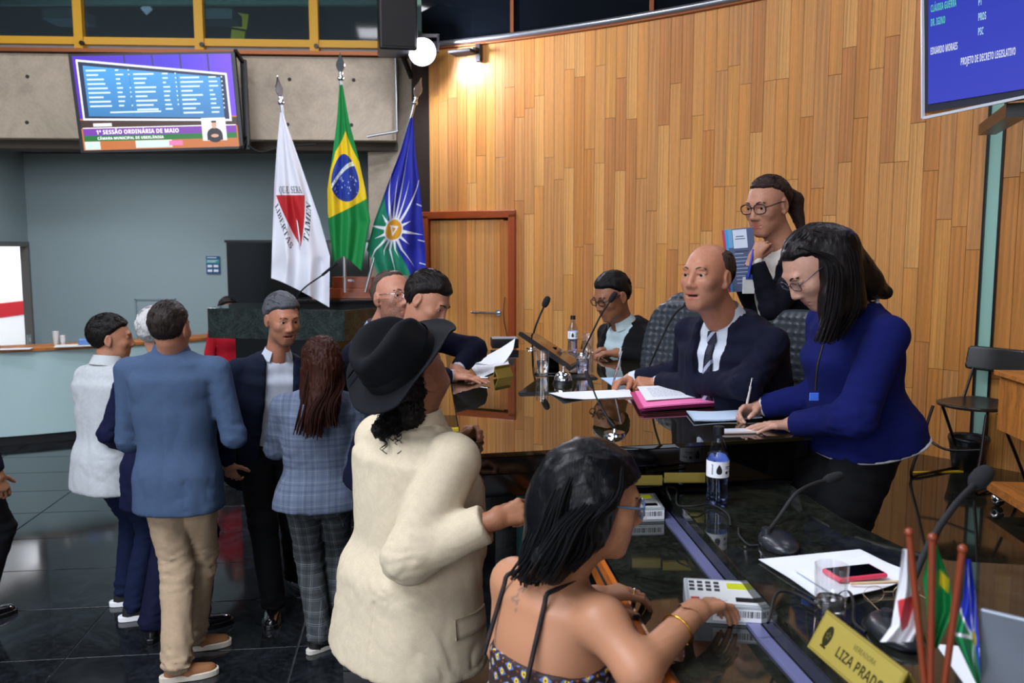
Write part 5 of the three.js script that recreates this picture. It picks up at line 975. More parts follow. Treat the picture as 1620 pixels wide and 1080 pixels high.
// ---------------------------------------------------------------- granite tribune, flag box, far counter
{
  const TY = 1.55, a = PH(328, 487, TY), b = PH(545, 491, TY), c = PH(612, 485, TY);
  const g = thing('tribune', 'dark green granite speaking tribune below the flags', 'tribune', [-2.1, 0, -7.5]);
  const rel = (x, z) => [x + 2.1, z + 7.5];
  part('upper_block', uvBox(slab([rel(a.x, a.z), rel(b.x, b.z), rel(c.x, c.z), rel(c.x - 0.1, c.z - 0.7), rel(a.x, a.z - 0.7)], TY - 0.26, TY, 0.004)), M.greenGranite, g);
  part('base', uvBox(slab([rel(a.x + 0.2, a.z - 0.1), rel(b.x - 0.1, b.z - 0.1), rel(c.x - 0.1, c.z - 0.1), rel(c.x - 0.2, c.z - 0.6), rel(a.x + 0.2, a.z - 0.6)], 0, TY - 0.262)), M.blackGloss, g);
  part('shelf', box(0.9, 0.02, 0.4, 0.62, TY + 0.055, -0.2, 0.003), M.blackGloss, g); part('shelf_foot', box(0.84, 0.045, 0.32, 0.62, TY + 0.0225, -0.24), M.blackMatte, g);
  const f = P(558, 474, 7.75), q = thing('flag_box', 'small stepped wooden box holding the flag poles', 'box', [f.x, TY + 0.066, -7.75], 0);
  part('lower_step', box(0.4, 0.09, 0.2, 0, 0.045, 0, 0.004), M.redWood, q); part('upper_step', box(0.36, 0.1, 0.14, 0.01, 0.14, -0.01, 0.004), M.redWood, q); part('plate', box(0.06, 0.02, 0.004, 0.0, 0.16, 0.062), M.chrome, q);
  const m = thing('microphone', 'thin gooseneck microphone on the granite tribune', 'microphone', PH(470, 486, TY).toArray()); const o = m.position;
  part('neck', tube([P(470, 484, 7.3), P(470, 470, 7.28), P(482, 455, 7.2), P(510, 435, 7.1)].map(p => p.sub(o)), 0.007, 20, 8), M.blackMatte, m); part('head', bar(P(510, 435, 7.1).sub(o), P(534, 415, 7.05).sub(o), 0.012, 10), M.blackMatte, m); part('foot', cyl(0.03, 0.035, 0.02, 0, 0.01, 0), M.black, m);
}
const cPts = [[-5.86, -8.64], [-5.3, -8.8], [-4.53, -9.22], [-3.9, -9.75], [-3.4, -10.25]];
{
  const g = thing('reception_counter', 'pale green curved reception counter with wooden top', 'counter', [-4.6, 0, -9.2]);
  const cv = new THREE.CatmullRomCurve3(cPts.map(p => V(p[0] + 4.6, 0, p[1] + 9.2))), n = 32, f = [], tang = t => cv.getTangent(t), ring = (o) => { const r = []; for (let i = 0; i <= n; i++) { const p = cv.getPoint(i / n), t = tang(i / n), nn = V(-t.z, 0, t.x); if (nn.z < 0) nn.negate(); r.push([p.x + nn.x * o, p.z + nn.z * o]); } return r; };
  part('front_panel', uvBox(slab([...ring(0), ...ring(-0.1).reverse()], 0.1, 0.99)), M.counter, g);
  part('worktop', uvBox(slab([...ring(0.04), ...ring(-0.4).reverse()], 0.99, 1.025, 0.004)), M.paleWood, g); part('kickboard', slab([...ring(-0.03), ...ring(-0.1).reverse()], 0, 0.1), M.blackMatte, g);
  let i = 0;
  for (const [u, r, h, lb] of [[89, 0.03, 0.17, 'tall stack of white plastic cups on the counter'], [100, 0.027, 0.12, 'shorter stack of white plastic cups on the counter']]) {
    const p = PH(u, 546, 1.026), q = thing('cup_stack', lb, 'cups', p.toArray()); for (let k = 0; k < 4; k++) part('cup', lathe([[0, 0.002], [r * 0.75, 0], [r, h * 0.55], [r * 1.05, h * 0.55], [r * 1.05, h * 0.57], [r * 0.95, h * 0.57], [r * 0.7, 0.004]], 20).translate(0, k * h * 0.11, 0), M.white, q);
  }
  const t = thing('tray', 'white tray with small packets on the counter', 'tray', PH(128, 547, 1.026).toArray(), 0.4); part('plate', box(0.5, 0.012, 0.2, 0, 0.006, 0, 0.004), M.white, t); part('packet', box(0.14, 0.06, 0.1, 0.05, 0.045, 0, 0.01), std(0x5f86c8, 0.5), t); part('packet', box(0.08, 0.07, 0.08, 0.18, 0.05, 0, 0.01), std(0xc9d4e8, 0.5), t);
  const l = thing('leaflet', 'white leaflet lying on the left of the counter', 'paper', PH(24, 552, 1.026).toArray(), 0.3); part('sheet', box(0.3, 0.003, 0.15, 0, 0.002, 0), M.paper, l);
}
{ // things on the far wall
  const z = -10.79, p = P(337, 419, 10.78), g = thing('notice', 'small blue and green notice on the far wall', 'notice', p.toArray());
  part('board', box(0.17, 0.22, 0.008), std(0xffffff, 0.6, { map: canvasTex(128, 170, (c, w, h) => { c.fillStyle = '#1c4c7c'; c.fillRect(0, 0, w, h); c.fillStyle = '#2f8a86'; c.fillRect(0, 30, w, 40); c.fillStyle = '#dfe8ee'; for (const [x, y] of [[12, 84], [70, 84], [12, 128], [70, 128]]) c.fillRect(x, y, 44, 24); c.fillStyle = '#cfe0e8'; c.fillRect(10, 10, 90, 8); c.fillRect(10, 40, 100, 6); c.fillRect(10, 52, 80, 6); }) }), g);
  const h0 = P(246, 500, 10.78), hd = thing('wall_hatch', 'flush painted access hatch in the far wall', 'hatch', [h0.x, 0.9, z], 0); part('leaf', box(0.44, 0.78, 0.012, 0, 0.1, 0, 0.003), std(0x92a4a9, 0.7), hd); part('frame', [box(0.02, 0.86, 0.02, -0.25, 0.1, 0), box(0.02, 0.86, 0.02, 0.25, 0.1, 0), box(0.52, 0.02, 0.02, 0, 0.53, 0)], std(0x8898a0, 0.7), hd);
  const d0 = P(395, 440, 10.7), dk = thing('dark_screen', 'large black glass panel on the far wall behind the flags', 'panel', [P(470, 440, 10.7).x, P(395, 440, 10.7).y - 0.3, -10.775]); part('panel', box(1.78, 1.5, 0.04, 0, 0, 0, 0.004), M.blackGloss, dk); part('frame', box(1.82, 0.03, 0.06, 0, 0.76, 0), M.black, dk);
  const sw = thing('wall_switch', 'small grey light switch beside the doorway', 'switch', P(46, 537, 10.5).toArray()); part('plate', box(0.02, 0.12, 0.08, 0, 0, 0, 0.004), std(0x9aa0a4, 0.5), sw); part('rocker', box(0.026, 0.05, 0.03), M.white, sw);
}
// ---------------------------------------------------------------- televisions
const tvTex = canvasTex(1024, 576, (c, w, h) => {
  let g = c.createLinearGradient(0, 0, w, 0); g.addColorStop(0, '#4b16b0'); g.addColorStop(0.6, '#3a1cc8'); g.addColorStop(1, '#6a3ae0'); c.fillStyle = g; c.fillRect(0, 0, w, h);
  c.strokeStyle = '#20105a'; c.lineWidth = 10; for (let i = 0; i < 5; i++) { c.beginPath(); c.moveTo(330 + i * 180, 0); c.lineTo(330 + i * 180, 130); c.stroke(); }
  c.fillStyle = '#b8682c'; c.fillRect(0, 380, w, 200); c.fillStyle = '#381a08'; c.fillRect(0, 390, w, 50);
  c.fillStyle = '#e8eef8'; c.beginPath(); c.moveTo(20, 20); c.lineTo(985, 118); c.lineTo(990, 415); c.lineTo(20, 390); c.fill(); c.fillStyle = '#0c1c40'; c.beginPath(); c.moveTo(32, 34); c.lineTo(972, 130); c.lineTo(976, 402); c.lineTo(32, 378); c.fill();
  g = c.createLinearGradient(0, 60, 0, 400); g.addColorStop(0, '#3f9ae0'); g.addColorStop(1, '#2c70a8'); c.fillStyle = g; c.beginPath(); c.moveTo(60, 58); c.lineTo(940, 142); c.lineTo(944, 394); c.lineTo(60, 366); c.fill();
  c.strokeStyle = '#235a88'; c.lineWidth = 2; for (const x of [350, 660]) { c.beginPath(); c.moveTo(x, 86); c.lineTo(x, 388); c.stroke(); }
  const r = mulberry(3); for (let k = 0; k < 3; k++) for (let i = 0; i < 9; i++) { const x = 76 + k * 300, y = 84 + k * 26 + i * 27; c.fillStyle = '#d4ecfa'; c.fillRect(x, y, 70 + r() * 80, 10); c.fillRect(x + 186, y, 20 + r() * 40, 9); if (r() > 0.4) c.fillRect(x + 268, y, 8, 9); } c.fillStyle = '#d4ecfa'; c.fillRect(200, 340, 330, 9);
  c.fillStyle = '#e8e8f0'; c.fillRect(80, 410, 120, 20); c.fillStyle = '#6f2fa0'; c.fillRect(10, 442, w - 20, 44); c.fillStyle = '#ffffff'; c.fillRect(10, 436, w - 20, 5); c.fillStyle = '#0a6a24'; c.fillRect(10, 486, w - 20, 34);
  c.fillStyle = '#ffffff'; c.font = 'bold 36px sans-serif'; c.fillText('1ª SESSÃO ORDINÁRIA DE MAIO', 92, 478); c.font = 'bold 24px sans-serif'; c.fillText('CÂMARA MUNICIPAL DE UBERLÂNDIA', 96, 512);
  c.fillStyle = '#c8dcd8'; c.fillRect(10, 522, 100, 50); c.fillRect(340, 522, 240, 46); c.fillStyle = '#d873a8'; c.fillRect(560, 528, 90, 30);
  c.fillStyle = '#f0f0f4'; c.fillRect(786, 392, 160, 142); c.fillStyle = '#14141c'; c.beginPath(); c.ellipse(868, 500, 52, 46, 0, 0, 7); c.fill(); c.fillRect(816, 500, 104, 32); c.fillStyle = '#c89880'; c.beginPath(); c.ellipse(868, 436, 17, 23, 0, 0, 7); c.fill(); c.beginPath(); c.ellipse(868, 504, 26, 11, 0, 0, 7); c.fill(); c.fillStyle = '#2a1c16'; c.fillRect(851, 410, 34, 12);
});
function screenMesh(c, depth, inset, z, flat) { // a flat box spanned by four corners (upper left, upper right, lower right, lower left); flat: only its front face
  const X = c[1].clone().sub(c[0]).add(c[2]).sub(c[3]).multiplyScalar(0.5), Y = c[0].clone().sub(c[3]).add(c[1]).sub(c[2]).multiplyScalar(0.5), w = X.length(), h = Y.length(), m = c.reduce((a, b) => a.add(b.clone()), V()).multiplyScalar(0.25);
  X.normalize(); Y.addScaledVector(X, -Y.dot(X)).normalize(); const Z = X.clone().cross(Y);
  const g = flat ? new THREE.PlaneGeometry(w * inset, h * inset).translate(0, 0, z) : new THREE.BoxGeometry(w * inset, h * inset, depth).translate(0, 0, z - depth / 2);
  return g.applyMatrix4(new THREE.Matrix4().makeBasis(X, Y, Z).setPosition(m));
}
{
  // hangs from the beam, top leaning towards the hall
  const c = [P(113, 88, 7.95), P(372, 80, 8.12), P(381, 236, 8.2), P(125, 239, 8.04)], o = c[0].clone().add(c[2]).multiplyScalar(0.5);
  const g = thing('television', 'television showing a session broadcast hung on the concrete beam', 'television', o.toArray()), r = c.map(p => p.clone().sub(o));
  part('casing', screenMesh(r, 0.07, 1.012, -0.004), M.black, g);
  part('screen', screenMesh(r, 0, 0.965, 0.004, true), new THREE.MeshPhysicalMaterial({ color: 0x050505, roughness: 0.35, emissive: 0xffffff, emissiveMap: tvTex, emissiveIntensity: 1.35 }), g, 'lit picture with a session caption');
  part('bracket', [beam(P(385, 95, 8.3).sub(o), P(392, 236, 8.3).sub(o), 0.05, 0.05), beam(P(385, 100, 8.3).sub(o), r[1], 0.03, 0.03), beam(P(391, 215, 8.3).sub(o), r[2], 0.03, 0.03), beam(P(387, 120, 8.3).sub(o), P(387, 120, 8.49).sub(o), 0.04, 0.04)], M.black, g);
  part('lead', tube([P(392, 230, 8.25), P(410, 240, 8.3), P(450, 232, 8.35), P(500, 228, 8.4)].map(p => p.sub(o)), 0.01, 20, 6), M.blackMatte, g);
}
{
  const t = canvasTex(1024, 640, (c, w, h) => {
    const g = c.createLinearGradient(0, 0, 0, h); g.addColorStop(0, '#2a3bb8'); g.addColorStop(1, '#4148c8'); c.fillStyle = g; c.fillRect(0, 0, w, h);
    const put = (t, x, y, cl) => { c.save(); c.translate(x, y); c.scale(0.62, 1.15); c.font = 'bold 30px sans-serif'; c.fillStyle = cl; c.fillText(t, 0, 0); c.restore(); };
    put('CLÁUDIA GUERRA', 14, 336, '#63d8c0'); put('DR. IGINO', 14, 382, '#63d8c0'); put('PT', 300, 352, '#b8e4f4'); put('PROS', 300, 400, '#b8e4f4'); put('PSC', 300, 446, '#b8e4f4'); put('EDUARDO MORAES', 14, 476, '#e8eef8'); put('PROJETO DE DECRETO LEGISLATIVO', 200, 530, '#e8eef8');
  });
  const a = P(1459, -160, 3.95), b = P(1790, -260, 3.3), c2 = P(1790, 118, 3.3), d = P(1460, 187, 3.95);
  const o = a.clone().add(c2).multiplyScalar(0.5), g = thing('television', 'large wall television with blue list of names at the right', 'television', o.toArray()), r = [a, b, c2, d].map(p => p.clone().sub(o));
  part('casing', screenMesh(r, 0.09, 1.0, 0), std(0x2a2c38, 0.3), g); part('rim', [beam(r[0], r[3], 0.012, 0.012), beam(r[3], r[2], 0.012, 0.012)], std(0xc8ccd4, 0.3), g);
  part('screen', screenMesh(r, 0, 0.925, 0.006, true), new THREE.MeshPhysicalMaterial({ color: 0x060610, roughness: 0.06, emissive: 0xffffff, emissiveMap: t, emissiveIntensity: 0.9 }), g, 'lit blue screen with names');
  part('mount', beam(V(0.1, -0.5, -0.12), P(1562, 205, 5.0).sub(o), 0.09, 0.06), M.black, g);
}
// ---------------------------------------------------------------- flood lamp, loudspeaker, wall lamp
{
  const p = P(668, 82, 8.0), g = thing('flood_lamp', 'glaring white flood lamp at the corner of the plank wall', 'lamp', p.toArray());
  part('reflector', lathe([[0.05, -0.08], [0.09, -0.06], [0.13, 0.0], [0.125, 0.0], [0.08, -0.05], [0.0, -0.06]]).rotateX(Math.PI / 2), M.black, g);
  part('lens', cyl(0.12, 0.12, 0.008).rotateX(Math.PI / 2), new THREE.MeshStandardMaterial({ color: 0xffffff, emissive: 0xe6e8ff, emissiveIntensity: 30 }), g, 'glowing white lens'); part('yoke', [beam(V(-0.14, 0, -0.02), V(-0.14, 0.16, -0.08), 0.02, 0.03), beam(V(0.14, 0, -0.02), V(0.14, 0.16, -0.08), 0.02, 0.03), beam(V(-0.15, 0.16, -0.08), V(0.15, 0.16, -0.08), 0.02, 0.03), beam(V(0, 0.16, -0.08), V(-0.1, 0.3, -0.5), 0.03, 0.03)], M.black, g);
  const l = new THREE.PointLight(0xe4e8ff, 14); l.position.set(p.x, p.y, p.z + 0.05); l.shadow.radius = 5; l.castShadow = true; scene.add(l);
  const s = P(628, 30, 8.0), sp3 = thing('loudspeaker', 'black box loudspeaker hung beside the flood lamp', 'loudspeaker', s.toArray(), 0.2); part('cabinet', box(0.34, 0.62, 0.36, 0, 0, 0, 0.02), M.black, sp3); part('grille', box(0.3, 0.56, 0.01, 0, 0, 0.182, 0.004), M.blackMatte, sp3); part('bracket', beam(V(0, -0.2, 0), V(0.15, -0.45, -0.3), 0.03, 0.05), M.black, sp3);
  const w = arcAt(0.55, 0.02), wl = thing('wall_lamp', 'small black flat lamp fixed high on the plank wall', 'lamp', [w.p.x, P(735, 80, 8.0).y, w.p.z], w.turn); part('bracket', box(0.05, 0.16, 0.04, 0, 0, 0.02, 0.006), M.black, wl); part('head', box(0.24, 0.03, 0.16, -0.12, 0.0, 0.1, 0.012), M.blackMatte, wl); part('arm', box(0.03, 0.03, 0.1, 0, 0.02, 0.06), M.black, wl);
}
// ---------------------------------------------------------------- chairs and cabinet at the right
{
  const p = PH(1535, 760, DAIS), g = thing('chair', 'black shell chair with thin tubular legs by the plank wall', 'chair', [p.x, DAIS, p.z], 0.0);
  const o = g.position, L = (u, v, d) => P(u, v, d).sub(o), D = -p.z;
  const S = (x, z) => V(x, 0.455, z);
  const seat = netMesh((x, y, z) => { const q = Math.pow(Math.pow(Math.abs(x - 0.02) / 0.215, 2.6) + Math.pow(Math.abs(z) / 0.2, 2.6), 1 / 2.6); return smax((q - 1) * 0.2, Math.abs(y - 0.455 - 0.02 * (x * x + z * z) / 0.05) - 0.011, 0.006); }, new THREE.Box3(V(-0.25, 0.4, -0.25), V(0.29, 0.52, 0.25)), 0.008);
  part('seat', seat, std(0x2a2622, 0.28), g);
  const back = netMesh((x, y, z) => { const zc = 0.0 + 1.1 * z * z, xx = x - 0.27 + zc + (y - 0.7) * -0.22; return smax(Math.abs(xx) - 0.009, smax(Math.abs(y - 0.72 - 0.1 * z * z) - 0.075, Math.abs(z) - 0.215, 0.03), 0.006); }, new THREE.Box3(V(0.05, 0.6, -0.26), V(0.4, 0.85, 0.26)), 0.008);
  part('backrest', back, std(0x14130f, 0.35), g);
  for (const s of [1, -1]) {
    part('leg', tube([V(-0.15, 0.45, s * 0.17), V(-0.21, 0.24, s * 0.19), V(-0.27, 0.012, s * 0.21), V(-0.2, 0.012, s * 0.21), V(0.2, 0.012, s * 0.21)], 0.0095, 30, 8), M.black, g);
    part('leg', tube([V(-0.05, 0.45, s * 0.18), V(0.1, 0.22, s * 0.195), V(0.22, 0.012, s * 0.21)], 0.0095, 20, 8), M.black, g);
    part('back_support', bar(V(0.12, 0.45, s * 0.16), V(0.25, 0.7, s * 0.17), 0.009), M.black, g);
  }
  part('foot_bar', tube([V(-0.19, 0.25, -0.185), V(-0.24, 0.22, 0), V(-0.19, 0.25, 0.185)], 0.008, 20, 8), M.black, g);
  g.rotation.y = 0.5;
  const b = PH(1530, 742, DAIS), w = thing('waste_bin', 'small black waste bin with plastic liner by the plank wall', 'bin', b.toArray()); part('bucket', lathe([[0, 0.004], [0.09, 0], [0.118, 0.2], [0.112, 0.2], [0.086, 0.008], [0, 0.01]]), std(0x0d0d0f, 0.4), w); part('liner', lathe([[0.113, 0.16], [0.124, 0.2], [0.12, 0.218], [0.108, 0.205]], 36), std(0x17181c, 0.25), w);
  const c = thing('drawer_cabinet', 'light oak drawer cabinet cut off by the right edge', 'cabinet', [P(1692, 640, 4.3).x, DAIS, -4.35], -0.1); const W = 0.42, oak = std(0xffffff, 0.5, { map: woodTexes[5], color: 0xe6c9a0 });
  part('top', box(W + 0.06, 0.026, 0.5, 0, 0.735, 0, 0.003), oak, c); part('body', box(W, 0.3, 0.46, 0, 0.572, -0.01), oak, c);
  for (let k = 0; k < 2; k++) { const d = part('drawer', box(W - 0.01, 0.14, 0.018, 0, 0.645 - k * 0.146, 0.228, 0.003), oak, c); part('handle', tube([V(-0.16, 0.64 - k * 0.146, 0.236), V(-0.15, 0.64 - k * 0.146, 0.262), V(-0.08, 0.64 - k * 0.146, 0.262), V(-0.07, 0.64 - k * 0.146, 0.236)], 0.004, 16, 6), M.chrome, d); }
  part('plinth', box(W + 0.06, 0.05, 0.5, 0.0, 0.1, 0, 0.003), oak, c); part('panel_leg', box(0.03, 0.34, 0.42, 0.15, 0.28, 0), oak, c); for (const x of [-0.2, 0.2]) for (const z of [-0.2, 0.2]) part('castor', new THREE.SphereGeometry(0.037, 14, 10).translate(x, 0.037, z), M.chrome, c);
}
function officeChair(pos, turn, label, w = 0.5) { // executive chair with a cross-stitched padded back
  const g = thing('executive_chair', label, 'chair', pos, turn, 'padded black chairs behind the table');
  part('seat', box(w, 0.1, 0.48, 0, 0.44, 0, 0.04), M.leather, g);
  const back = netMesh((x, y, z) => { const yy = y - 0.78, zc = -0.25 - 0.16 * yy + 0.35 * x * x; const q = Math.pow(Math.pow(Math.abs(x) / (w / 2), 3.4) + Math.pow(Math.abs(yy) / 0.36, 3.4), 1 / 3.4); return smax(Math.abs(z - zc) - 0.035 - 0.009 * (Math.abs(Math.sin(x * 85)) * Math.abs(Math.sin(y * 95))), (q - 1) * 0.25, 0.03); }, new THREE.Box3(V(-0.32, 0.36, -0.45), V(0.32, 1.2, -0.05)), 0.01);
  part('backrest', back, M.leather, g, 'tufted grey black back');
  for (const s of [1, -1]) part('armrest', tube([V(s * w * 0.5, 0.44, -0.15), V(s * (w * 0.5 + 0.04), 0.62, -0.16), V(s * (w * 0.5 + 0.04), 0.66, 0), V(s * (w * 0.5 + 0.03), 0.64, 0.18)], 0.022, 20, 8), M.black, g);
  part('column', cyl(0.03, 0.03, 0.34, 0, 0.23, 0), M.black, g); const st = []; for (let k = 0; k < 5; k++) { const a = k / 5 * 6.283; st.push(beam(V(0, 0.09, 0), V(Math.cos(a) * 0.28, 0.06, Math.sin(a) * 0.28), 0.03, 0.035), new THREE.SphereGeometry(0.028, 10, 8).translate(Math.cos(a) * 0.28, 0.03, Math.sin(a) * 0.28)); } part('star_base', st, M.black, g);
}
officeChair([0.70, DAIS, -4.3], -0.88, 'padded black chair between the man in black and the bald man');
officeChair([1.03, DAIS, -3.53], -0.96, 'padded black chair behind the bald man, half hidden by the woman in blue');
officeChair([0.98, DAIS, -5.15], -0.7, 'padded black chair under the man in the black suit');
// ---------------------------------------------------------------- miniature flags on the desk
{
  const g = thing('flag_stand', 'three miniature flags on brown sticks in the foreground', 'flags', [P(1476, 1090, 1.3).x, LEDGE, -1.3]);
  const o = g.position, L = (u, v, d) => P(u, v, d).sub(o);
  part('stand', [cyl(0.04, 0.045, 0.02, 0, 0.01, 0), cyl(0.02, 0.03, 0.02, 0, 0.03, 0)], M.redWood, g);
  const sticks = [[1438, 842, 1474, 1095, 1.32], [1475, 850, 1475, 1095, 1.3], [1523, 868, 1488, 1095, 1.28]];
  for (const [u0, v0, u1, v1, d] of sticks) { const a = L(u0, v0, d), b = V(L(u1, v1, 1.3).x, 0.03, 0); part('stick', [bar(b, a, 0.0055, 10), new THREE.SphereGeometry(0.0075, 10, 8).translate(a.x, a.y, a.z)], std(0x7c3418, 0.35), g); }
  const small = (draw) => canvasTex(256, 384, draw);
  const banner = (left, right, vs, d, tex, name) => { const NU = 14, NV = 30, pos = [], uv = [], idx = []; const pr = (a, t) => { const x = t * (vs.length - 1), i = Math.min(Math.floor(x), vs.length - 2); return lerp(a[i], a[i + 1], x - i); }; for (let j = 0; j <= NV; j++) for (let i = 0; i <= NU; i++) { const t = j / NV, a = i / NU; const p = L(lerp(pr(left, t), pr(right, t), a), pr(vs, t), d + 0.012 * Math.sin(a * 9 + t * 3)); pos.push(p.x, p.y, p.z); uv.push(a, 1 - t); } for (let j = 0; j < NV; j++) for (let i = 0; i < NU; i++) { const a = j * (NU + 1) + i, b = a + NU + 1; idx.push(a, b, a + 1, a + 1, b, b + 1); } const ge = new THREE.BufferGeometry(); ge.setAttribute('position', new THREE.Float32BufferAttribute(pos, 3)); ge.setAttribute('uv', new THREE.Float32BufferAttribute(uv, 2)); ge.setIndex(idx); ge.computeVertexNormals(); part('banner', ge, std(0xffffff, 0.55, { map: tex, side: THREE.DoubleSide }), g, name); };
  banner([1428, 1420, 1410, 1392], [1440, 1454, 1452, 1444], [868, 930, 990, 1015], 1.335, small((c, w, h) => { c.fillStyle = '#d8d8dc'; c.fillRect(0, 0, w, h); c.fillStyle = '#b82a30'; c.beginPath(); c.moveTo(20, 170); c.lineTo(230, 150); c.lineTo(130, 300); c.fill(); }), 'white miniature flag with red triangle');
  banner([1470, 1460, 1466, 1470], [1482, 1502, 1508, 1484], [862, 915, 965, 1025], 1.315, small((c, w, h) => { c.fillStyle = '#128a48'; c.fillRect(0, 0, w, h); c.fillStyle = '#d8c828'; c.beginPath(); c.moveTo(180, 90); c.lineTo(256, 130); c.lineTo(230, 190); c.lineTo(150, 150); c.fill(); }), 'green miniature flag');
  banner([1528, 1524, 1508, 1546], [1536, 1544, 1548, 1552], [884, 945, 1005, 1085], 1.29, small((c, w, h) => { c.fillStyle = '#2038c8'; c.fillRect(0, 0, w, h); c.fillStyle = '#128a50'; c.beginPath(); c.moveTo(0, 170); c.lineTo(200, 260); c.lineTo(256, 384); c.lineTo(0, 384); c.fill(); c.strokeStyle = '#e8ecf0'; c.lineWidth = 12; for (const [x, y] of [[0, 165], [0, 250], [60, 384], [150, 384], [90, 20], [250, 100]]) { c.beginPath(); c.moveTo(210, 262); c.lineTo(x, y); c.stroke(); } c.fillStyle = '#d8b840'; c.beginPath(); c.arc(210, 262, 22, 0, 7); c.fill(); }), 'blue and green miniature flag with rays');
}
// ---------------------------------------------------------------- people
const loc = (b, yaw, x, y, z) => { const f = yawDir(yaw), l = V(f.z, 0, -f.x); return b.clone().addScaledVector(l, x).addScaledVector(f, z).add(V(0, y, 0)); };
function collar(S, mat, r = 0.06, h = 0.045, gap = 0.7, name = 'collar', lift = 0.02) { // folded shirt collar round the neck, open at the front
  const up = S.head.clone().sub(S.neck).normalize().lerp(S.U, 0.5).normalize(), f = S.F.clone().addScaledVector(up, -S.F.dot(up)).normalize(), l = up.clone().cross(f);
  const g = new THREE.CylinderGeometry(r * 0.95, r * 1.0, h, 40, 3, true, gap / 2, Math.PI * 2 - gap), g2 = new THREE.CylinderGeometry(r * 0.97, r * 1.26, h * 1.05, 40, 3, true, gap / 2, Math.PI * 2 - gap).translate(0, 0.002, 0);
  const m = new THREE.Matrix4().makeBasis(l, up, f); const j = join([g, g2]); j.applyMatrix4(m); const c = S.neck.clone().addScaledVector(up, lift); j.translate(c.x, c.y, c.z);
  const mm = mat.clone(); mm.side = THREE.DoubleSide; part(name, finish(j, S), mm, S.group);
}
function buttons(S, pts, mat) { for (const p of pts) part('button', finish(new THREE.SphereGeometry(0.0075, 12, 8).translate(...p.toArray()), S), mat, S.group); }
const plaid = (base, lines, n = 2) => canvasTex(256, 256, (c, w, h) => {
  c.fillStyle = base; c.fillRect(0, 0, w, h); const r = mulberry(9); for (let i = 0; i < 9000; i++) { c.fillStyle = r() > 0.5 ? 'rgba(255,255,255,0.05)' : 'rgba(0,0,0,0.07)'; c.fillRect(r() * w, r() * h, 2, 2); }
  for (const [p, wd, cl] of lines) { c.fillStyle = cl; c.fillRect(p * w, 0, wd, h); c.fillRect(0, p * h, w, wd); }
});
const plaidJacket = plaid('#5c6678', [[0.1, 26, 'rgba(40,48,66,0.18)'], [0.28, 4, 'rgba(200,205,215,0.22)'], [0.5, 34, 'rgba(60,70,92,0.16)'], [0.76, 4, 'rgba(210,215,225,0.25)'], [0.86, 14, 'rgba(40,48,70,0.2)']]);
plaidJacket.repeat.set(9, 9);
const plaidPants = plaid('#3c4042', [[0.12, 5, 'rgba(180,182,184,0.5)'], [0.2, 3, 'rgba(170,172,176,0.5)'], [0.6, 5, 'rgba(175,178,182,0.42)'], [0.68, 3, 'rgba(165,168,172,0.45)'], [0.36, 26, 'rgba(30,32,34,0.25)']]);
plaidPants.repeat.set(9, 9);
const jeansTex = dataTex(128, 128, (x, y, i, j) => { const k = 1 + 0.25 * noise3(i * 0.7, j * 0.2, 4) + 0.12 * noise3(i * 0.1, j * 0.1, 9) + ((i + j) % 3 ? 0 : 0.12); return [15 * k, 24 * k, 50 * k]; }); jeansTex.repeat.set(9, 9);
const suitNavy = cloth(0x0c1226), suitDark = cloth(0x090a10), shirtWhite = cloth(0xcfd6e0, 0.8), blackShoe = phys(0x08080a, 0.2, { clearcoat: 0.5 });
const under = (mat, more = {}) => ({ name: 'shirt', mat, loose: 0.006, hem: 0.0, fold: 0.003, hole: 0.05, holeDown: 0.012, sleeve: 0.78, pad: 0.8, cuff: 0.012, cuffWide: 1.04, ...more });

// -- man in the white blazer, back to the camera
{
  const b = V(-2.225, 0, -4.62), yaw = 150;
  const S = person({ label: 'man in white blazer and dark jeans seen from behind, head turned right', base: b, yaw, H: 1.72, lean: 0.03, headYaw: 112, headPitch: -4, skin: 0xb07a5c, hair: { thick: 0.012, top: 0.003, rough: 0.002, seed: 3 }, hairs: [600, 0.035], hairColor: 0x14110f, bulk: 0.99, belly: 0.015, face: { wide: 1.04 },
    armR: { wrist: loc(b, yaw, -0.06, 1.06, 0.24), pose: 'rest' }, armL: { wrist: loc(b, yaw, 0.08, 1.04, 0.25), pose: 'rest' },
    legR: { toe: 118, ankle: loc(b, yaw, -0.12, 0.086, 0.02) }, legL: { toe: 112, ankle: loc(b, yaw, 0.1, 0.086, 0.12) },
    wear: [{ name: 'blazer', mat: cloth(0xb6babb, 0.9), loose: 0.026, hem: -0.17, skirt: 0.018, fold: 0.007, hole: 0.055, seed: 4 }, { name: 'jeans', legs: 1, mat: cloth(0xffffff, 0.9, { map: jeansTex }), r: [0.088, 0.068, 0.054], seed: 7, fold: 0.007 }],
    shoes: { mat: std(0x0e0f12, 0.7), soleMat: std(0xe6e6e6, 0.6), sole: 0.024 } });
  collar(S, cloth(0xbcc0c0, 0.9), 0.074, 0.05, 0.9, 'collar', 0.03);
}
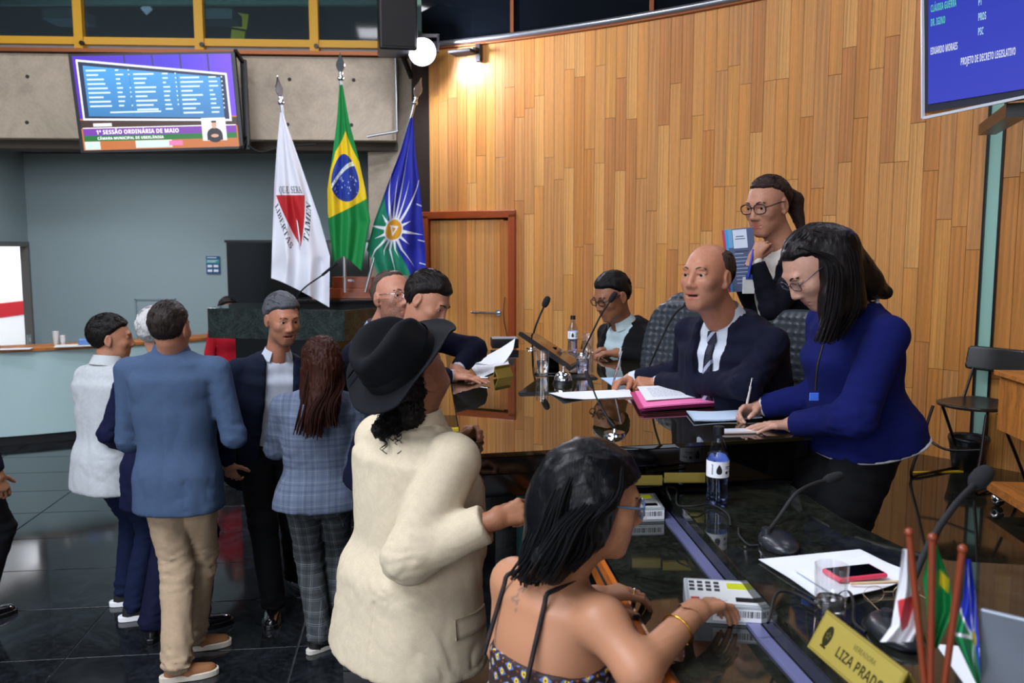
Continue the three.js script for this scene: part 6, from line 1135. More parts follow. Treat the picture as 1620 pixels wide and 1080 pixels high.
// -- man in the navy suit, mostly hidden behind the man in the blue blazer
{
  const b = V(-1.83, 0, -4.46), yaw = 172;
  const S = person({ label: 'grey haired man in navy suit half hidden behind the blue blazer', base: b, yaw, H: 1.73, lean: 0.03, head: P(249, 524, 4.47), skin: 0xc08a70, hair: { thick: 0.011, seed: 8 }, hairColor: 0xb9b7b4, bulk: 1.1, shoulder: 0.13,
    armR: { wrist: P(362, 735, 4.4), palm: V(0, 0, -1), pose: 'relaxed' }, armL: { wrist: loc(b, yaw, 0.24, 0.9, 0.12), pose: 'relaxed' },
    legL: { ankle: PH(242, 984, 0.087), toe: 190 }, legR: { ankle: PH(312, 970, 0.087), toe: 120 },
    wear: [{ name: 'jacket', mat: cloth(0x0c1030), loose: 0.028, hem: -0.22, skirt: 0.03, fold: 0.008, seed: 14 }, { name: 'trousers', legs: 1, mat: cloth(0x0b0f2a), r: [0.092, 0.076, 0.068], seed: 17 }], shoes: { mat: blackShoe, soleMat: M.black } });
  collar(S, shirtWhite, 0.063, 0.05, 0.5);
}
// -- man in the blue blazer and beige trousers
{
  const b = PH(296, 1022, 0), yaw = 176, hip = P(283, 752, 4.06);
  const S = person({ label: 'man in blue blazer and beige trousers, back to the camera', base: b, yaw, H: 1.79, hip, neck: P(271, 560, 4.06), head: P(270, 521, 4.02), headYaw: 172, headPitch: -3, skin: 0xb27a5e, hair: { thick: 0.008, low: -0.085, top: 0.003, rough: 0.002, seed: 5 }, hairs: [600, 0.03], hairColor: 0x2b2320, shoulder: 0.124, bulk: 0.94,
    armR: { elbow: P(370, 690, 4.05), wrist: loc(b, yaw, -0.16, 1.04, 0.26), pose: 'rest' }, armL: { elbow: P(204, 695, 4.1), wrist: loc(b, yaw, 0.15, 1.03, 0.26), pose: 'rest' },
    legL: { ankle: PH(280, 1046, 0.09), toe: 112 }, legR: { ankle: PH(305, 1000, 0.09), toe: 110 },
    wear: [{ name: 'blazer', mat: cloth(0x42546f, 0.85), loose: 0.03, hem: -0.16, skirt: 0.02, fold: 0.006, hole: 0.058, seed: 24, detail: (d, x, y, z) => z < 0 ? d + 0.004 * (1 - sstep(0, 0.006, Math.abs(x))) + (y < 0.02 ? 0.006 * (1 - sstep(0, 0.008, Math.abs(Math.abs(x) - 0.1))) : 0) : d }, { name: 'trousers', legs: 1, mat: cloth(0xb59d80, 0.9), r: [0.092, 0.076, 0.066], seed: 27, fold: 0.008, bottom: 0.05 }],
    shoes: { mat: std(0x8a5a34, 0.7), soleMat: std(0xc9bfae, 0.7), sole: 0.024 } });
  collar(S, cloth(0x465876, 0.85), 0.074, 0.05, 1.0, 'collar', 0.03);
}
// -- man with grey hair in the open navy jacket, facing the camera
{
  const b = PH(432, 948, 0), yaw = 22;
  const open = (d, x, y, z) => z > 0 ? smax(d, 0.075 - Math.abs(x - 0.01) - 0.05 * clamp(-y, 0, 0.2), 0.004) - (Math.abs(Math.abs(x - 0.01) - 0.1) < 0.025 && y > 0.12 ? 0.006 : 0) : d;
  const S = person({ label: 'grey haired man in open navy jacket and white shirt facing the camera', base: b, yaw, H: 1.8, head: P(447, 506, 4.62), neck: P(438, 566, 4.68), headYaw: 38, headPitch: -12, headScale: 1.04, skin: 0xb3785c, lips: 0x8c4a42, beard: 0x4a4038, beardMix: 0.3, hair: { thick: 0.013, top: 0.004, rough: 0.002, seed: 11, comb: [0.6, 0.3, -0.6] }, hairs: [800, 0.04], hairColor: 0x4e5054, browColor: 0x40342e, face: { open: true, jaw: 1.05 },
    armR: { wrist: P(388, 742, 4.72), pose: 'relaxed' }, armL: { wrist: loc(b, yaw, 0.2, 1.0, 0.2), pose: 'relaxed' },
    legR: { ankle: PH(432, 950, 0.09), toe: 10 }, legL: { ankle: PH(468, 905, 0.09), toe: 40 },
    wear: [{ ...under(shirtWhite), hem: -0.03, detail: (d, x, y, z) => z > 0 ? d - 0.002 * (1 - sstep(0.012, 0.014, Math.abs(x))) : d }, { name: 'jacket', mat: cloth(0x10172a), loose: 0.026, hem: -0.24, skirt: 0.03, front: open, seed: 31 }, { name: 'trousers', legs: 1, mat: cloth(0x07080c), r: [0.092, 0.074, 0.064], seed: 33, waist: 0.06 }], shoes: { mat: blackShoe, soleMat: M.black } });
  collar(S, shirtWhite, 0.068, 0.052, 1.2, 'collar', 0.032); buttons(S, [0.05, 0.14, 0.23, 0.32].map(y => S.tor(0.0, y, 0.12)), std(0xb8bec8, 0.4));
}
// -- woman in plaid blazer and plaid trousers
{
  const b = PH(512, 1012, 0), yaw = 196, hc = 0x30150c;
  const S = person({ label: 'woman with long auburn hair in grey plaid blazer and trousers', sex: 'f', base: b, yaw, H: 1.6, hip: P(504, 778, 4.24), neck: P(506, 620, 4.22), head: P(508, 577, 4.2), headYaw: 205, headPitch: -4, skin: 0xb98468, lips: 0x9a4a48, bulk: 1.2, shoulder: 0.112, limb: 1.1, face: { wide: 0.97 },
    hair: { thick: 0.02, low: -0.12, seed: 21, line: [[-0.2, 0.0], [0.0, 0.02], [0.05, 0.035], [0.075, 0.07], [0.1, 0.12], [0.3, 0.3]] }, hairColor: hc, browColor: 0x2a1610, hairs: [500, 0.06], hairMat: phys(hc, 0.45, { bumpMap: M.hairBump, bumpScale: 0.001, specularIntensity: 0.3 }),
    hairMore: S => { const a = S.fromHead(0, -0.02, -0.07), e = P(497, 664, 4.06), f1 = rc(a, e, 0.075, 0.05), a2 = S.fromHead(0.06, -0.03, -0.03), a3 = S.fromHead(-0.06, -0.03, -0.03), f2 = rc(a2, P(480, 672, 4.14), 0.045, 0.028), f3 = rc(a3, P(526, 650, 4.1), 0.045, 0.035); return { pts: [e, P(470, 690, 4.1), P(540, 690, 4.1)], k: 0.04, g: unite([f1, f2, f3], 0.03), f: (d, x, y, z) => d + 0.004 * noise3(x * 70, y * 8, z * 70) + 0.003 * noise3(x * 150, y * 14, z * 150) }; },
    strands: S => strandTubes([[S.fromHead(0.05, 0.03, -0.09), S.fromHead(0.07, -0.08, -0.08), P(488, 640, 4.06), P(478, 684, 4.06)], [S.fromHead(0, 0.03, -0.11), S.fromHead(0, -0.1, -0.12), P(500, 650, 4.01), P(496, 690, 4.02)], [S.fromHead(-0.05, 0.03, -0.09), S.fromHead(-0.07, -0.08, -0.07), P(520, 640, 4.04), P(524, 672, 4.05)]], 150, 0.045, 0.0022, 61),
    armR: { wrist: P(547, 792, 4.22), pose: 'relaxed', palm: V(-1, 0, -0.3) }, armL: { wrist: loc(b, yaw, 0.14, 0.98, 0.24), pose: 'rest' },
    legR: { ankle: PH(541, 988, 0.08), toe: 160 }, legL: { ankle: PH(505, 1004, 0.08), toe: 140 },
    wear: [{ name: 'blazer', mat: cloth(0xffffff, 0.85, { map: plaidJacket }), loose: 0.02, hem: -0.06, skirt: 0.012, fold: 0.007, sleeve: 1.0, seed: 41, hole: 0.05 }, { name: 'trousers', legs: 1, mat: cloth(0xffffff, 0.85, { map: plaidPants }), r: [0.1, 0.078, 0.066], seed: 43, fold: 0.007 }],
    shoes: { mat: std(0x0b0b0c, 0.6), soleMat: std(0xcfcabe, 0.7), size: 0.94 } });
}
// -- bald man with glasses at the table
struct('floor_strip', uvBox(box(0.5, 0.2, 2.2, -0.58, 0.1, -5.08, 0.004)), M.floor, 'low granite platform left of the presiding table', 'floor');
{
  const b = V(P(600, 470, 4.62).x, 0.2, -4.66), yaw = 60;
  const S = person({ label: 'balding man with thin glasses and stubble behind the black hat', base: b, yaw, H: 1.74, neck: P(600, 528, 4.62), head: P(623, 472, 4.54), headYaw: 40, headPitch: 6, headScale: 1.12, skin: 0xbf846a, lips: 0xa86058, beard: 0x3c2c26, beardMix: 0.6, face: { wide: 1.07, jaw: 1.15, neck: 1.2 }, bulk: 1.18, belly: 0.04, shoulder: 0.125,
    hair: { thick: 0.008, rough: 0.001, line: [[-0.12, -0.05], [-0.03, -0.03], [0.0, 0.004], [0.05, 0.014], [0.08, 0.02], [0.11, 0.05], [0.14, 0.07], [0.3, 0.1]], seed: 6 }, hairColor: 0x4a3a32,
    armR: { wrist: loc(b, yaw, -0.2, 0.95, 0.15), pose: 'relaxed' }, armL: { wrist: loc(b, yaw, 0.05, 1.05, 0.25), pose: 'rest' },
    wear: [under(cloth(0x7f9cc8, 0.8), { hem: -0.1 }), { name: 'jacket', mat: cloth(0x0c1122), loose: 0.026, hem: -0.22, skirt: 0.03, front: lapelFront(-0.05, 0.5, 0.12), seed: 51 }, { name: 'trousers', legs: 1, mat: suitDark, seed: 52 }], shoes: { mat: blackShoe, soleMat: M.black } });
  collar(S, cloth(0x9fb6d8, 0.8), 0.078, 0.055, 0.9, 'collar', 0.035); glasses(S, M.chrome, 0.0014, 0.024, 0.015);
}
// -- dark haired man leaning on the table
{
  const b = V(-0.62, 0.2, -4.1), yaw = 82, hip = V(-0.6, 1.1, -4.12);
  const S = person({ label: 'dark haired man in navy jacket bending over papers on the table', base: b, yaw, H: 1.74, hip, neck: P(655, 522, 4.04), head: P(676, 478, 4.0), headYaw: 66, headPitch: -32, headRoll: -8, skin: 0xb98064, headScale: 1.02, hair: { thick: 0.014, top: 0.004, rough: 0.0015, soft: 0.045, seed: 13 }, hairs: [700, 0.05], hairColor: 0x17120f, browThick: 0.004,
    armL: { elbow: P(752, 552, 4.3), wrist: V(P(722, 574, 4.12).x, TT + 0.035, -4.12), palm: V(0, -1, 0), dir: V(0.6, -0.1, 0.7), pose: 'rest' }, armR: { elbow: P(668, 600, 3.85), wrist: PH(716, 594, TT + 0.03), palm: V(0, -1, 0), dir: V(1, -0.08, 0.1), pose: 'flat' },
    wear: [under(shirtWhite), { name: 'jacket', mat: cloth(0x0a0d26), loose: 0.022, hem: -0.2, skirt: 0.03, front: lapelFront(0.1, 0.48, 0.09), fold: 0.008, seed: 55 }, { name: 'trousers', legs: 1, mat: suitDark, seed: 56 }], shoes: { mat: blackShoe, soleMat: M.black } });
  collar(S, shirtWhite, 0.062, 0.045, 0.8);
  const p = thing('pen', 'slim metal pen in the fingers of the leaning man', 'pen', S.handR.at(0.12, 0.012, 0.006).toArray()); part('barrel', bar(V(-0.04, 0.004, -0.02), V(0.05, 0.008, 0.02), 0.0035, 8), M.chrome, p); part('tip', bar(V(0.05, 0.008, 0.02), V(0.062, 0.0086, 0.025), 0.0035, 8, 0.001), M.black, p);
}
// -- man in cream blazer and black hat
{
  const b = V(-0.36, 0, -2.62), yaw = 128;
  const S = person({ label: 'man in cream blazer and black hat looking up to the right', base: b, yaw, H: 1.74, hip: P(652, 905, 2.6), neck: P(656, 674, 2.62), head: P(653, 596, 2.56), headYaw: 138, headPitch: 43, skin: 0xa06c4e, lips: 0x8a4a40, headScale: 1.0, fine: 0.0036, cell: 0.009, face: { neck: 1.05 }, shoulder: 0.122, bulk: 1.12, belly: 0.03,
    hair: { thick: 0.012, low: -0.12, rough: 0.004, seed: 17, baldAbove: 0.055 }, hairColor: 0x0c0a0a,
    hairMore: S => { const a = S.fromHead(0, -0.05, -0.09), e = P(604, 678, 2.5), f1 = rc(a, e, 0.06, 0.03); return { pts: [e, a], k: 0.03, g: f1, f: (d, x, y, z) => d + 0.008 * noise3(x * 60, y * 50, z * 60) }; },
    strands: S => { const out = [], r = mulberry(71); for (let i = 0; i < 70; i++) { const c = P(598 + r() * 34, 640 + r() * 20, 2.45 + r() * 0.1), pts = [], n = 16, L = 0.05 + r() * 0.07, w = 0.006 + r() * 0.006, ph = r() * 6; for (let k = 0; k <= n; k++) pts.push(V(c.x + w * Math.cos(ph + k * 1.25), c.y - L * k / n, c.z + w * Math.sin(ph + k * 1.25))); out.push(tube(pts, 0.0013, 34, 4)); } return out; },
    armR: { elbow: P(648, 880, 2.36), wrist: P(782, 822, 2.34), dir: V(0.86, 0.25, -0.2), palm: V(-0.3, -0.6, -0.7), pose: 'fist', fine: 0.003 }, armL: { wrist: P(716, 706, 2.78), pole: V(0, -1, 0.2), dir: V(0.75, 0.6, 0.1), palm: V(0.5, -0.4, 0.75), pose: 'pinch', fine: 0.003 },
    wear: [{ name: 'shirt', mat: cloth(0x0d0d10), loose: 0.01, hem: 0, fold: 0.003, hole: 0.056, sleeve: 0.78, pad: 0.85 }, { name: 'blazer', mat: cloth(0xccbea2, 0.9), loose: 0.034, hem: -0.25, skirt: 0.05, fold: 0.005, hole: 0.07, sleeve: 1.4, cell: 0.0075, seed: 61, front: lapelFront(0.12, 0.5, 0.1, 0.02), detail: (d, x, y, z) => { return z < 0 ? d + 0.004 * (1 - sstep(0, 0.006, Math.abs(x))) + (y < -0.02 ? 0.008 * (1 - sstep(0, 0.008, Math.abs(x + 0.11))) : 0) : d; } }, { name: 'trousers', legs: 1, mat: cloth(0xb8c6dc, 0.9), seed: 63 }],
    shoes: { mat: std(0x3a2a20, 0.5), soleMat: M.black } });
  collar(S, cloth(0xcec0a4, 0.9), 0.084, 0.055, 1.5, 'collar', 0.035); collar(S, cloth(0x0c0c0f), 0.068, 0.06, 0.8, 'shirt_collar', 0.045);
  { const jf = upper(S, { bulk: 1.12, belly: 0.03 }, { loose: 0.034, hem: -0.25, skirt: 0.05, fold: 0, hole: 0.07, sleeve: 1.14 }), on = (a, y) => { // point on the jacket's skirt at angle a from the front
      let r = 0.4; for (let i = 0; i < 50; i++) { const p = S.tor(Math.sin(a) * r, y, Math.cos(a) * r), d = jf(p.x, p.y, p.z); if (d < 0.001) break; r -= Math.max(d * 0.7, 0.001); } return r; };
    const pos = [], idx = [], NA = 12, NB = 4; for (let side = 0; side < 2; side++) for (let j = 0; j <= NB; j++) for (let i = 0; i <= NA; i++) { const a = lerp(-1.0, -1.62, i / NA), y = lerp(-0.065, -0.125, j / NB) + 0.006 * Math.sin(i / NA * 3.1) * (j / NB), r = on(a, y) + (side ? 0.001 : 0.009); const p = S.tor(Math.sin(a) * r, y, Math.cos(a) * r); pos.push(p.x, p.y, p.z); }
    const K = (NA + 1) * (NB + 1), q = (i, j, s) => s * K + j * (NA + 1) + i; for (let j = 0; j < NB; j++) for (let i = 0; i < NA; i++) { idx.push(q(i, j, 0), q(i + 1, j, 0), q(i, j + 1, 0), q(i + 1, j, 0), q(i + 1, j + 1, 0), q(i, j + 1, 0)); } for (let i = 0; i < NA; i++) for (const j of [0, NB]) idx.push(q(i, j, 0), q(i + 1, j, 0), q(i, j, 1), q(i + 1, j, 0), q(i + 1, j, 1), q(i, j, 1)); for (let j = 0; j < NB; j++) for (const i of [0, NA]) idx.push(q(i, j, 0), q(i, j + 1, 0), q(i, j, 1), q(i, j + 1, 0), q(i, j + 1, 1), q(i, j, 1));
    const ge = new THREE.BufferGeometry(); ge.setAttribute('position', new THREE.Float32BufferAttribute(pos, 3)); ge.setIndex(idx); ge.computeVertexNormals(); const fm = cloth(0xccbea2, 0.9); fm.side = THREE.DoubleSide; part('pocket_flap', finish(uvBox(ge), S), fm, S.group, 'flap of the side pocket');
    const rb = on(-0.45, -0.02) + 0.004; buttons(S, [S.tor(Math.sin(-0.45) * rb, -0.02, Math.cos(-0.45) * rb)], std(0xd0c8b4, 0.4)); }
  // the hat, worn on the head
  const hat = thing('hat', 'black felt hat with pinched crown worn by the man in cream', 'hat', S.fromHead(0, 0.07, 0).toArray());
  const q = new THREE.Matrix4().makeBasis(S.hx.clone().multiplyScalar(1.12), S.hy.clone().multiplyScalar(1.12), S.hz.clone().multiplyScalar(1.12)), rot = g => { g.applyMatrix4(q); return g; };
  const crown = netMesh((x, y, z) => {
    const t = clamp(y / 0.125, 0, 1), w = 0.094 - 0.022 * t * t, l = 0.114 - 0.02 * t * t, zc = -0.008 * t, k = Math.sqrt((x / w) ** 2 + ((z - zc) / l) ** 2), dent = 0.04 * Math.exp(-(x * x) / 0.0009) * sstep(-0.09, -0.02, z) * 1 + 0.018 * Math.exp(-(x * x) / 0.0012), top = y - 0.122 + dent + 0.25 * Math.max(0, z - 0.03) + 0.05 * Math.abs(z);
    const pinch = 0.018 * Math.exp(-((Math.abs(x) - 0.075) ** 2) / 0.0008 - ((z - 0.06) ** 2) / 0.0012) * t;
    return smax(smax((k - 1) * 0.09 + pinch, top, 0.022), -y - 0.012, 0.004);
  }, new THREE.Box3(V(-0.13, -0.03, -0.15), V(0.13, 0.17, 0.15)), 0.004);
  const felt = phys(0x07090e, 0.85, { sheen: 0.12, sheenRoughness: 0.5, sheenColor: new THREE.Color(0x2a3348), specularIntensity: 0.4 });
  part('crown', rot(crown), felt, hat); part('ribbon', rot(new THREE.CylinderGeometry(1, 1, 0.03, 48, 1, true).scale(0.0965, 1, 0.1165).translate(0, 0.012, 0)), std(0x07070a, 0.5, { side: THREE.DoubleSide }), hat, 'black ribbon band');
  const brim = netMesh((x, y, z) => { const k = Math.sqrt((x / 0.155) ** 2 + ((z - 0.004) / 0.178) ** 2), side = 0.035 * sstep(0.09, 0.155, Math.abs(x)), fr = -0.022 * sstep(0.1, 0.18, z) - 0.006 * sstep(0.1, 0.18, -z); return smax(Math.abs(y + 0.006 - side - fr) - 0.0032, (k - 1) * 0.15, 0.003); }, new THREE.Box3(V(-0.18, -0.06, -0.2), V(0.18, 0.07, 0.21)), 0.004);
  part('brim', rot(brim), felt, hat);
}
// -- seated woman in the foreground
{
  const b = V(0.06, FLOOR2, -1.9), yaw = 124, hc = 0x07080b;
  const bodyTop = (p, S, skin) => { const c = skin.clone(); const d = p.clone().sub(S.hip), ly = d.dot(S.U), lz = d.dot(S.F), lx = d.dot(S.L); // small tattoo on the left shoulder blade
    if (lz < -0.02 && lx > -0.005 && lx < 0.045 && ly > 0.3 && ly < 0.42) { const q = noise3(lx * 90, ly * 40, 3) + 0.6 * noise3(lx * 200, ly * 120, 5); if (q > -0.1 && Math.abs(lx - 0.02 - 0.06 * (ly - 0.36)) < 0.014) c.lerp(col(0x3c4a4c), 0.6); } return c; };
  const S = person({ label: 'black haired woman with glasses in patterned strap dress seated at the desk', sex: 'f', base: b, yaw, H: 1.64, hip: V(0.055, 0.93, -1.84), neck: P(884, 902, 1.9), head: P(940, 796, 1.92), headYaw: 96, headPitch: -8, skin: 0xb98260, lips: 0x8a4038, fine: 0.003, headScale: 1.0, face: { neck: 0.92 }, bulk: 1.04, limb: 1.12, shoulder: 0.1, bare: f => f, bodyPaint: bodyTop,
    hair: { thick: 0.02, low: -0.12, top: 0.002, rough: 0.0006, soft: 0.015, seed: 23, line: [[-0.2, -0.02], [-0.06, -0.005], [0.0, 0.012], [0.03, 0.035], [0.055, 0.07], [0.08, 0.11], [0.3, 0.3]] }, hairCell: 0.004, hairColor: hc, hairs: [0, 0], hairMat: phys(hc, 0.34, { bumpMap: M.hairBump, bumpScale: 0.0006, specularIntensity: 0.35 }),
    hairMore: S => { const A = S.fromHead(0, -0.02, -0.08), B = P(852, 900, 1.88), C = S.fromHead(-0.07, -0.03, -0.02), D = P(908, 880, 1.8), E = P(872, 890, 1.8), e3 = P(930, 860, 1.8);
      const g = unite([rc(A, B, 0.062, 0.045), rc(C, E, 0.05, 0.045), rc(S.fromHead(-0.07, 0.04, 0.0), P(912, 850, 1.8), 0.03, 0.032), rc(A, P(878, 852, 1.95), 0.066, 0.05)], 0.04); return { pts: [B, D, E, e3, P(820, 920, 1.9)], k: 0.045, g, f: (d, x, y, z) => d + 0.004 * noise3(x * 14, y * 10, z * 14) + 0.0007 * noise3(x * 70, y * 10, z * 70) }; },
    strands: S => { const T0 = (x, y, z) => S.fromHead(x, y, z); return strandTubes([[T0(-0.05, 0.108, 0), T0(-0.085, 0.04, -0.02), P(905, 830, 1.78), P(880, 880, 1.76), P(862, 908, 1.78)], [T0(-0.03, 0.108, -0.05), T0(-0.075, 0.04, -0.085), P(880, 830, 1.82), P(858, 880, 1.82), P(838, 912, 1.84)], [T0(0, 0.1, -0.075), T0(-0.02, 0.03, -0.12), P(866, 815, 1.9), P(850, 870, 1.88), P(850, 914, 1.86)], [T0(-0.04, 0.115, 0.03), T0(-0.088, 0.05, 0.015), P(925, 825, 1.8), P(915, 865, 1.78), P(890, 895, 1.78)]], 460, 0.036, 0.0017, 81, 0.012); },
    armR: { elbow: P(1010, 1062, 1.66), wrist: P(1098, 968, 1.84), dir: V(0.72, 0.0, -0.6), palm: V(0.1, -0.95, 0.15), pose: 'press', fine: 0.0026, nails: 0x120c10 }, armL: { elbow: P(800, 1024, 2.02), wrist: PH(940, 945, WORK + 0.03), dir: V(0.9, 0.15, -0.1), palm: V(0.15, -1, -0.1), pose: 'rest', fine: 0.0026, nails: 0x120c10 },
    legL: { ankle: V(0.36, FLOOR2 + 0.08, -2.05), knee: V(0.46, 0.92, -2.1) }, legR: { ankle: V(0.4, FLOOR2 + 0.08, -1.78), knee: V(0.48, 0.92, -1.82) },
    wear: [{ name: 'dress', mat: M.dressCloth, f: S => { const rows = grow(torsoRows(S, { bulk: 1.04 }), 0.008), body = S.torFn(loft(rows)), th = ['L', 'R'].map(s => rc(S['hp' + s], S['kn' + s], 0.1, 0.078)); return (x, y, z) => { const px = x - S.hip.x, py = y - S.hip.y, pz = z - S.hip.z, ly = px * S.U.x + py * S.U.y + pz * S.U.z, lz = px * S.F.x + py * S.F.y + pz * S.F.z; let d = smax(body(x, y, z), ly - 0.2 - 0.5 * Math.max(0, lz) , 0.004); d = smin(d, Math.min(th[0](x, y, z), th[1](x, y, z)), 0.05); return d + folds(x, y, z, 0.004, 9); }; }, cell: 0.008 }] });
  glasses(S, std(0x5a7a9a, 0.25, { metalness: 0.3 }), 0.0026, 0.026, 0.02);
  // beaded shoulder straps
  const strap = s => { const o = []; for (let k = 0; k <= 14; k++) { const t = k / 14, y = lerp(0.18, 0.46, Math.min(1, t * 1.25)); o.push(S.tor(s * lerp(0.085, 0.075, t), t < 0.8 ? lerp(0.18, S.T * 0.93, t / 0.8) : S.T * (0.93 + 0.05 * (t - 0.8) / 0.2), t < 0.8 ? lerp(-0.118, -0.088, t / 0.8) : lerp(-0.088, -0.01, (t - 0.8) / 0.2))); } return o; };
  for (const s of [1, -1]) part('strap', finish(tube(strap(s), 0.0055, 40, 8), S), std(0x2a1a22, 0.7, { map: M.beads }), S.group, 'beaded shoulder strap');
  const br = thing('bracelet', 'thin gold bracelet on the wrist of the seated woman', 'bracelet', S.elR.clone().lerp(S.wrR, 0.68).toArray()); const tq = new THREE.Quaternion().setFromUnitVectors(V(0, 0, 1), S.wrR.clone().sub(S.elR).normalize().add(V(0.12, 0.1, 0)).normalize());
  part('chain', new THREE.TorusGeometry(0.036, 0.0022, 8, 48).applyQuaternion(tq), std(0xd8a83c, 0.25, { metalness: 1 }), br); part('clasp', new THREE.SphereGeometry(0.004, 10, 8).translate(0, -0.036, 0).applyQuaternion(tq), std(0xd8a83c, 0.25, { metalness: 1 }), br);
  const rp = S.handL.at(0.108, 0.0095, 0.008), rg = thing('ring', 'gold ring on the left hand of the seated woman', 'ring', rp.toArray()); part('band', new THREE.TorusGeometry(0.0095, 0.0018, 8, 24).rotateY(1.2), std(0xe0b848, 0.2, { metalness: 1 }), rg); part('stone', new THREE.SphereGeometry(0.0042, 10, 8).translate(0, 0.011, 0), M.chrome, rg);
  const ch = thing('desk_chair', 'black chair under the seated woman', 'chair', [0.02, FLOOR2, -1.86], yaw * Math.PI / 180); part('seat', box(0.46, 0.07, 0.44, 0, 0.385, 0.04, 0.025), M.leather, ch); part('column', cyl(0.025, 0.03, 0.33, 0, 0.19, 0), M.black, ch); part('base', [box(0.5, 0.03, 0.05, 0, 0.02, 0), box(0.05, 0.03, 0.5, 0, 0.02, 0)], M.black, ch);
}
// -- man in the black suit at the far side of the table
{
  const b = V(0.86, DAIS, -5.05), yaw = -62;
  const S = person({ label: 'seated man in black suit with glasses at the far side of the table', base: b, yaw, H: 1.72, hip: V(0.84, 1.2, -5.1), neck: P(985, 515, 5.0), head: P(968, 470, 4.93), headYaw: -58, headPitch: -22, skin: 0x9c6648, lips: 0x804038, bulk: 1.2, belly: 0.03, shoulder: 0.122, headScale: 1.05, hair: { thick: 0.011, top: 0.003, rough: 0.0015, soft: 0.04, seed: 19 }, hairColor: 0x0c0b0b, face: { wide: 1.05, jaw: 1.1 },
    armR: { wrist: V(0.6, TT + 0.035, -5.06), elbow: V(0.74, TT + 0.03, -5.22), dir: V(-1, -0.05, 0.3), palm: V(0, -1, 0), pose: 'rest' }, armL: { wrist: V(0.6, TT + 0.035, -4.84), elbow: V(0.84, TT + 0.02, -4.76), dir: V(-1, -0.05, -0.1), palm: V(0, -1, 0), pose: 'rest' }, legL: { ankle: V(0.6, DAIS + 0.09, -4.8), knee: V(0.5, 1.16, -4.8) }, legR: { ankle: V(0.56, DAIS + 0.09, -5.0), knee: V(0.46, 1.16, -5.0) },
    wear: [under(cloth(0xbdd3d6, 0.8)), { name: 'jacket', mat: cloth(0x0c0d10), loose: 0.028, hem: -0.1, skirt: 0.02, front: lapelFront(0.02, 0.46, 0.11), seed: 71 }, { name: 'trousers', legs: 1, mat: suitDark }], shoes: { mat: blackShoe, soleMat: M.black } });
  collar(S, cloth(0xc4d8da, 0.8), 0.07, 0.05, 1.0, 'collar', 0.035); glasses(S, M.black, 0.0024, 0.025, 0.016);
}
